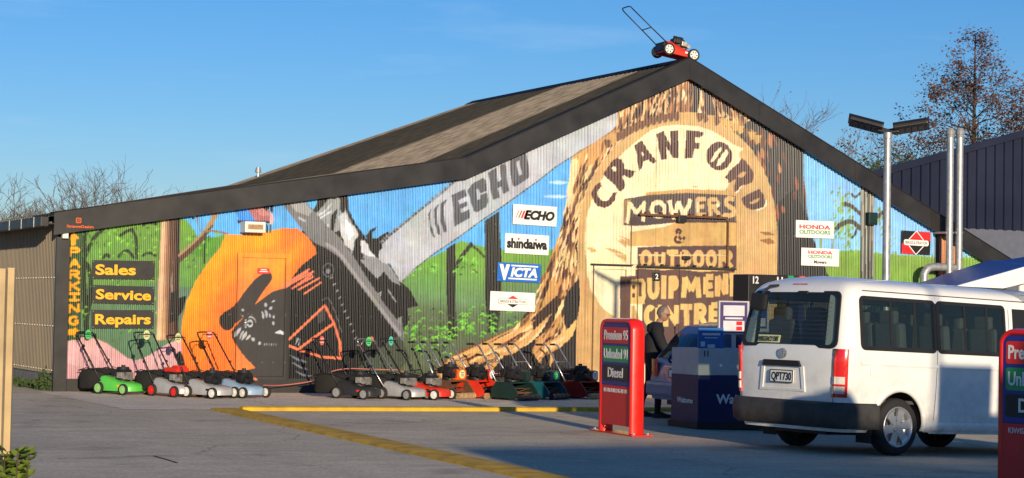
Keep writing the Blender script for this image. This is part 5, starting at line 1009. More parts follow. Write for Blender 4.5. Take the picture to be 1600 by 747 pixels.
# ------------------------------------------------------------------ fuel price signs
def price_sign(loc, rz, label):
    """x runs along the board, the printed face looks to -y; z up"""
    o = empty('price_sign', loc, rz, label, 'price sign', 'red edged fuel price signs'); W, H, r, D = .95, 1.49, .15, .22
    def outl(ins): 
        return [(-W/2+ins, .012)]+[(-W/2+r-(r-ins)*math.cos(a), H-r+(r-ins)*math.sin(a)) for a in np.linspace(0, PI/2, 9)]+[(W/2-r+(r-ins)*math.sin(a), H-r+(r-ins)*math.cos(a)) for a in np.linspace(0, PI/2, 9)]+[(W/2-ins, .012)]
    b = B(); rows = []
    for ins, y in ((.05, -.40*D), (.012, -.46*D), (.0, -.30*D), (-.012, 0), (.0, .30*D), (.012, .46*D), (.05, .40*D), (.07, 0)): rows.append([(x, y, z) for x, z in outl(ins)])
    rows.append(rows[0]); vr = b.grid(rows); bmesh.ops.remove_doubles(b.bm, verts=b.bm.verts, dist=1e-5); bmesh.ops.recalc_face_normals(b.bm, faces=b.bm.faces); fr = b.out('frame', 'red_bright', o, smooth=True)
    F = -.085
    b = B(); b.box((0, 0, .363), (W-.11, -2*F, .51)); b.out('lower_panel', 'panel_red', o)
    b = B(); b.prism([(x, F-.002, z) for x, z in [(-W/2+.05, .622), (W/2-.05, .622)]+[(W/2-r+.095*math.cos(a), H-r+.095*math.sin(a)) for a in np.linspace(0, PI/2, 7)]+[(-W/2+r+.095*math.cos(a), H-r+.095*math.sin(a)) for a in np.linspace(PI/2, PI, 7)]], (0, -2*F+.004, 0)); b.out('upper_panel', 'panel_blue', o)
    for txt, m, z in (('Premium 95', 'panel_red', 1.275), ('Unleaded 91', 'panel_green', 1.03), ('Diesel', 'sign_black', .785)):
        b = B(); b.prism([(x, F-.0025, zz) for x, zz in rrect(-.385, z-.105, .385, z+.105, .03)], (0, -.004, 0)); pn = b.out('fuel_panel', m, o)
        text_obj('lettering', txt, 'white_sign', pn, (0, F-.0068, z-.056), XD, ZD, height=.125, width=(.71 if txt != 'Diesel' else .45), bold=.02, align='CENTER')
    text_obj('slogan', 'KIWIS FUELING KIWIS', 'white_sign', o, (0, F-.0005, .53), XD, ZD, height=.052, width=.70, bold=.0, align='CENTER')
    b = B(); b.box((0, 0, .008), (W+.34, .30, .016), bev=.003); bp = b.out('base_plate', 'red_bright', o)
    for x in (-.58, .58):
        for y in (-.1, .1):
            b = B(); b.cyl((x, y, .016), (x, y, .04), .02, n=6); b.out('bolt', 'galv', bp)
    return o
pL = gnd(948, 674); pR = gnd(992, 681); c0 = (pL+pR)/2
price_sign((c0.x, c0.y, gz(c0.x, c0.y)+.004), R_(-94.5), 'red edged price sign standing in the sun left of the fuel pump')
q2 = CAM+ray(1632, 600)*17.6
price_sign((q2[0], q2[1], gz(q2[0], q2[1])+.004), R_(-84), 'red edged price sign in shade cut off by the right border')
# ------------------------------------------------------------------ fuel dispenser
pc0 = gnd(1090, 671); PX, PY = pc0.x, pc0.y
def dispenser():
    o = empty('fuel_dispenser', (PX, PY, gz(PX, PY)), 0, 'grey and navy fuel dispenser with header numbers 12 and 11 behind the van', 'fuel pump')
    L, D = 1.25, .72; up = lambda p: p
    b = B(); b.box((L/2, D/2, .04), (L+.06, D+.06, .1)); b.out('foot', 'black_plastic', o)
    b = B(); b.box((L/2, D/2, .42), (L, D, .68), bev=.01); lw = b.out('lower_cabinet', 'navy_panel', o)
    text_obj('lettering', 'Waitomo', 'white_sign', lw, (.30, -.003, .36), XD, ZD, height=.13, width=.82, bold=.03)
    text_obj('lettering', 'Waitomo', 'white_sign', lw, (-.003, .55, .36), (0, -1, 0), ZD, height=.075, width=.42, bold=.03)
    b = B(); b.box((L/2, D/2, .95), (L, D, .38), bev=.01); uc = b.out('upper_cabinet', 'pump_grey', o)
    text_obj('pump_number', '11', 'ink', uc, (.09, -.003, 1.03), XD, ZD, height=.075, bold=.03)
    b = B(); b.box((.09+.17, .1, 1.27), (.42, .03, .32), bev=.005); b.box((.26, .1, 1.12), (.3, .02, .06)); ps = b.out('poster_stand', 'poster_blue', o)
    b = B(); b.box((.26, .083, 1.34), (.3, .004, .03)); b.box((.26, .083, 1.29), (.22, .004, .012)); b.box((.12, .083, 1.2), (.07, .004, .07)); b.box((.26, .083, 1.17), (.12, .004, .05)); b.out('poster_print', 'poster_paper', ps)
    for xx in (.72, 1.12):
        b = B(); b.box((xx, .2, 1.42), (.035, .06, .62)); b.out('post', 'pump_grey', o)
    b = B(); b.box((.68, .16, 1.58), (.52, .05, .48), bev=.008); fr = b.out('poster_frame', 'pump_grey', o)
    b = B(); b.box((.67, .133, 1.58), (.46, .006, .44)); pp = b.out('poster', 'purple_poster', fr)
    b = B(); b.box((.67, .128, 1.68), (.36, .004, .15)); b.box((.67, .128, 1.46), (.36, .004, .15)); b.box((.67, .128, 1.57), (.3, .004, .025)); b.out('poster_print', 'poster_paper', pp)
    b = B()
    for k in range(2): b.box((.76, .125, 1.5-k*.075), (.1, .003, .055))
    b.out('poster_mark', 'panel_red', pp)
    b = B(); b.box((1.13, .16, 1.58), (.30, .05, .48), bev=.008); b.out('poster_frame', 'pump_grey', o)
    b = B(); b.box((1.13, .133, 1.6), (.22, .006, .34)); b.out('poster', 'panel_blue', o)
    b = B(); b.box((1.13, .129, 1.52), (.17, .004, .12)); b.out('poster_print', 'poster_paper', o)
    b = B(); b.box((1.65, D/2, 1.4), (1.3, .6, .55)); b.out('head_cabinet', 'pump_grey', o) if False else None
    # header on its own posts
    b = B(); b.box((1.45, .35, 2.0), (1.05, .4, .42), bev=.01); hd = b.out('header', 'sign_black', o)
    for t, x in (('12', 1.0), ('11', 1.42)): text_obj('pump_number', t, 'white_sign', hd, (x, .147, 2.08), XD, ZD, height=.1, width=.1, bold=.03)
    for m, x in (('panel_green', 1.66), ('red_bright', 1.86)):
        b = B(); b.box((x, .146, 2.12), (.10, .008, .17)); b.out('colour_tab', m, hd)
    for xx in (1.02, 1.88):
        b = B(); b.box((xx, .35, 1.0), (.08, .3, 1.6)); b.out('header_post', 'navy_panel', o)
    # hose and nozzle to the car
    return o
dispenser()
# ------------------------------------------------------------------ minibus
def loft_body(b, st, prof, mi=0): pass
def minibus():
    rr_ = gnd(1398, 712.5); 
    L, W, H = 4.84, 1.88, 2.08
    o = empty('minibus', (0, 0, 0), 0, 'white high roofed minibus parked at the pump with its tailgate towards the camera', 'minibus')
    # own frame: x forward from the tailgate, y left, z up from the road; right side = -y
    def side_y(z):   # half width of the body side at height z
        return float(np.interp(z, [.26, .34, .5, .8, 1.12, 1.2, 1.86, 1.94, 2.0, 2.045, 2.072, 2.085], [.84, .885, .905, .925, .935, .93, .855, .815, .74, .58, .38, .0]))
    def rear_x(z): return float(np.interp(z, [.26, .5, .62, 1.12, 1.2, 1.78, 1.90, 1.98, 2.05, 2.09], [.10, .075, .065, .05, .06, .16, .20, .27, .42, .60]))
    Zs = [.26, .34, .42, .5, .62, .72, .82, .92, 1.02, 1.12, 1.20, 1.25, 1.4, 1.55, 1.7, 1.81, 1.87, 1.91, 1.95, 1.99, 2.02, 2.05, 2.07, 2.08, 2.085]
    R = .16
    ss = [0., .012, .03, .06, .10, .16]
    Xst = [.16+k for k in ()]
    def corner(s): return R-math.sqrt(max(0, R*R-(R-s)**2)) if s < R else 0.
    win = [(.36, 2.80, 1.25, 1.81)]   # side window band openings (x0, x1, z0, z1)
    AX = (1.02, 3.50)
    splits = sorted({round(v, 4) for v in [.3, .36, .45, .57, 1.6, 1.75, 1.9, 2.2, 2.24, 2.6, 2.80, 2.9, 3.62, 3.8, 3.98]+[ax+.42*math.cos(PI*k/18) for ax in AX for k in range(19)]})
    xs_all = ss+[x-.0 for x in splits]
    def front_x(z): return float(np.interp(z, [.26, .5, .9, 1.1, 1.75, 1.95, 2.05, 2.09], [4.72, 4.80, 4.80, 4.70, 4.12, 3.85, 3.6, 3.3]))
    def pos(sx, z, sg):
        xr = rear_x(z); 
        if sx <= .16: x = xr+sx; y = side_y(z)-min(corner(sx), side_y(z)*.9)
        else:
            t = (sx-.16)/(3.98-.16); x = (xr+.16)*(1-t)+(front_x(z)-.5)*t if sx > 3.7 else max(sx, xr+.16+(sx-.16)*.2) ; y = side_y(z)
        return (x, sg*y, z)
    def zarch(x):
        for ax in AX:
            if abs(x-ax) < .42: return .33+math.sqrt(.42**2-(x-ax)**2)
        return 0.
    bm_ = B(); bm = bm_.bm; V = {}
    frs = [4.2, 4.35, 4.45, 4.5]
    def vert(ix, iz, sg):
        k = (ix, iz, sg if side_y(Zs[iz]) > 0 else 0)
        if k not in V:
            z = Zs[iz]
            if ix < len(xs_all):
                if xs_all[ix] > .3: z = max(z, zarch(xs_all[ix]))
                p = pos(xs_all[ix], z, sg)
            else:
                q = ix-len(xs_all); t = [(.0, 0), (.3, .02), (.42, .08), (.5, .2)][q]; p = (front_x(z)-.5+t[0], sg*max(side_y(z)-t[1], 0), z)
            V[k] = bm.verts.new(p)
        return V[k]
    nxs = len(xs_all)+4
    for sg in (-1, 1):
        for i in range(nxs-1):
            for j in range(len(Zs)-1):
                if i+1 < len(xs_all):
                    xm = (xs_all[i]+xs_all[i+1])/2; zm = (Zs[j]+Zs[j+1])/2
                    if any(a < xm < c and d < zm < e for a, c, d, e in win): continue
                q = [vert(i, j, sg), vert(i+1, j, sg), vert(i+1, j+1, sg), vert(i, j+1, sg)]
                q2 = []
                for v in q:
                    if v not in q2: q2.append(v)
                if len(q2) >= 3: bm.faces.new(q2 if sg < 0 else q2[::-1])
    # rear and front faces
    ny = 13
    for ix, sgn in ((0, 1), (nxs-1, -1)):
        rows = []
        for j, z in enumerate(Zs):
            a, c = vert(ix, j, -1), vert(ix, j, 1); row = [a]
            if a is not c:
                for k in range(1, ny-1):
                    t = k/(ny-1); y = a.co.y*(1-t)+c.co.y*t; u = abs(2*t-1); bul = .035*(1-u**2)*(-1 if ix == 0 else 1); row.append(bm.verts.new((a.co.x+bul, y, z)))
                row.append(c)
            rows.append(row)
        for j in range(len(Zs)-1):
            if len(rows[j+1]) == 1:
                for k in range(ny-1):
                    f = [rows[j][k], rows[j][k+1], rows[j+1][0]]; bm.faces.new(f[::-1] if sgn > 0 else f)
                continue
            for k in range(ny-1):
                zm = (Zs[j]+Zs[j+1])/2
                if ix == 0 and 1.25 < zm < 1.87 and 1 <= k <= ny-3: continue
                f = [rows[j][k], rows[j][k+1], rows[j+1][k+1], rows[j+1][k]]; bm.faces.new(f[::-1] if sgn > 0 else f)
    bmesh.ops.remove_doubles(bm, verts=bm.verts, dist=1e-5); bmesh.ops.recalc_face_normals(bm, faces=bm.faces)
    # wheel arches: flatten by cutting with a solid later
    me = bm_.mesh('body'); body = link('body', me, 'van_white', o, True)
    try: body.data.set_sharp_from_angle(angle=R_(48))
    except Exception: pass
    for ax in AX:
        for sg in (-1, 1):
            b = B(); b.grid([[(ax+.425*math.cos(a), sg*yy, max(.27, .33+.425*math.sin(a))) for a in np.linspace(-.15, PI+.15, 22)] for yy in (.50, .875)]); b.out('wheel_well', 'black_plastic', o)
            b = B(); b.grid([[(ax+r*math.cos(a), sg*(side_y(.33+r*math.sin(a))+dy), .33+r*math.sin(a)) for a in np.linspace(-.1, PI+.1, 26)] for r, dy in ((.415, -.02), (.415, .012), (.45, .016), (.49, .004))]); b.out('arch_flare', 'van_white', o, smooth=True)
            # wheel
            R2, wdt = .335, .2; w_ = tyre_wheel(o, (ax, sg*.80, R2), R2, wdt, 'black_metal'); w_.data.materials[0] = M['tyre']
            for c in list(w_.children): bpy.data.objects.remove(c)
            b = B(); yy = sg*wdt*.46; n = 40
            rows = [[(r*math.cos(2*PI*k/n), yy+sg*d, r*math.sin(2*PI*k/n)) for k in range(n)] for r, d in ((.242, -.012), (.236, .012), (.222, .01), (.212, -.05), (.20, -.075), (.0001, -.08))]; b.grid(rows, closed=True)
            b.out('rim', 'alloy', w_, smooth=True)
            b = B()
            for k in range(6):
                a = k*PI/3+.2; pts = []
                for r, hw_ in ((.055, .052), (.12, .046), (.19, .055), (.214, .066)): pts.append((r, hw_))
                ol = [(r*math.cos(a)-h*math.sin(a), yy+sg*(-.006 if r < .2 else .0), r*math.sin(a)+h*math.cos(a)) for r, h in pts]+[(r*math.cos(a)+h*math.sin(a), yy+sg*(-.006 if r < .2 else .0), r*math.sin(a)-h*math.cos(a)) for r, h in pts[::-1]]
                b.prism(ol, (0, -sg*.03, 0))
            b.cyl((0, yy-sg*.03, 0), (0, yy+sg*.006, 0), .062, n=20); b.out('spokes', 'alloy', w_)
            b = B()
            for k in range(6): b.cyl((.04*math.cos(k*PI/3), yy, .04*math.sin(k*PI/3)), (.04*math.cos(k*PI/3), yy+sg*.012, .04*math.sin(k*PI/3)), .008, n=6)
            b.cyl((0, yy, 0), (0, yy+sg*.012, 0), .025, n=14); b.out('wheel_nuts', 'galv', w_)
    # side windows: rubber surround then panes
    def sidept(x, z, sg, off): return (x, sg*(side_y(z)+off), z)
    for sg in (-1, 1):
        for wx0, wx1, nm in ((.345, 1.60, 0), (1.612, 2.83, 1)):
            outer = rrect(wx0, 1.215, wx1, 1.845, .07, 5); n = len(outer)
            inner = [(min(max(x, wx0+.055), wx1-.045), min(max(z, 1.265), 1.80)) for x, z in outer]
            b = B(); vo = [[b.bm.verts.new(sidept(x, z, sg, off)) for x, z in outer] for off in (.0, .007)]; vi = [[b.bm.verts.new(sidept(x, z, sg, off)) for x, z in inner] for off in (.009, -.03)]
            for A1, A2 in ((vo[0], vo[1]), (vo[1], vi[0]), (vi[0], vi[1])):
                for k in range(n):
                    try: b.bm.faces.new((A1[k], A1[(k+1) % n], A2[(k+1) % n], A2[k]))
                    except Exception: pass
            bmesh.ops.remove_doubles(b.bm, verts=b.bm.verts, dist=1e-5); bmesh.ops.recalc_face_normals(b.bm, faces=b.bm.faces)
            wf = b.out('window', 'black_plastic', o)
            cuts = [wx0+.05, wx0+(wx1-wx0)*.40, wx0+(wx1-wx0)*.72, wx1-.04]
            for k in range(3):
                b = B(); b.grid([[sidept(x, z, sg, .001+.002*(k % 2)) for x in np.linspace(cuts[k]+.008, cuts[k+1]-.008, 4)] for z in np.linspace(1.25, 1.82, 6)]); b.out('pane', 'van_glass', wf)
                if k < 2: 
                    b = B(); x = cuts[k+1]; b.grid([[sidept(x+dx, z, sg, .007) for dx in (-.018, .018)] for z in np.linspace(1.25, 1.82, 5)]); b.out('window_bar', 'black_plastic', wf)
        # front door window and seams
        b = B(); b.prism([sidept(2.96, 1.2, sg, .003), sidept(3.85, 1.2, sg, .003), sidept(3.62, 1.81, sg, .003), sidept(2.96, 1.81, sg, .003)], (0, sg*.006, 0)); b.out('front_door_window', 'black_plastic', o)
        b = B()
        for xs_ in (1.606, 2.89):
            b.grid([[sidept(xs_+dx, z, sg, .002) for dx in (-.004, .004)] for z in np.linspace(.42, 1.88, 14)])
        b.grid([[sidept(x, 1.905+dz, sg, .003) for x in np.linspace(.42, 3.7, 12)] for dz in (-.006, .006)])
        b.out('door_seam', 'bumper_grey', o)
        b = B(); b.grid([[sidept(x, z, sg, off) for x in np.linspace(1.5, 3.1, 10)] for z, off in ((.40, .0), (.385, .012), (.30, .012), (.275, -.01))]); b.out('sill', 'van_white', o, smooth=True)
        b = B(); b.grid([[sidept(x, z, sg, off) for x in np.linspace(.35, 3.95, 16)] for z, off in ((1.085, .0), (1.075, .008), (1.05, .008), (1.035, .0))]); b.out('waist_line', 'van_white', o, smooth=True)
    # tailgate glass
    def rearpt(y, z, off=0.):
        hwz = side_y(z); u = min(1, abs(y)/(hwz-.10)); return (rear_x(z)-.035*(1-u*u)-off, y, z)
    def rwin(sc, dz=0.):
        pts = []
        for x, z in rrect(-.82, 1.215+dz, .82, 1.885-dz, .09, 5):
            f_ = np.interp(z, [1.2, 1.88], [1.01, .915]); pts.append((x*f_*sc, z))
        return pts
    outer = rwin(1.0); inner = [(x*.94, 1.55+(z-1.55)*.88) for x, z in outer]; n = len(outer)
    b = B(); vo = [[b.bm.verts.new(rearpt(x, z, off)) for x, z in outer] for off in (-.01, .010)]; vi = [[b.bm.verts.new(rearpt(x, z, off)) for x, z in inner] for off in (.012, -.03)]
    for A1, A2 in ((vo[0], vo[1]), (vo[1], vi[0]), (vi[0], vi[1])):
        for k in range(n): b.bm.faces.new((A1[k], A1[(k+1) % n], A2[(k+1) % n], A2[k]))
    bmesh.ops.recalc_face_normals(b.bm, faces=b.bm.faces); rwf = b.out('rear_window', 'black_plastic', o)
    b = B(); b.grid([[rearpt(y*np.interp(z, [1.2, 1.88], [1.01, .915]), z, .004) for y in np.linspace(-.79, .79, 13)] for z in np.linspace(1.245, 1.855, 8)]); b.out('pane', 'van_glass', rwf, smooth=True)
    b = B()
    for k in range(9):
        z = 1.33+k*.052; b.tube([rearpt(y, z, .0035) for y in np.linspace(-.66, .66, 9)], .0016, n=4)
    b.out('heater_lines', 'rust', rwf)
    b = B(); b.prism([rearpt(.50, 1.262, .014), rearpt(.10, 1.262, .014), rearpt(.10, 1.352, .014), rearpt(.50, 1.352, .014)], (-.003, 0, 0)); st_ = b.out('sticker', 'tag_cream', rwf)
    text_obj('lettering', 'EMERGENCY EXIT', 'ink', st_, (rearpt(.30, 1.28, .022)[0], .30, 1.278), (0, -1, 0), (.12, 0, 1), width=.36, height=.06, bold=.0, align='CENTER')
    # tail lamps wrap the corner
    for sg in (-1, 1):
        def lamp(z0, z1, m, nm, par):
            b = B(); rows = []
            for z in np.linspace(z0, z1, 9):
                yb = side_y(z); row = [None]
                inn = .118 if z < 1.1 else .095 if z < 1.17 else .06; row[0] = (rearpt(sg*(yb-inn), z, .010)[0], sg*(yb-inn), z)
                for s_ in (0, .012, .03, .055, .08, .10): row.append((rear_x(z)+s_-.010*(1-s_/.12)-.0, sg*(yb-corner(s_)+.010), z))
                rows.append(row)
            b.grid(rows); bmesh.ops.recalc_face_normals(b.bm, faces=b.bm.faces); return b.out(nm, m, par, smooth=True)
        tl = lamp(.66, 1.215, 'lens_red', 'tail_lamp', o); 
        b = B()
        for z0, z1 in ((.70, .785), (.81, .895)):
            rows = []
            for z in np.linspace(z0, z1, 3):
                yb = side_y(z); row = [(rearpt(sg*(yb-.105), z, .015)[0], sg*(yb-.105), z)]
                for s_ in (0, .012, .03, .055, .075): row.append((rear_x(z)+s_-.015, sg*(yb-corner(s_)+.014), z))
                b_ = rows.append(row)
            b.grid(rows)
        bmesh.ops.recalc_face_normals(b.bm, faces=b.bm.faces); b.out('clear_lens', 'lens_clear', tl, smooth=True)
    # tailgate details
    b = B(); b.prism([rearpt(.36, .99, .004), rearpt(-.30, .99, .004), rearpt(-.26, 1.06, .004), rearpt(.33, 1.06, .004)], (-.03, 0, 0)); b.out('tailgate_handle', 'black_plastic', o)
    rec = []
    b = B(); b.ringxz([rearpt(y, z, -.004) for y, z in ((.42, .70), (-.36, .70), (-.33, .995), (.39, .995))], [rearpt(y, z, -.004) for y, z in ((.37, .73), (-.31, .73), (-.28, .98), (.34, .98))], (-.016, 0, 0)); b.out('plate_surround', 'van_white', o)
    b = B(); b.box((rearpt(.02, .87)[0]-.018, .02, .87), (.012, .40, .15), bev=.004); pl = b.out('number_plate', 'plate_white', o)
    b = B(); b.ringxz([(rearpt(.02, .87)[0]-.0245, .02+y, .87+z) for y, z in rrect(-.20, -.075, .20, .075, .012)], [(rearpt(.02, .87)[0]-.0245, .02+y, .87+z) for y, z in rrect(-.19, -.065, .19, .065, .01)], (-.003, 0, 0)); b.out('plate_frame', 'ink', pl)
    text_obj('lettering', 'QPT730', 'ink', pl, (rearpt(.02, .87)[0]-.025, .02, .825), (0, -1, 0), ZD, width=.34, height=.09, bold=.02, align='CENTER')
    b = B(); ex = rearpt(.02, 1.14)[0]-.012; n = 24
    el = lambda a, c, r_: [(ex, .02+a*math.cos(2*PI*k/n), 1.14+c*math.sin(2*PI*k/n)) for k in range(n)]
    b.ringxz(el(.075, .06, 0), el(.063, .049, 0), (-.008, 0, 0)); b.ringxz(el(.030, .056, 0), el(.02, .046, 0), (-.009, 0, 0)); b.ringxz([(x, y, z+.012) for x, y, z in el(.055, .026, 0)], [(x, y, z+.012) for x, y, z in el(.045, .017, 0)], (-.0095, 0, 0)); b.out('emblem', 'chrome', o)
    b = B(); b.box((rear_x(1.955)-.012, .0, 1.955), (.03, .26, .035), rot=(0, .6, 0), bev=.01); b.out('brake_lamp', 'lens_red', o)
    b = B(); b.tube([rearpt(.36, 1.95, .0), (rearpt(.36, 1.95)[0]-.10, .40, 1.94), (rearpt(.36, 1.85)[0]-.15, .42, 1.84)], .018); b.box((rearpt(.40, 1.7)[0]-.17, .40, 1.74), (.09, .22, .21), rot=(.1, 0, .2), bev=.04); b.out('rear_mirror', 'black_plastic', o)
    b = B(); b.box((rear_x(1.86)-.03, -.14, 1.865), (.03, .16, .04), bev=.01); b.out('wiper_base', 'black_plastic', o)
    b = B()
    for sg in (-1, 1): b.grid([[(rearpt(sg*(side_y(z)-.125+d_), z, .003)[0], sg*(side_y(z)-.125+d_), z) for d_ in (-.004, .004)] for z in np.linspace(.60, 1.2, 8)])
    b.out('tailgate_seam', 'bumper_grey', o)
    b = B(); b.prism([(x, -(side_y(z)+.003), z) for x, z in rrect(.50, .92, .68, 1.08, .02)], (0, -.004, 0)); b.out('fuel_flap', 'van_white', o)
    for sg in (-1, 1):
        b = B(); b.box((2.95, sg*(side_y(1.0)+.02), 1.0), (.17, .03, .04), bev=.01); b.out('door_handle', 'van_white', o)
        b = B(); b.box((.56, sg*.80, .27), (.012, .24, .26)); b.out('mud_flap', 'rubber', o)
    # bumper
    b = B(); rows = []
    for z, off in ((.30, .02), (.34, .09), (.45, .11), (.56, .105), (.60, .07)):
        row = []
        for s_, y in [(.62, -.92), (.40, -.925), (.20, -.92), (.06, -.88)]+[(0., y) for y in np.linspace(-.8, .8, 9)]+[(.06, .88), (.20, .92), (.40, .925), (.62, .92)]: row.append((.07+s_-off*(1. if s_ < .3 else .1), y*(1.0+.012*(off > .08)), z))
        rows.append(row)
    rows.append([(p[0]+.07 if abs(p[1]) < .9 else p[0], p[1]*.97, .60) for p in rows[-1]]); b.grid(rows); bmesh.ops.recalc_face_normals(b.bm, faces=b.bm.faces); b.out('rear_bumper', 'bumper_grey', o, smooth=True)
    b = B(); b.box((2.3, 0, .33), (4.2, 1.5, .06)); b.box((.75, .2, .30), (.5, .9, .2)); b.cyl((.2, .45, .27), (.9, .45, .27), .035); b.box((1.02, 0, .33), (.12, 1.3, .12)); b.out('underbody', 'black_plastic', o)
    b = B(); b.box((2.3, 0, .62), (4.0, 1.66, .04)); b.box((2.3, 0, 2.0), (3.2, 1.1, .02)); b.out('cabin_floor', 'interior', o)
    for x in (.62, 1.35, 2.1, 3.0):
        for y in (-.55, -.08, .5):
            b = B(); b.box((x+.1, y, .95), (.48, .42, .14), bev=.05); b.box((x-.14, y, 1.25), (.13, .44, .62), rot=(0, -.12, 0), bev=.05); b.box((x-.19, y, 1.62), (.10, .26, .17), bev=.04); b.out('passenger_seat', 'seat_cloth', o)
    for sg in (-1, 1):
        b = B(); b.box((4.62, sg*.62, .80), (.12, .34, .22), bev=.04); b.out('headlight', 'lens_clear', o)
        b = B(); b.box((4.05, sg*1.03, 1.34), (.1, .18, .26), bev=.03); b.out('wing_mirror', 'black_plastic', o)
    b = B(); b.prism([(4.70+.0, -.70, 1.13), (4.70, .70, 1.13), (4.17, .66, 1.72), (4.17, -.66, 1.72)], (.012, 0, .01)); b.out('windscreen', 'car_glass', o)
    b = B(); b.box((4.78, 0, .45), (.16, 1.8, .3), bev=.06); b.out('front_bumper', 'van_white', o)
    # place: rear right wheel on the traced contact point
    p = rr_; ang = R_(7.5); pitch_ = R_(1.9)
    o.rotation_euler = (0, pitch_, ang); c, s_ = math.cos(ang), math.sin(ang); lx, ly = AX[0], -.86
    ox, oy = p.x-(lx*c-ly*s_), p.y-(lx*s_+ly*c); o.location = (ox, oy, p.z+math.sin(pitch_)*lx+.004)
    return o
minibus()
# ------------------------------------------------------------------ the car being filled
def wagon():
    p = gnd(1046, 656); o = empty('estate_car', (0, 0, 0), 0, 'silver blue estate car being filled on the far side of the pump', 'car')
    W = .85
    prof = [(.0, .32), (-.03, .45), (-.02, .62), (.02, .80), (.06, .92), (.30, 1.28), (.48, 1.43), (.9, 1.49), (1.7, 1.49), (2.3, 1.42), (2.95, 1.05), (3.1, .98), (3.9, .86), (4.2, .70), (4.28, .5), (4.2, .3)]
    b = B(); rows = []
    for yy, sx, sz in ((-1, 1, 1), (-.97, 0, 0), (-.6, 0, 0), (0, 0, 0), (.6, 0, 0), (.97, 0, 0), (1, 1, 1)):
        row = []
        for x, z in prof:
            hw_ = W*np.interp(z, [.3, .6, .9, 1.3, 1.5], [.96, 1.0, .98, .80, .70]); ins = .05 if abs(yy) == 1 else 0; bul = .06*(1-yy*yy) if x < .3 else 0
            xx = x-bul+(ins if x < 2 else -ins); zz = z-(.03 if abs(yy) == 1 and z > 1.2 else 0); row.append((xx, yy*hw_, zz))
        rows.append(row)
    vr = b.grid(rows); b.bm.faces.new(vr[0]); b.bm.faces.new(vr[-1][::-1]); bmesh.ops.recalc_face_normals(b.bm, faces=b.bm.faces); bd = b.out('body', 'car_silver', o, smooth=True)
    try: bd.data.set_sharp_from_angle(angle=R_(45))
    except Exception: pass
    b = B(); q = lambda t, y: (.055+.26*t-.06*(1-(y/.8)**2)*1.0-.012, y*np.interp(.92+.36*t, [.9, 1.3], [.84, .70]), .94+.37*t); b.grid([[q(t, y) for y in np.linspace(-.9, .9, 7)] for t in (0, .5, 1.0)]); b.out('rear_window', 'car_glass', o, smooth=True)
    for sg in (-1, 1):
        b = B(); sy = lambda z: sg*(W*np.interp(z, [.9, 1.3, 1.5], [.98, .80, .70])+.006); b.grid([[(x, sy(z), z) for x in xr] for z, xr in ((.95, (.32, 1.2, 2.0, 2.85)), (1.15, (.42, 1.2, 2.0, 2.6)), (1.36, (.58, 1.2, 1.9, 2.2)))]); b.out('side_window', 'car_glass', o)
        b = B(); b.grid([[(-.02+s_+.02*(z-.7), sg*yy, z) for s_, yy in ((-.03, .58), (-.012, .78), (.03, .845), (.16, .862))] for z in (.66, .78, .92)]); b.out('tail_lamp', 'lens_red', o, smooth=True)
        for ax in (.75, 3.3):
            w_ = tyre_wheel(o, (ax, sg*.74, .305), .305, .19, 'alloy'); 
    b = B(); b.box((-.03, 0, .48), (.16, 1.68, .22), bev=.05); b.out('rear_bumper', 'car_silver', o)
    b = B(); b.box((-.095, 0, .72), (.012, .36, .13)); pl = b.out('number_plate', 'plate_white', o); b = B(); b.ringxz([(-.102, y, .72+z) for y, z in rrect(-.18, -.065, .18, .065, .01)], [(-.102, y, .72+z) for y, z in rrect(-.168, -.053, .168, .053, .01)], (-.002, 0, 0)); b.out('plate_frame', 'ink', pl)
    b = B(); b.box((-.085, 0, .82), (.03, .6, .03), bev=.008); b.out('boot_trim', 'chrome', o)
    b = B(); b.box((2, 0, .28), (3.6, 1.4, .1)); b.out('underbody', 'black_plastic', o)
    ang = R_(0); o.location = (p.x-.75+.55, p.y-.62, gz(p.x, p.y)); return o
car = wagon()
# ------------------------------------------------------------------ the man at the pump
def skin_mesh(name, verts, edges, radii, root=0, sub=2):
    me = bpy.data.meshes.new(name); me.from_pydata(verts, edges, []); o = bpy.data.objects.new(name, me); C.objects.link(o)
    md = o.modifiers.new('s', 'SKIN'); md.use_smooth_shade = True; sv = me.skin_vertices[0].data
    for i, r in enumerate(radii): sv[i].radius = r if isinstance(r, tuple) else (r, r)
    for i in range(len(verts)): sv[i].use_root = (i == root)
    ms = o.modifiers.new('u', 'SUBSURF'); ms.levels = sub; ms.render_levels = sub
    dg = bpy.context.evaluated_depsgraph_get(); dg.update(); m2 = bpy.data.meshes.new_from_object(o.evaluated_get(dg)); bpy.data.objects.remove(o); m2.name = name; return m2
def chain_mesh(name, chains, sub=2):
    """several skinned chains that share joints: each a list of (point, radius)"""
    vs, es, rs = [], [], []; idx = {}
    for ch in chains:
        prev = None
        for p, r in ch:
            k = tuple(round(c, 4) for c in p)
            if k not in idx: idx[k] = len(vs); vs.append(p); rs.append(r)
            if prev is not None and prev != idx[k]: es.append((prev, idx[k]))
            prev = idx[k]
    return skin_mesh(name, vs, es, rs, 0, sub)
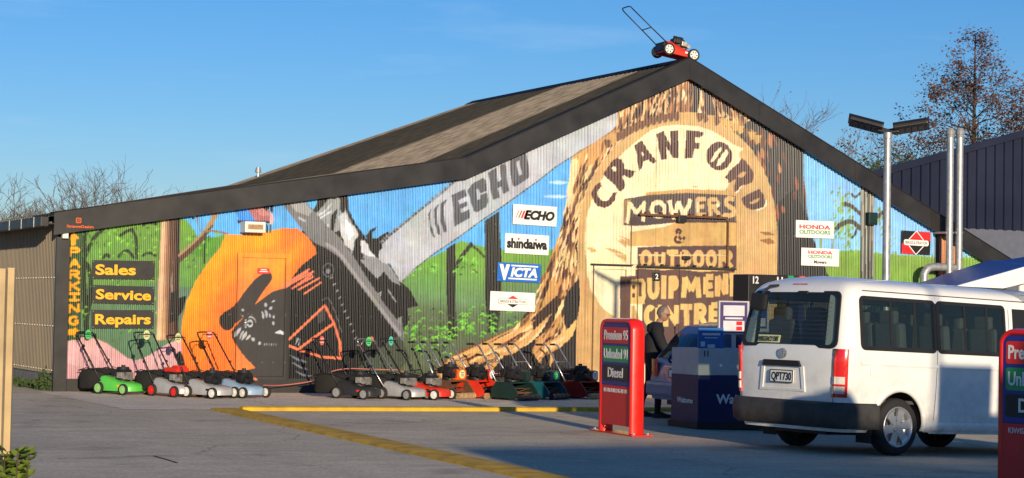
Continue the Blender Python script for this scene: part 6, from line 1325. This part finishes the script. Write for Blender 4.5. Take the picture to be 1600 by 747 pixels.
def person():
    p = gnd(1017, 652); o = empty('person', (p.x, p.y, gz(p.x, p.y)), 0, 'grey haired man in dark jacket and trousers holding the fuel hose beside the car', 'person')
    # own frame: faces +x (turned a little to the camera), y left
    hip = (0, 0, .93); chest = (.05, 0, 1.28); neck = (.10, 0, 1.45)
    tors = [[(hip, (.17, .13)), ((.02, 0, 1.08), (.215, .17)), (chest, (.225, .175)), ((.08, 0, 1.40), (.15, .12)), (neck, (.066, .066)), ((.14, 0, 1.52), .06)]]
    for sg in (-1, 1):
        hand = (.40, sg*.20-.06, .92) if sg < 0 else (.42, .10, .98)
        el = (.16, sg*.32, 1.08) if sg < 0 else (.18, .30, 1.08)
        tors.append([((.08, 0, 1.40), (.15, .12)), ((.06, sg*.14, 1.39), .10), ((.06, sg*.225, 1.33), .095), (el, .076), ((el[0]*.35+hand[0]*.65, el[1]*.35+hand[1]*.65, el[2]*.35+hand[2]*.65), .060), (hand, .036)])
    for sg, fx in ((-1, .12), (1, -.12)):
        tors.append([(hip, (.17, .13)), ((0, sg*.095, .86), .105), ((fx*.5+.03, sg*.11, .50), .068), ((fx-.02, sg*.12, .28), .060), ((fx-.03, sg*.12, .12), .052), ((fx-.03, sg*.12, .06), .05)])
    me = chain_mesh('body', tors); body = link('body', me, ['jacket', 'trousers', 'skin'], o, True)
    co = [v.co.copy() for v in me.vertices]
    for f in me.polygons:
        c = f.center; f.material_index = 1 if c.z < .90 and abs(c.y) < .23 and c.x < .3 else (2 if c.z > 1.465 and abs(c.y) < .1 else 0)
    # head
    hc = Vector((.17, 0, 1.60)); rot = Euler((0, R_(24), R_(-22))).to_matrix().to_4x4()
    b = B(); b.sph((0, 0, 0), .1, (.98, .78, 1.18), n=24)
    for v in b.bm.verts:
        if v.co.z < -.03: v.co.y *= 1+(v.co.z+.03)*2.4; v.co.x += .018*min(1, (-.03-v.co.z)/.06)
        if v.co.x > .07 and -.02 < v.co.z < .03: v.co.x -= .006
    b.prism([(.088, 0, .035), (.086, -.013, -.018), (.118, 0, -.022), (.086, .013, -.018)], (.002, 0, -.004)); b.sph((.105, 0, -.02), .016, n=8)
    for sg in (-1, 1): b.sph((0., sg*.079, -.005), .03, (.55, .3, 1), n=8)
    b.box((.087, 0, -.055), (.02, .045, .010), bev=.004)
    head = b.out('head', 'skin', o, smooth=True); head.matrix_local = Matrix.Translation(hc) @ rot
    b = B(); b.sph((-.012, 0, .012), .101, (.98, .82, 1.14), n=24); dl = [v for v in b.bm.verts if v.co.x > .03-.03*max(0, v.co.z*4) and v.co.z < .112 or v.co.z < -.065 or v.co.x > .045]; bmesh.ops.delete(b.bm, geom=dl, context='VERTS'); b.out('hair', 'hair_grey', head, smooth=True)
    b = B()
    for sg in (-1, 1):
        b.tube([(.094+.002*math.cos(t), sg*.034+.024*math.cos(t), .015+.018*math.sin(t)) for t in np.linspace(0, 2*PI, 14)], .0028, n=5); b.tube([(.09, sg*.058, .018), (.0, sg*.08, .018)], .0025, n=5)
    b.tube([(.1, -.01, .018), (.1, .01, .018)], .0025, n=5); b.out('glasses', 'ink', head)
    b = B()
    for sg in (-1, 1): b.sph((.086, sg*.033, .013), .012, (.6, 1, .7), n=8)
    b.out('eyes', 'ink', head)
    b = B(); b.tube([(.03+.085*math.cos(t), .09*math.sin(t), 1.43+.02*math.cos(t)) for t in np.linspace(.6, 2*PI-.6, 14)], .026, n=8); b.out('collar', 'jacket', o, smooth=True)
    b = B()
    for sg, fx in ((-1, .12), (1, -.12)):
        rows = []
        for x, hw_, h in ((-.10, .035, .07), (-.05, .042, .10), (.03, .045, .095), (.12, .05, .06), (.18, .042, .05), (.205, .02, .03)): rows.append([(fx+x-.0, sg*.125+hw_*a, h*c) for a, c in ((-1, .02), (-1, .6), (-.5, 1), (.5, 1), (1, .6), (1, .02))])
        vr = b.grid(rows); b.bm.faces.new(vr[0]); b.bm.faces.new(vr[-1])
    bmesh.ops.recalc_face_normals(b.bm, faces=b.bm.faces); b.out('shoes', 'shoe', o, smooth=True)
    # hands: palm plus five curled fingers
    for hand, sg in (((.40, -.26, .92), -1), ((.42, .10, .98), 1)):
        h = Vector(hand); chs = [[(tuple(h), (.024, .034)), (tuple(h+Vector((.045, 0, -.01))), (.018, .038)), (tuple(h+Vector((.085, 0, -.018))), (.016, .036))]]
        me = chain_mesh('hand', chs, 1); ho = link('hand', me, 'skin', o, True)
        for k, ln in enumerate((.9, 1.05, 1., .8)):
            y = (k-1.5)*.02; r0 = h+Vector((.075, y, -.016)); m2 = chain_mesh('finger', [[(tuple(r0), .0095), (tuple(r0+Vector((.032*ln, 0, -.008))), .0092), (tuple(r0+Vector((.042*ln, 0, -.034))), .0085), (tuple(r0+Vector((.018*ln, 0, -.048))), .0075)]], 1); link('finger', m2, 'skin', ho, True)
        r0 = h+Vector((.02, -sg*.03, -.005)); m2 = chain_mesh('thumb', [[(tuple(r0), .011), (tuple(r0+Vector((.028, -sg*.02, -.014))), .0105), (tuple(r0+Vector((.055, -sg*.018, -.026))), .009)]], 1); link('thumb', m2, 'skin', ho, True)
    o.rotation_euler = (0, 0, R_(-28)); return o
pers = person()
# hose from the dispenser to the nozzle in his hand
bpy.context.view_layer.update()
hnd = pers.matrix_world @ Vector((.47, -.26, .89)) if False else Vector((pers.location.x+.40*math.cos(-.49)-(-.26)*math.sin(-.49), pers.location.y+.40*math.sin(-.49)+(-.26)*math.cos(-.49), pers.location.z+.90))
b = B(); z0 = gz(PX, PY)
pts = [tuple(hnd), (hnd.x+.25, hnd.y-.12, hnd.z-.04), (hnd.x*.55+PX*.45+.1, hnd.y*.55+PY*.45, z0+.86), (PX+.0, PY+.78, z0+.93), (PX+.12, PY+.755, z0+1.1)]
b.tube(catmull(pts, 6, False), .017, n=10); hs = tag(b.out('fuel_hose', 'rubber', smooth=True), 'black fuel hose hanging between the pump and the man\'s hand', 'hose')
dv = Vector((1, .15, -.25)).normalized(); b = B(); a = hnd-dv*.06; b.cyl(a, a+dv*.18, .022, .018); b.cyl(a+dv*.18, a+dv*.34, .011); b.box(tuple(a+Vector((.06, 0, -.06))), (.14, .02, .02), rot=(0, .2, 0), bev=.005); tag(b.out('fuel_nozzle', 'black_plastic'), 'black fuel nozzle held by the man at the car', 'nozzle')
# ------------------------------------------------------------------ light pole with two solar lamps
def light_pole():
    Yp = -11.2; b0 = onY(1387.5, 432, Yp); t0 = onY(1387, 214, Yp); x, z1 = t0[0], t0[2]; z0 = gz(x, Yp); o = empty('lamp_post', (x, Yp, z0), 0, 'galvanised lamp post with two black solar lamp heads', 'lamp post'); h = z1-z0
    b = B(); b.cyl((0, 0, 0), (0, 0, h), .06, .05, n=20); b.cyl((0, 0, 0), (0, 0, .02), .16, n=20); b.cyl((0, 0, h-.02), (0, 0, h+.06), .062, n=20); b.out('pole', 'galv', o, smooth=False)
    lat = Vector((math.cos(R_(38)), -math.sin(R_(38)), 0)); 
    for sg, tilt in ((-1, 15), (1, 9)):
        rz = math.atan2(lat.y*sg, lat.x*sg); mt = Matrix.Translation((0, 0, h+.02)) @ Euler((0, -R_(tilt), rz)).to_matrix().to_4x4()
        b = B(); b.box((.33, 0, .07), (.48, .30, .06), bev=.018); b.box((.08, 0, .05), (.16, .09, .07), bev=.015); hd = b.out('lamp_head', 'led_black', o); hd.matrix_local = mt @ Euler((R_(-16*sg), 0, 0)).to_matrix().to_4x4()
        b = B(); b.box((.34, 0, .103), (.50, .36, .016), bev=.003); b.out('solar_panel', 'solar_cell', hd)
        b = B()
        for k in range(4): b.box((.20+k*.09, 0, .036), (.07, .17, .01))
        b.out('led_array', 'solar_cell', hd)
    return o
light_pole()
# vent pipes and the elbow pipe by the wall
def vent(px, ybot):
    Yp = -.45; t = onY(px+1, 206, Yp); o = empty('vent_pipe', (t[0], Yp, gz(t[0], Yp)), 0, {1484: 'galvanised vent pipe standing left of its twin before the mural', 1499: 'galvanised vent pipe standing right of its twin before the mural'}[px], 'vent pipe', 'fuel tank vent pipes'); h = t[2]-gz(t[0], Yp)
    b = B(); b.cyl((0, 0, 0), (0, 0, h-.06), .075, n=20); b.out('pipe', 'galv', o); b = B(); b.cyl((0, 0, h-.06), (0, 0, h+.02), .095, n=20); b.cyl((0, 0, h+.02), (0, 0, h+.08), .095, .06, n=20); b.cyl((0, 0, h-.12), (0, 0, h-.06), .082, n=20); b.out('cap', 'wheel_grey', o)
    b = B()
    for z in (1.4, h*.62): b.box((0, .2, z), (.2, .42, .04)); 
    b.out('clamp', 'galv', o); return o
vent(1484, 430); vent(1499, 418)
q = [onY(x, y, -.38) for x, y in ((1444, 470), (1444, 428), (1450, 419.5), (1462, 417), (1490, 418.5), (1494, 419))]
q = [tuple(v) for v in q]; q[0] = (q[1][0], -.38, gz(q[1][0], -.38)); b = B(); b.tube([q[0], q[1]]+catmull(q[1:5], 6, False)[1:]+[q[5]], .085, n=16); o = b.out('elbow_pipe', 'galv', smooth=True); tag(o, 'thick galvanised pipe bending over to the twin vent pipes', 'pipe')
# ------------------------------------------------------------------ blue canopy at the right
def canopy():
    A = lambda x, y, Y: Vector(onY(x, y, Y)); Yf, Yb = -5.2, -1.2
    f0, f1 = A(1490, 447, Yf), A(1604, 415, Yf); d = (f1-f0); f2 = f0+d*2.4; k0, k1 = A(1436, 442, Yb), A(1546, 406, Yb); e = k1-k0; k2 = k0+e*.98; apx = k2
    o = empty('car_wash_canopy', (f2.x, -3.2, gz(f2.x, -3)), 0, 'canopy with sloping blue roof and white fascia at the right edge', 'canopy'); inv = Matrix.Translation(-o.location)
    L = lambda v: tuple(v-o.location)
    dn = Vector((0, 0, -.05)); b = B(); rows = []
    f3 = f2+Vector((3., 0, 0)); k3 = k2+Vector((5., 0, .12))
    b.prism([L(f0), L(f1), L(f2), L(k3), L(k2), L(k0)], (0, 0, -.05)); b.out('roof_slope', 'canopy_blue', o)
    b = B(); b.prism([L(f0+Vector((0, -.02, .0))), L(f2+Vector((0, -.02, 0))), L(f2+Vector((0, -.02, -.40))), L(f0+Vector((1.1, -.02, -.02)))], (0, -.06, 0)); b.out('fascia', 'white_paint', o)
    for t in (.45, .7, .95):
        p = f0+d*2.4*t; b = B(); b.cyl(L(p+Vector((0, .3, -.2))), L(Vector((p.x, p.y+.3, gz(p.x, p.y)))), .06, n=14); b.out('post', 'white_paint', o)
    b = B(); p = f0+d*1.3; b.cyl(L(p+Vector((-.1, .4, -.9))), L(p+Vector((.9, .4, -.1))), .05, n=10); b.out('brace', 'black_metal', o)
canopy()
# ------------------------------------------------------------------ navy shed behind
def navy_shed():
    Ys = 5.5; a = onY(1366, 276, Ys); c = onY(1600, 212, Ys); bt = onY(1500, 357, Ys); sl_ = (c[2]-a[2])/(c[0]-a[0]); x0 = WR+.35; x1 = c[0]+9; top = lambda u: a[2]+(x0+u-a[0])*sl_
    o = empty('navy_shed', (x0, Ys, gz(x0, Ys)), 0, 'navy ribbed metal shed with a sloping roof edge behind the workshop', 'shed')
    def loc(oo): oo.matrix_parent_inverse = Matrix.Translation(-Vector(o.location)); return oo
    z1 = bt[2]; loc(ribbed('cladding', (x0, Ys), (x1, Ys), z1, 0, 'navy', o, rib=.30, h=.045, top=top))
    b = B(); b.prism([(x0, Ys-.02, -.4), (x1, Ys-.02, -.4), (x1, Ys-.02, z1+.01), (x0, Ys-.02, z1+.01)], (0, .1, 0)); loc(b.out('lower_wall', 'slate_wall', o))
    b = B(); b.prism([(x0-.1, Ys-.12, top(-.1)-.02), (x1, Ys-.12, top(x1-x0)-.02), (x1, Ys-.12, top(x1-x0)+.16), (x0-.1, Ys-.12, top(-.1)+.16)], (0, .1, 0)); loc(b.out('barge_board', 'navy', o))
    b = B(); b.prism([(x0, Ys+.1, z1+.4), (x1, Ys+.1, z1+.4), (x1, Ys+9, z1+.2), (x0, Ys+9, z1+.2)], (0, 0, .05)); loc(b.out('roof', 'navy', o))
    b = B(); b.prism([(x0, Ys+.1, -.4), (x0, Ys+9, -.4), (x0, Ys+9, z1+.2), (x0, Ys+.1, z1+.4)], (.06, 0, 0)); loc(b.out('side_wall', 'navy', o))
navy_shed()
# ------------------------------------------------------------------ trees
def grow(b, p, d, L, r, depth, tips, spread=.55, up=.12, n=2, rmin=.004, rnd=random, curve=.18, minlen=.15):
    pts = [Vector(p)]; rs = [r]; dd = Vector(d).normalized(); seg = 4
    for i in range(seg):
        dd = (dd+Vector((rnd.gauss(0, curve), rnd.gauss(0, curve), rnd.gauss(up*.5, curve*.7)))).normalized(); pts.append(pts[-1]+dd*L/seg); rs.append(max(rmin*(.25 if depth == 0 and i == seg-1 else .6 if depth == 0 else 1.), r*(1-.42*(i+1)/seg)))
    b.tube(pts, rs, n=5 if r > .03 else 3)
    if depth == 0: tips.append((pts[-1], dd)); tips.append((pts[2], dd)); return
    for k in range(n+(1 if rnd.random() < .30 else 0)):
        i = rnd.choice([2, 3, 4]) if k else 4; ax = dd.orthogonal(); ax.rotate(Matrix.Rotation(rnd.uniform(0, 2*PI), 3, dd)); nd = (dd+ax*rnd.uniform(spread*.5, spread*1.3)+Vector((0, 0, up))).normalized(); grow(b, pts[i], nd, L*rnd.uniform(.62, .86), rs[i]*.72, depth-1, tips, spread, up, n, rmin, rnd, curve)
def bare_tree(px, ptop, D, label, seed, spread=.6, group='bare winter trees behind the workshop', lean=0., leaves=None, nl=0, depth=7, thick=.085, pbase=None):
    rnd = random.Random(seed); d = ray(px, ptop); h_ = math.hypot(d[0], d[1]); t = D/h_; top = CAM+t*d; x, y = top[0], top[1]; H = top[2]+.3
    o = empty('bare_tree', (x, y, -.3), 0, label, 'tree', group); b = B(); tips = []
    b.tube([(0, 0, 0), (.05, 0, H*.14), (0, .05, H*.26)], [thick*1.3, thick, thick*.85], n=8)
    for k in range(4):
        a = 2*PI*k/4+rnd.uniform(-.4, .4); grow(b, (0, .05*(k % 2), H*(.20+.03*k)), (math.cos(a)*.7, math.sin(a)*.7, 1.0), H*.235, thick*.62, depth-1, tips, spread, .13, 2, .006*D/60, rnd, .15)
    zm = max(v.co.z for v in b.bm.verts); k = H/zm
    for v in b.bm.verts: v.co.z *= k; v.co.x *= 1.15*max(1, k); v.co.y *= 1.15*max(1, k)
    b.out('trunk', 'bark_grey', o)
    if leaves:
        b = B()
        for _ in range(nl):
            p, dd = rnd.choice(tips); p = Vector((p.x*1.15*max(1, k), p.y*1.15*max(1, k), p.z*k))+Vector((rnd.gauss(0, .12), rnd.gauss(0, .12), rnd.gauss(0, .12))); s = rnd.uniform(.03, .06); e1_ = Vector((rnd.gauss(0, 1), rnd.gauss(0, 1), rnd.gauss(0, 1))).normalized()*s; e2_ = e1_.orthogonal().normalized()*s*.7; b.bm.faces.new([b.bm.verts.new(p+q_) for q_ in (e1_, e2_, -e1_, -e2_)])
        b.out('crown', leaves, o)
    return o
bare_tree(15, 268, 66, 'bare grey tree farthest left behind the brown side wall', 3, group='bare winter trees behind the workshop')
bare_tree(52, 272, 60, 'bare twiggy tree second from the left behind the gutter', 11)
bare_tree(98, 262, 62, 'bare tree with dense dark twigs above the corner of the mural', 5)
bare_tree(142, 268, 66, 'bare tree with open wiry twigs above the words on the barge board', 8)
bare_tree(200, 246, 62, 'tallest bare tree at the right of the row behind the low roof', 14)
bare_tree(268, 292, 78, 'small distant bare tree just showing over the low roof', 21, thick=.08)
bare_tree(1287, 128, 62, 'slender bare tree right of the gable with a few dark red leaves', 31, leaves='leaf_red', nl=160, spread=.4)
bare_tree(1338, 195, 58, 'short bare tree with red leaves behind the lamp heads', 35, leaves='leaf_red', nl=300, spread=.5)
def leafy_tree():
    rnd = random.Random(5); D = 58.; d = ray(1524, 52); t = D/math.hypot(d[0], d[1]); top = CAM+t*d; H = top[2]+.3; o = empty('brown_leaved_tree', (top[0], top[1], -.3), 0, 'tall conical tree with sparse brown leaves above the navy shed', 'tree')
    b = B(); tips = []; b.tube([(0, 0, 0), (.03, 0, H*.4), (-.02, 0, H*.75), (0, 0, H)], [.16, .11, .05, .012], n=8)
    z = H*.30
    while z < H*.97:
        f_ = (z/H); Lb = (1-f_)*H*.52*rnd.uniform(.75, 1.15)+.25
        for k in range(2 if f_ < .85 else 1):
            a = rnd.uniform(0, 2*PI); el = .25+.5*f_; grow(b, (0, 0, z), (math.cos(a), math.sin(a), el), Lb*.52, .012+.05*(1-f_), 3 if f_ < .8 else 2, tips, .55, .02, 2, .006, rnd, .14)
        z += H*.018
    b.out('trunk', 'bark', o); b = B()
    for p, dd in tips:
        for _ in range(13):
            q_ = p+Vector((rnd.gauss(0, .13), rnd.gauss(0, .13), rnd.gauss(-.03, .10))); s = rnd.uniform(.025, .055); e1_ = Vector((rnd.gauss(0, 1), rnd.gauss(0, 1), rnd.gauss(0, 1))).normalized()*s; e2_ = e1_.orthogonal().normalized()*s*.75; b.bm.faces.new([b.bm.verts.new(q_+w_) for w_ in (e1_, e2_, -e1_, -e2_)])
    b.out('crown', 'leaf_brown', o); print('tips', len(tips))
leafy_tree()
def bush(px, ptop, D, w_, h_, label, m, seed, n=1400, size=.07):
    rnd = random.Random(seed); d = ray(px, ptop); t = D/math.hypot(d[0], d[1]); top = CAM+t*d; o = empty('evergreen_bush', (top[0], top[1], top[2]-h_), 0, label, 'bush', 'evergreen bushes behind the workshop'); b = B(); lobes = [(rnd.uniform(-.5, .5)*w_, rnd.uniform(-.5, .5)*w_, rnd.uniform(.35, .8)*h_, rnd.uniform(.18, .34)*w_) for _ in range(12)]+[(0, 0, h_*.75, h_*.25)]
    for _ in range(n):
        x, y, z, r = rnd.choice(lobes); v = Vector((rnd.gauss(0, 1), rnd.gauss(0, 1), rnd.gauss(0, 1))).normalized()*r*rnd.uniform(.6, 1.08); q_ = Vector((x, y, z))+v
        if q_.z < 0: continue
        s = rnd.uniform(.5, 1)*size; e1_ = Vector((rnd.gauss(0, 1), rnd.gauss(0, 1), rnd.gauss(0, 1))).normalized()*s; e2_ = e1_.orthogonal().normalized()*s*.6; b.bm.faces.new([b.bm.verts.new(q_+w) for w in (e1_, e2_, -e1_, -e2_)])
    b.out('crown', m, o); b = B()
    for x, y, z, r in lobes: b.tube([(0, 0, -3), (x*.4, y*.4, z*.4), (x, y, z)], [.06, .04, .015], n=5)
    b.out('trunk', 'bark', o)
bush(1368, 240, 50, 2.0, 2.6, 'dark evergreen bush behind the roof edge left of the lamp post', 'leaf_green', 41)
bush(1398, 232, 52, 2.2, 2.4, 'evergreen bush between the lamp post and the navy shed', 'leaf_green', 42)
bush(1430, 240, 50, 1.6, 2.2, 'small olive bush rising over the navy roof edge', 'leaf_green', 43, 900)
# ------------------------------------------------------------------ timber fence boards and shrub close to the camera
def fence_board(px0, px1, ptop, dist, label, ang=0):
    d0, d1 = ray(px0, 600), ray(px1, 600); k = dist/np.dot(d0, _f); a = CAM+d0*k; c = CAM+d1*k; dt = ray(px0, ptop); top = CAM+dt*(dist/np.dot(dt, _f)); o = empty('fence_board', ((a[0]+c[0])/2, (a[1]+c[1])/2, gz(a[0], a[1])), 0, label, 'fence board', 'timber boards at the left edge'); wv = math.hypot(c[0]-a[0], c[1]-a[1]); h = top[2]-o.location.z
    b = B(); b.box((0, 0, h/2), (wv, .045, h), bev=.004); bo = b.out('board', 'timber', o); o.rotation_euler = (0, 0, math.atan2(c[1]-a[1], c[0]-a[0])+ang); return o
fence_board(-14, 6.0, 419, 8.2, 'timber board with its edge cut off by the left border')
fence_board(7.5, 19, 418, 8.3, 'timber post right of the cut off board', .15)
def shrub():
    p = CAM+ray(12, 747)*8.0; x, y = p[0], p[1]; z = gz(x, y); o = empty('shrub', (x, y, z), 0, 'bright green leafy shrub in the bottom left corner', 'shrub'); rnd = random.Random(9); b = B(); lf = B(); H = (CAM+ray(12, 684)*8.0)[2]-z
    for k in range(9):
        a = 2*PI*k/9; r_ = rnd.uniform(.03, .12); tip = Vector((r_*math.cos(a), r_*math.sin(a), H*rnd.uniform(.86, 1.04))); base = Vector((r_*.3*math.cos(a), r_*.3*math.sin(a), 0)); b.tube([base, (base+tip)/2+Vector((0, 0, .02)), tip], [.007, .005, .003], n=5)
        for t in np.linspace(.78, 1., 9):
            for s_ in (-1, 1):
                q_ = base.lerp(tip, float(t)); aa = rnd.uniform(0, 2*PI); dr = Vector((math.cos(aa), math.sin(aa), rnd.uniform(.1, .8))).normalized(); ln = rnd.uniform(.04, .065); sd_ = dr.cross(Vector((0, 0, 1))).normalized()*ln*.36; up_ = sd_.cross(dr).normalized()*.006
                vs = [lf.bm.verts.new(v) for v in (q_, q_+dr*ln*.4+sd_+up_, q_+dr*ln*.75+sd_*.8+up_, q_+dr*ln, q_+dr*ln*.75-sd_*.8+up_, q_+dr*ln*.4-sd_+up_)]; mid_ = lf.bm.verts.new(q_+dr*ln*.55-up_)
                for i in range(6): lf.bm.faces.new((vs[i], vs[(i+1) % 6], mid_))
    b.out('stems', 'bark', o); lf.out('leaves', 'leaf_bright', o, smooth=True)
shrub()
def weeds():
    rnd = random.Random(3); b = B()
    for k in range(420):
        y = rnd.uniform(.1, 5.5); big = math.exp(-((y-.35)/.3)**2); x = -.16-abs(rnd.gauss(0, .09)); hh = rnd.uniform(.05, .16)+big*rnd.uniform(.05, .36); z = gz(x, y); dx, dy = rnd.gauss(0, .06), rnd.gauss(0, .06); tip = Vector((x+dx, y+dy, z+hh)); b.tube([(x, y, z), tip], [.004, .002], n=3)
        for j in range(5):
            q_ = Vector((x, y, z)).lerp(tip, rnd.uniform(.3, 1)); s = rnd.uniform(.018, .04); e1_ = Vector((rnd.gauss(0, 1), rnd.gauss(0, 1), rnd.gauss(0, .5))).normalized()*s; e2_ = e1_.orthogonal().normalized()*s*.6; b.bm.faces.new([b.bm.verts.new(q_+w) for w in (e1_, e2_, -e1_, -e2_)])
    tag(b.out('weeds', 'weed'), kind='stuff')
weeds()
# saw cuts and a patch in the concrete
mk('crack', (.05, .047, .042), .9, var=.2); mk('chalk', (.48, .46, .42), .8, var=.4, scale=20)
def line(px, m, w_=.012, name='ground_mark'):
    b = B(); P = [gnd(*p) for p in px]; rows = []
    for i, p in enumerate(P):
        t = (P[min(i+1, len(P)-1)]-P[max(i-1, 0)]).normalized(); n_ = Vector((-t.y, t.x, 0))*w_; rows.append([(p.x+n_.x, p.y+n_.y, gz(p.x, p.y)+.006), (p.x-n_.x, p.y-n_.y, gz(p.x, p.y)+.006)])
    b.grid(rows); tag(b.out(name, m), kind='structure')
line([(240, 713), (258, 718), (277, 724)], 'crack', .014); line([(120, 717), (170, 715), (215, 713), (238, 713)], 'chalk', .010); line([(180, 726), (214, 726)], 'chalk', .012); line([(90, 716), (98, 718), (106, 716)], 'chalk', .01); line([(50, 657), (63, 657)], 'crack', .02)
# ------------------------------------------------------------------ unseen shadow casters added behind and beside the camera to shade the forecourt front
def shade_casters():
    TS = math.tan(SUN_EL)/math.cos(math.atan(.19)); SAZ = .19
    Yc = -42.; h0 = (-12.9-Yc)*TS-.05; x0 = 1.15-SAZ*(-13.0-Yc); x1 = 15.
    o = empty('shade_block', (x0, Yc, 0), 0, 'plain unseen block added behind the camera to shade the forecourt front', 'shadow caster')  # invented block, its height set so its shadow ends on the forecourt
    b = B(); b.box(((x1-x0)/2, -3, h0/2-.2), (x1-x0, 6, h0+.4)); b.out('wall', 'brick_far', o)
    b = B(); b.box(((x1-x0)/2, .03, 2.0), (5, .06, 2.4)); b.out('window', 'car_glass', o)
    a = 6.75-SAZ*(-15-Yc)-x0; z = 3.0+(-15-Yc)*TS
    b = B(); b.cyl((a, .3, 0), (a, .3, z), .05, n=10); b.out('shade_pole', 'galv', o)  # thin pole added to throw a faint upright shadow on the minibus
    Yh = -26.0; sx = SAZ*(-15-Yh); dz = (-15-Yh)*TS
    xa, xb = 6.75-sx, 8.9-sx; g_ = gz(xa, Yh); o = empty('slotted_shade_screen', (xa, Yh, g_), 0, 'tall unseen screen with two narrow gaps, added to shade the side of the minibus', 'screen')  # added screen, its gaps cut to leave bright slots in the minibus shade
    b = B(); b.box(((xb-xa)/2, 0, (.50+dz)/2), (xb-xa, .08, .50+dz)); b.out('lower_board', 'timber', o)
    for p, q in ((0, .86), (.99, 1.18), (1.30, 2.15)):
        b = B(); b.box(((p+q)/2, 0, (.505+1.08)/2+dz), (q-p, .08, 1.08-.505)); b.out('upper_board', 'timber', o)
    sx = SAZ*(-14.3-Yh); dz = (-14.3-Yh)*TS; o = empty('round_shade_block', (5.3-sx, Yh, gz(5.3-sx, Yh)), 0, 'round topped grey block added out of view to shade the tailgate of the minibus', 'air station')  # made-up round topped block that throws a rounded shadow on the tailgate
    b = B(); b.prism([(x, -.15, z) for x, z in [(-.27, 0), (.27, 0)]+[(.27*math.cos(t), .36+dz+.27*math.sin(t)) for t in np.linspace(0, PI, 14)]], (0, .3, 0)); b.out('body', 'pump_grey', o)
    b = B(); b.tube([(.28, 0, .9), (.5, 0, .5), (.45, 0, .2), (.3, .1, .6)], .02); b.out('hose', 'rubber', o)
shade_casters()
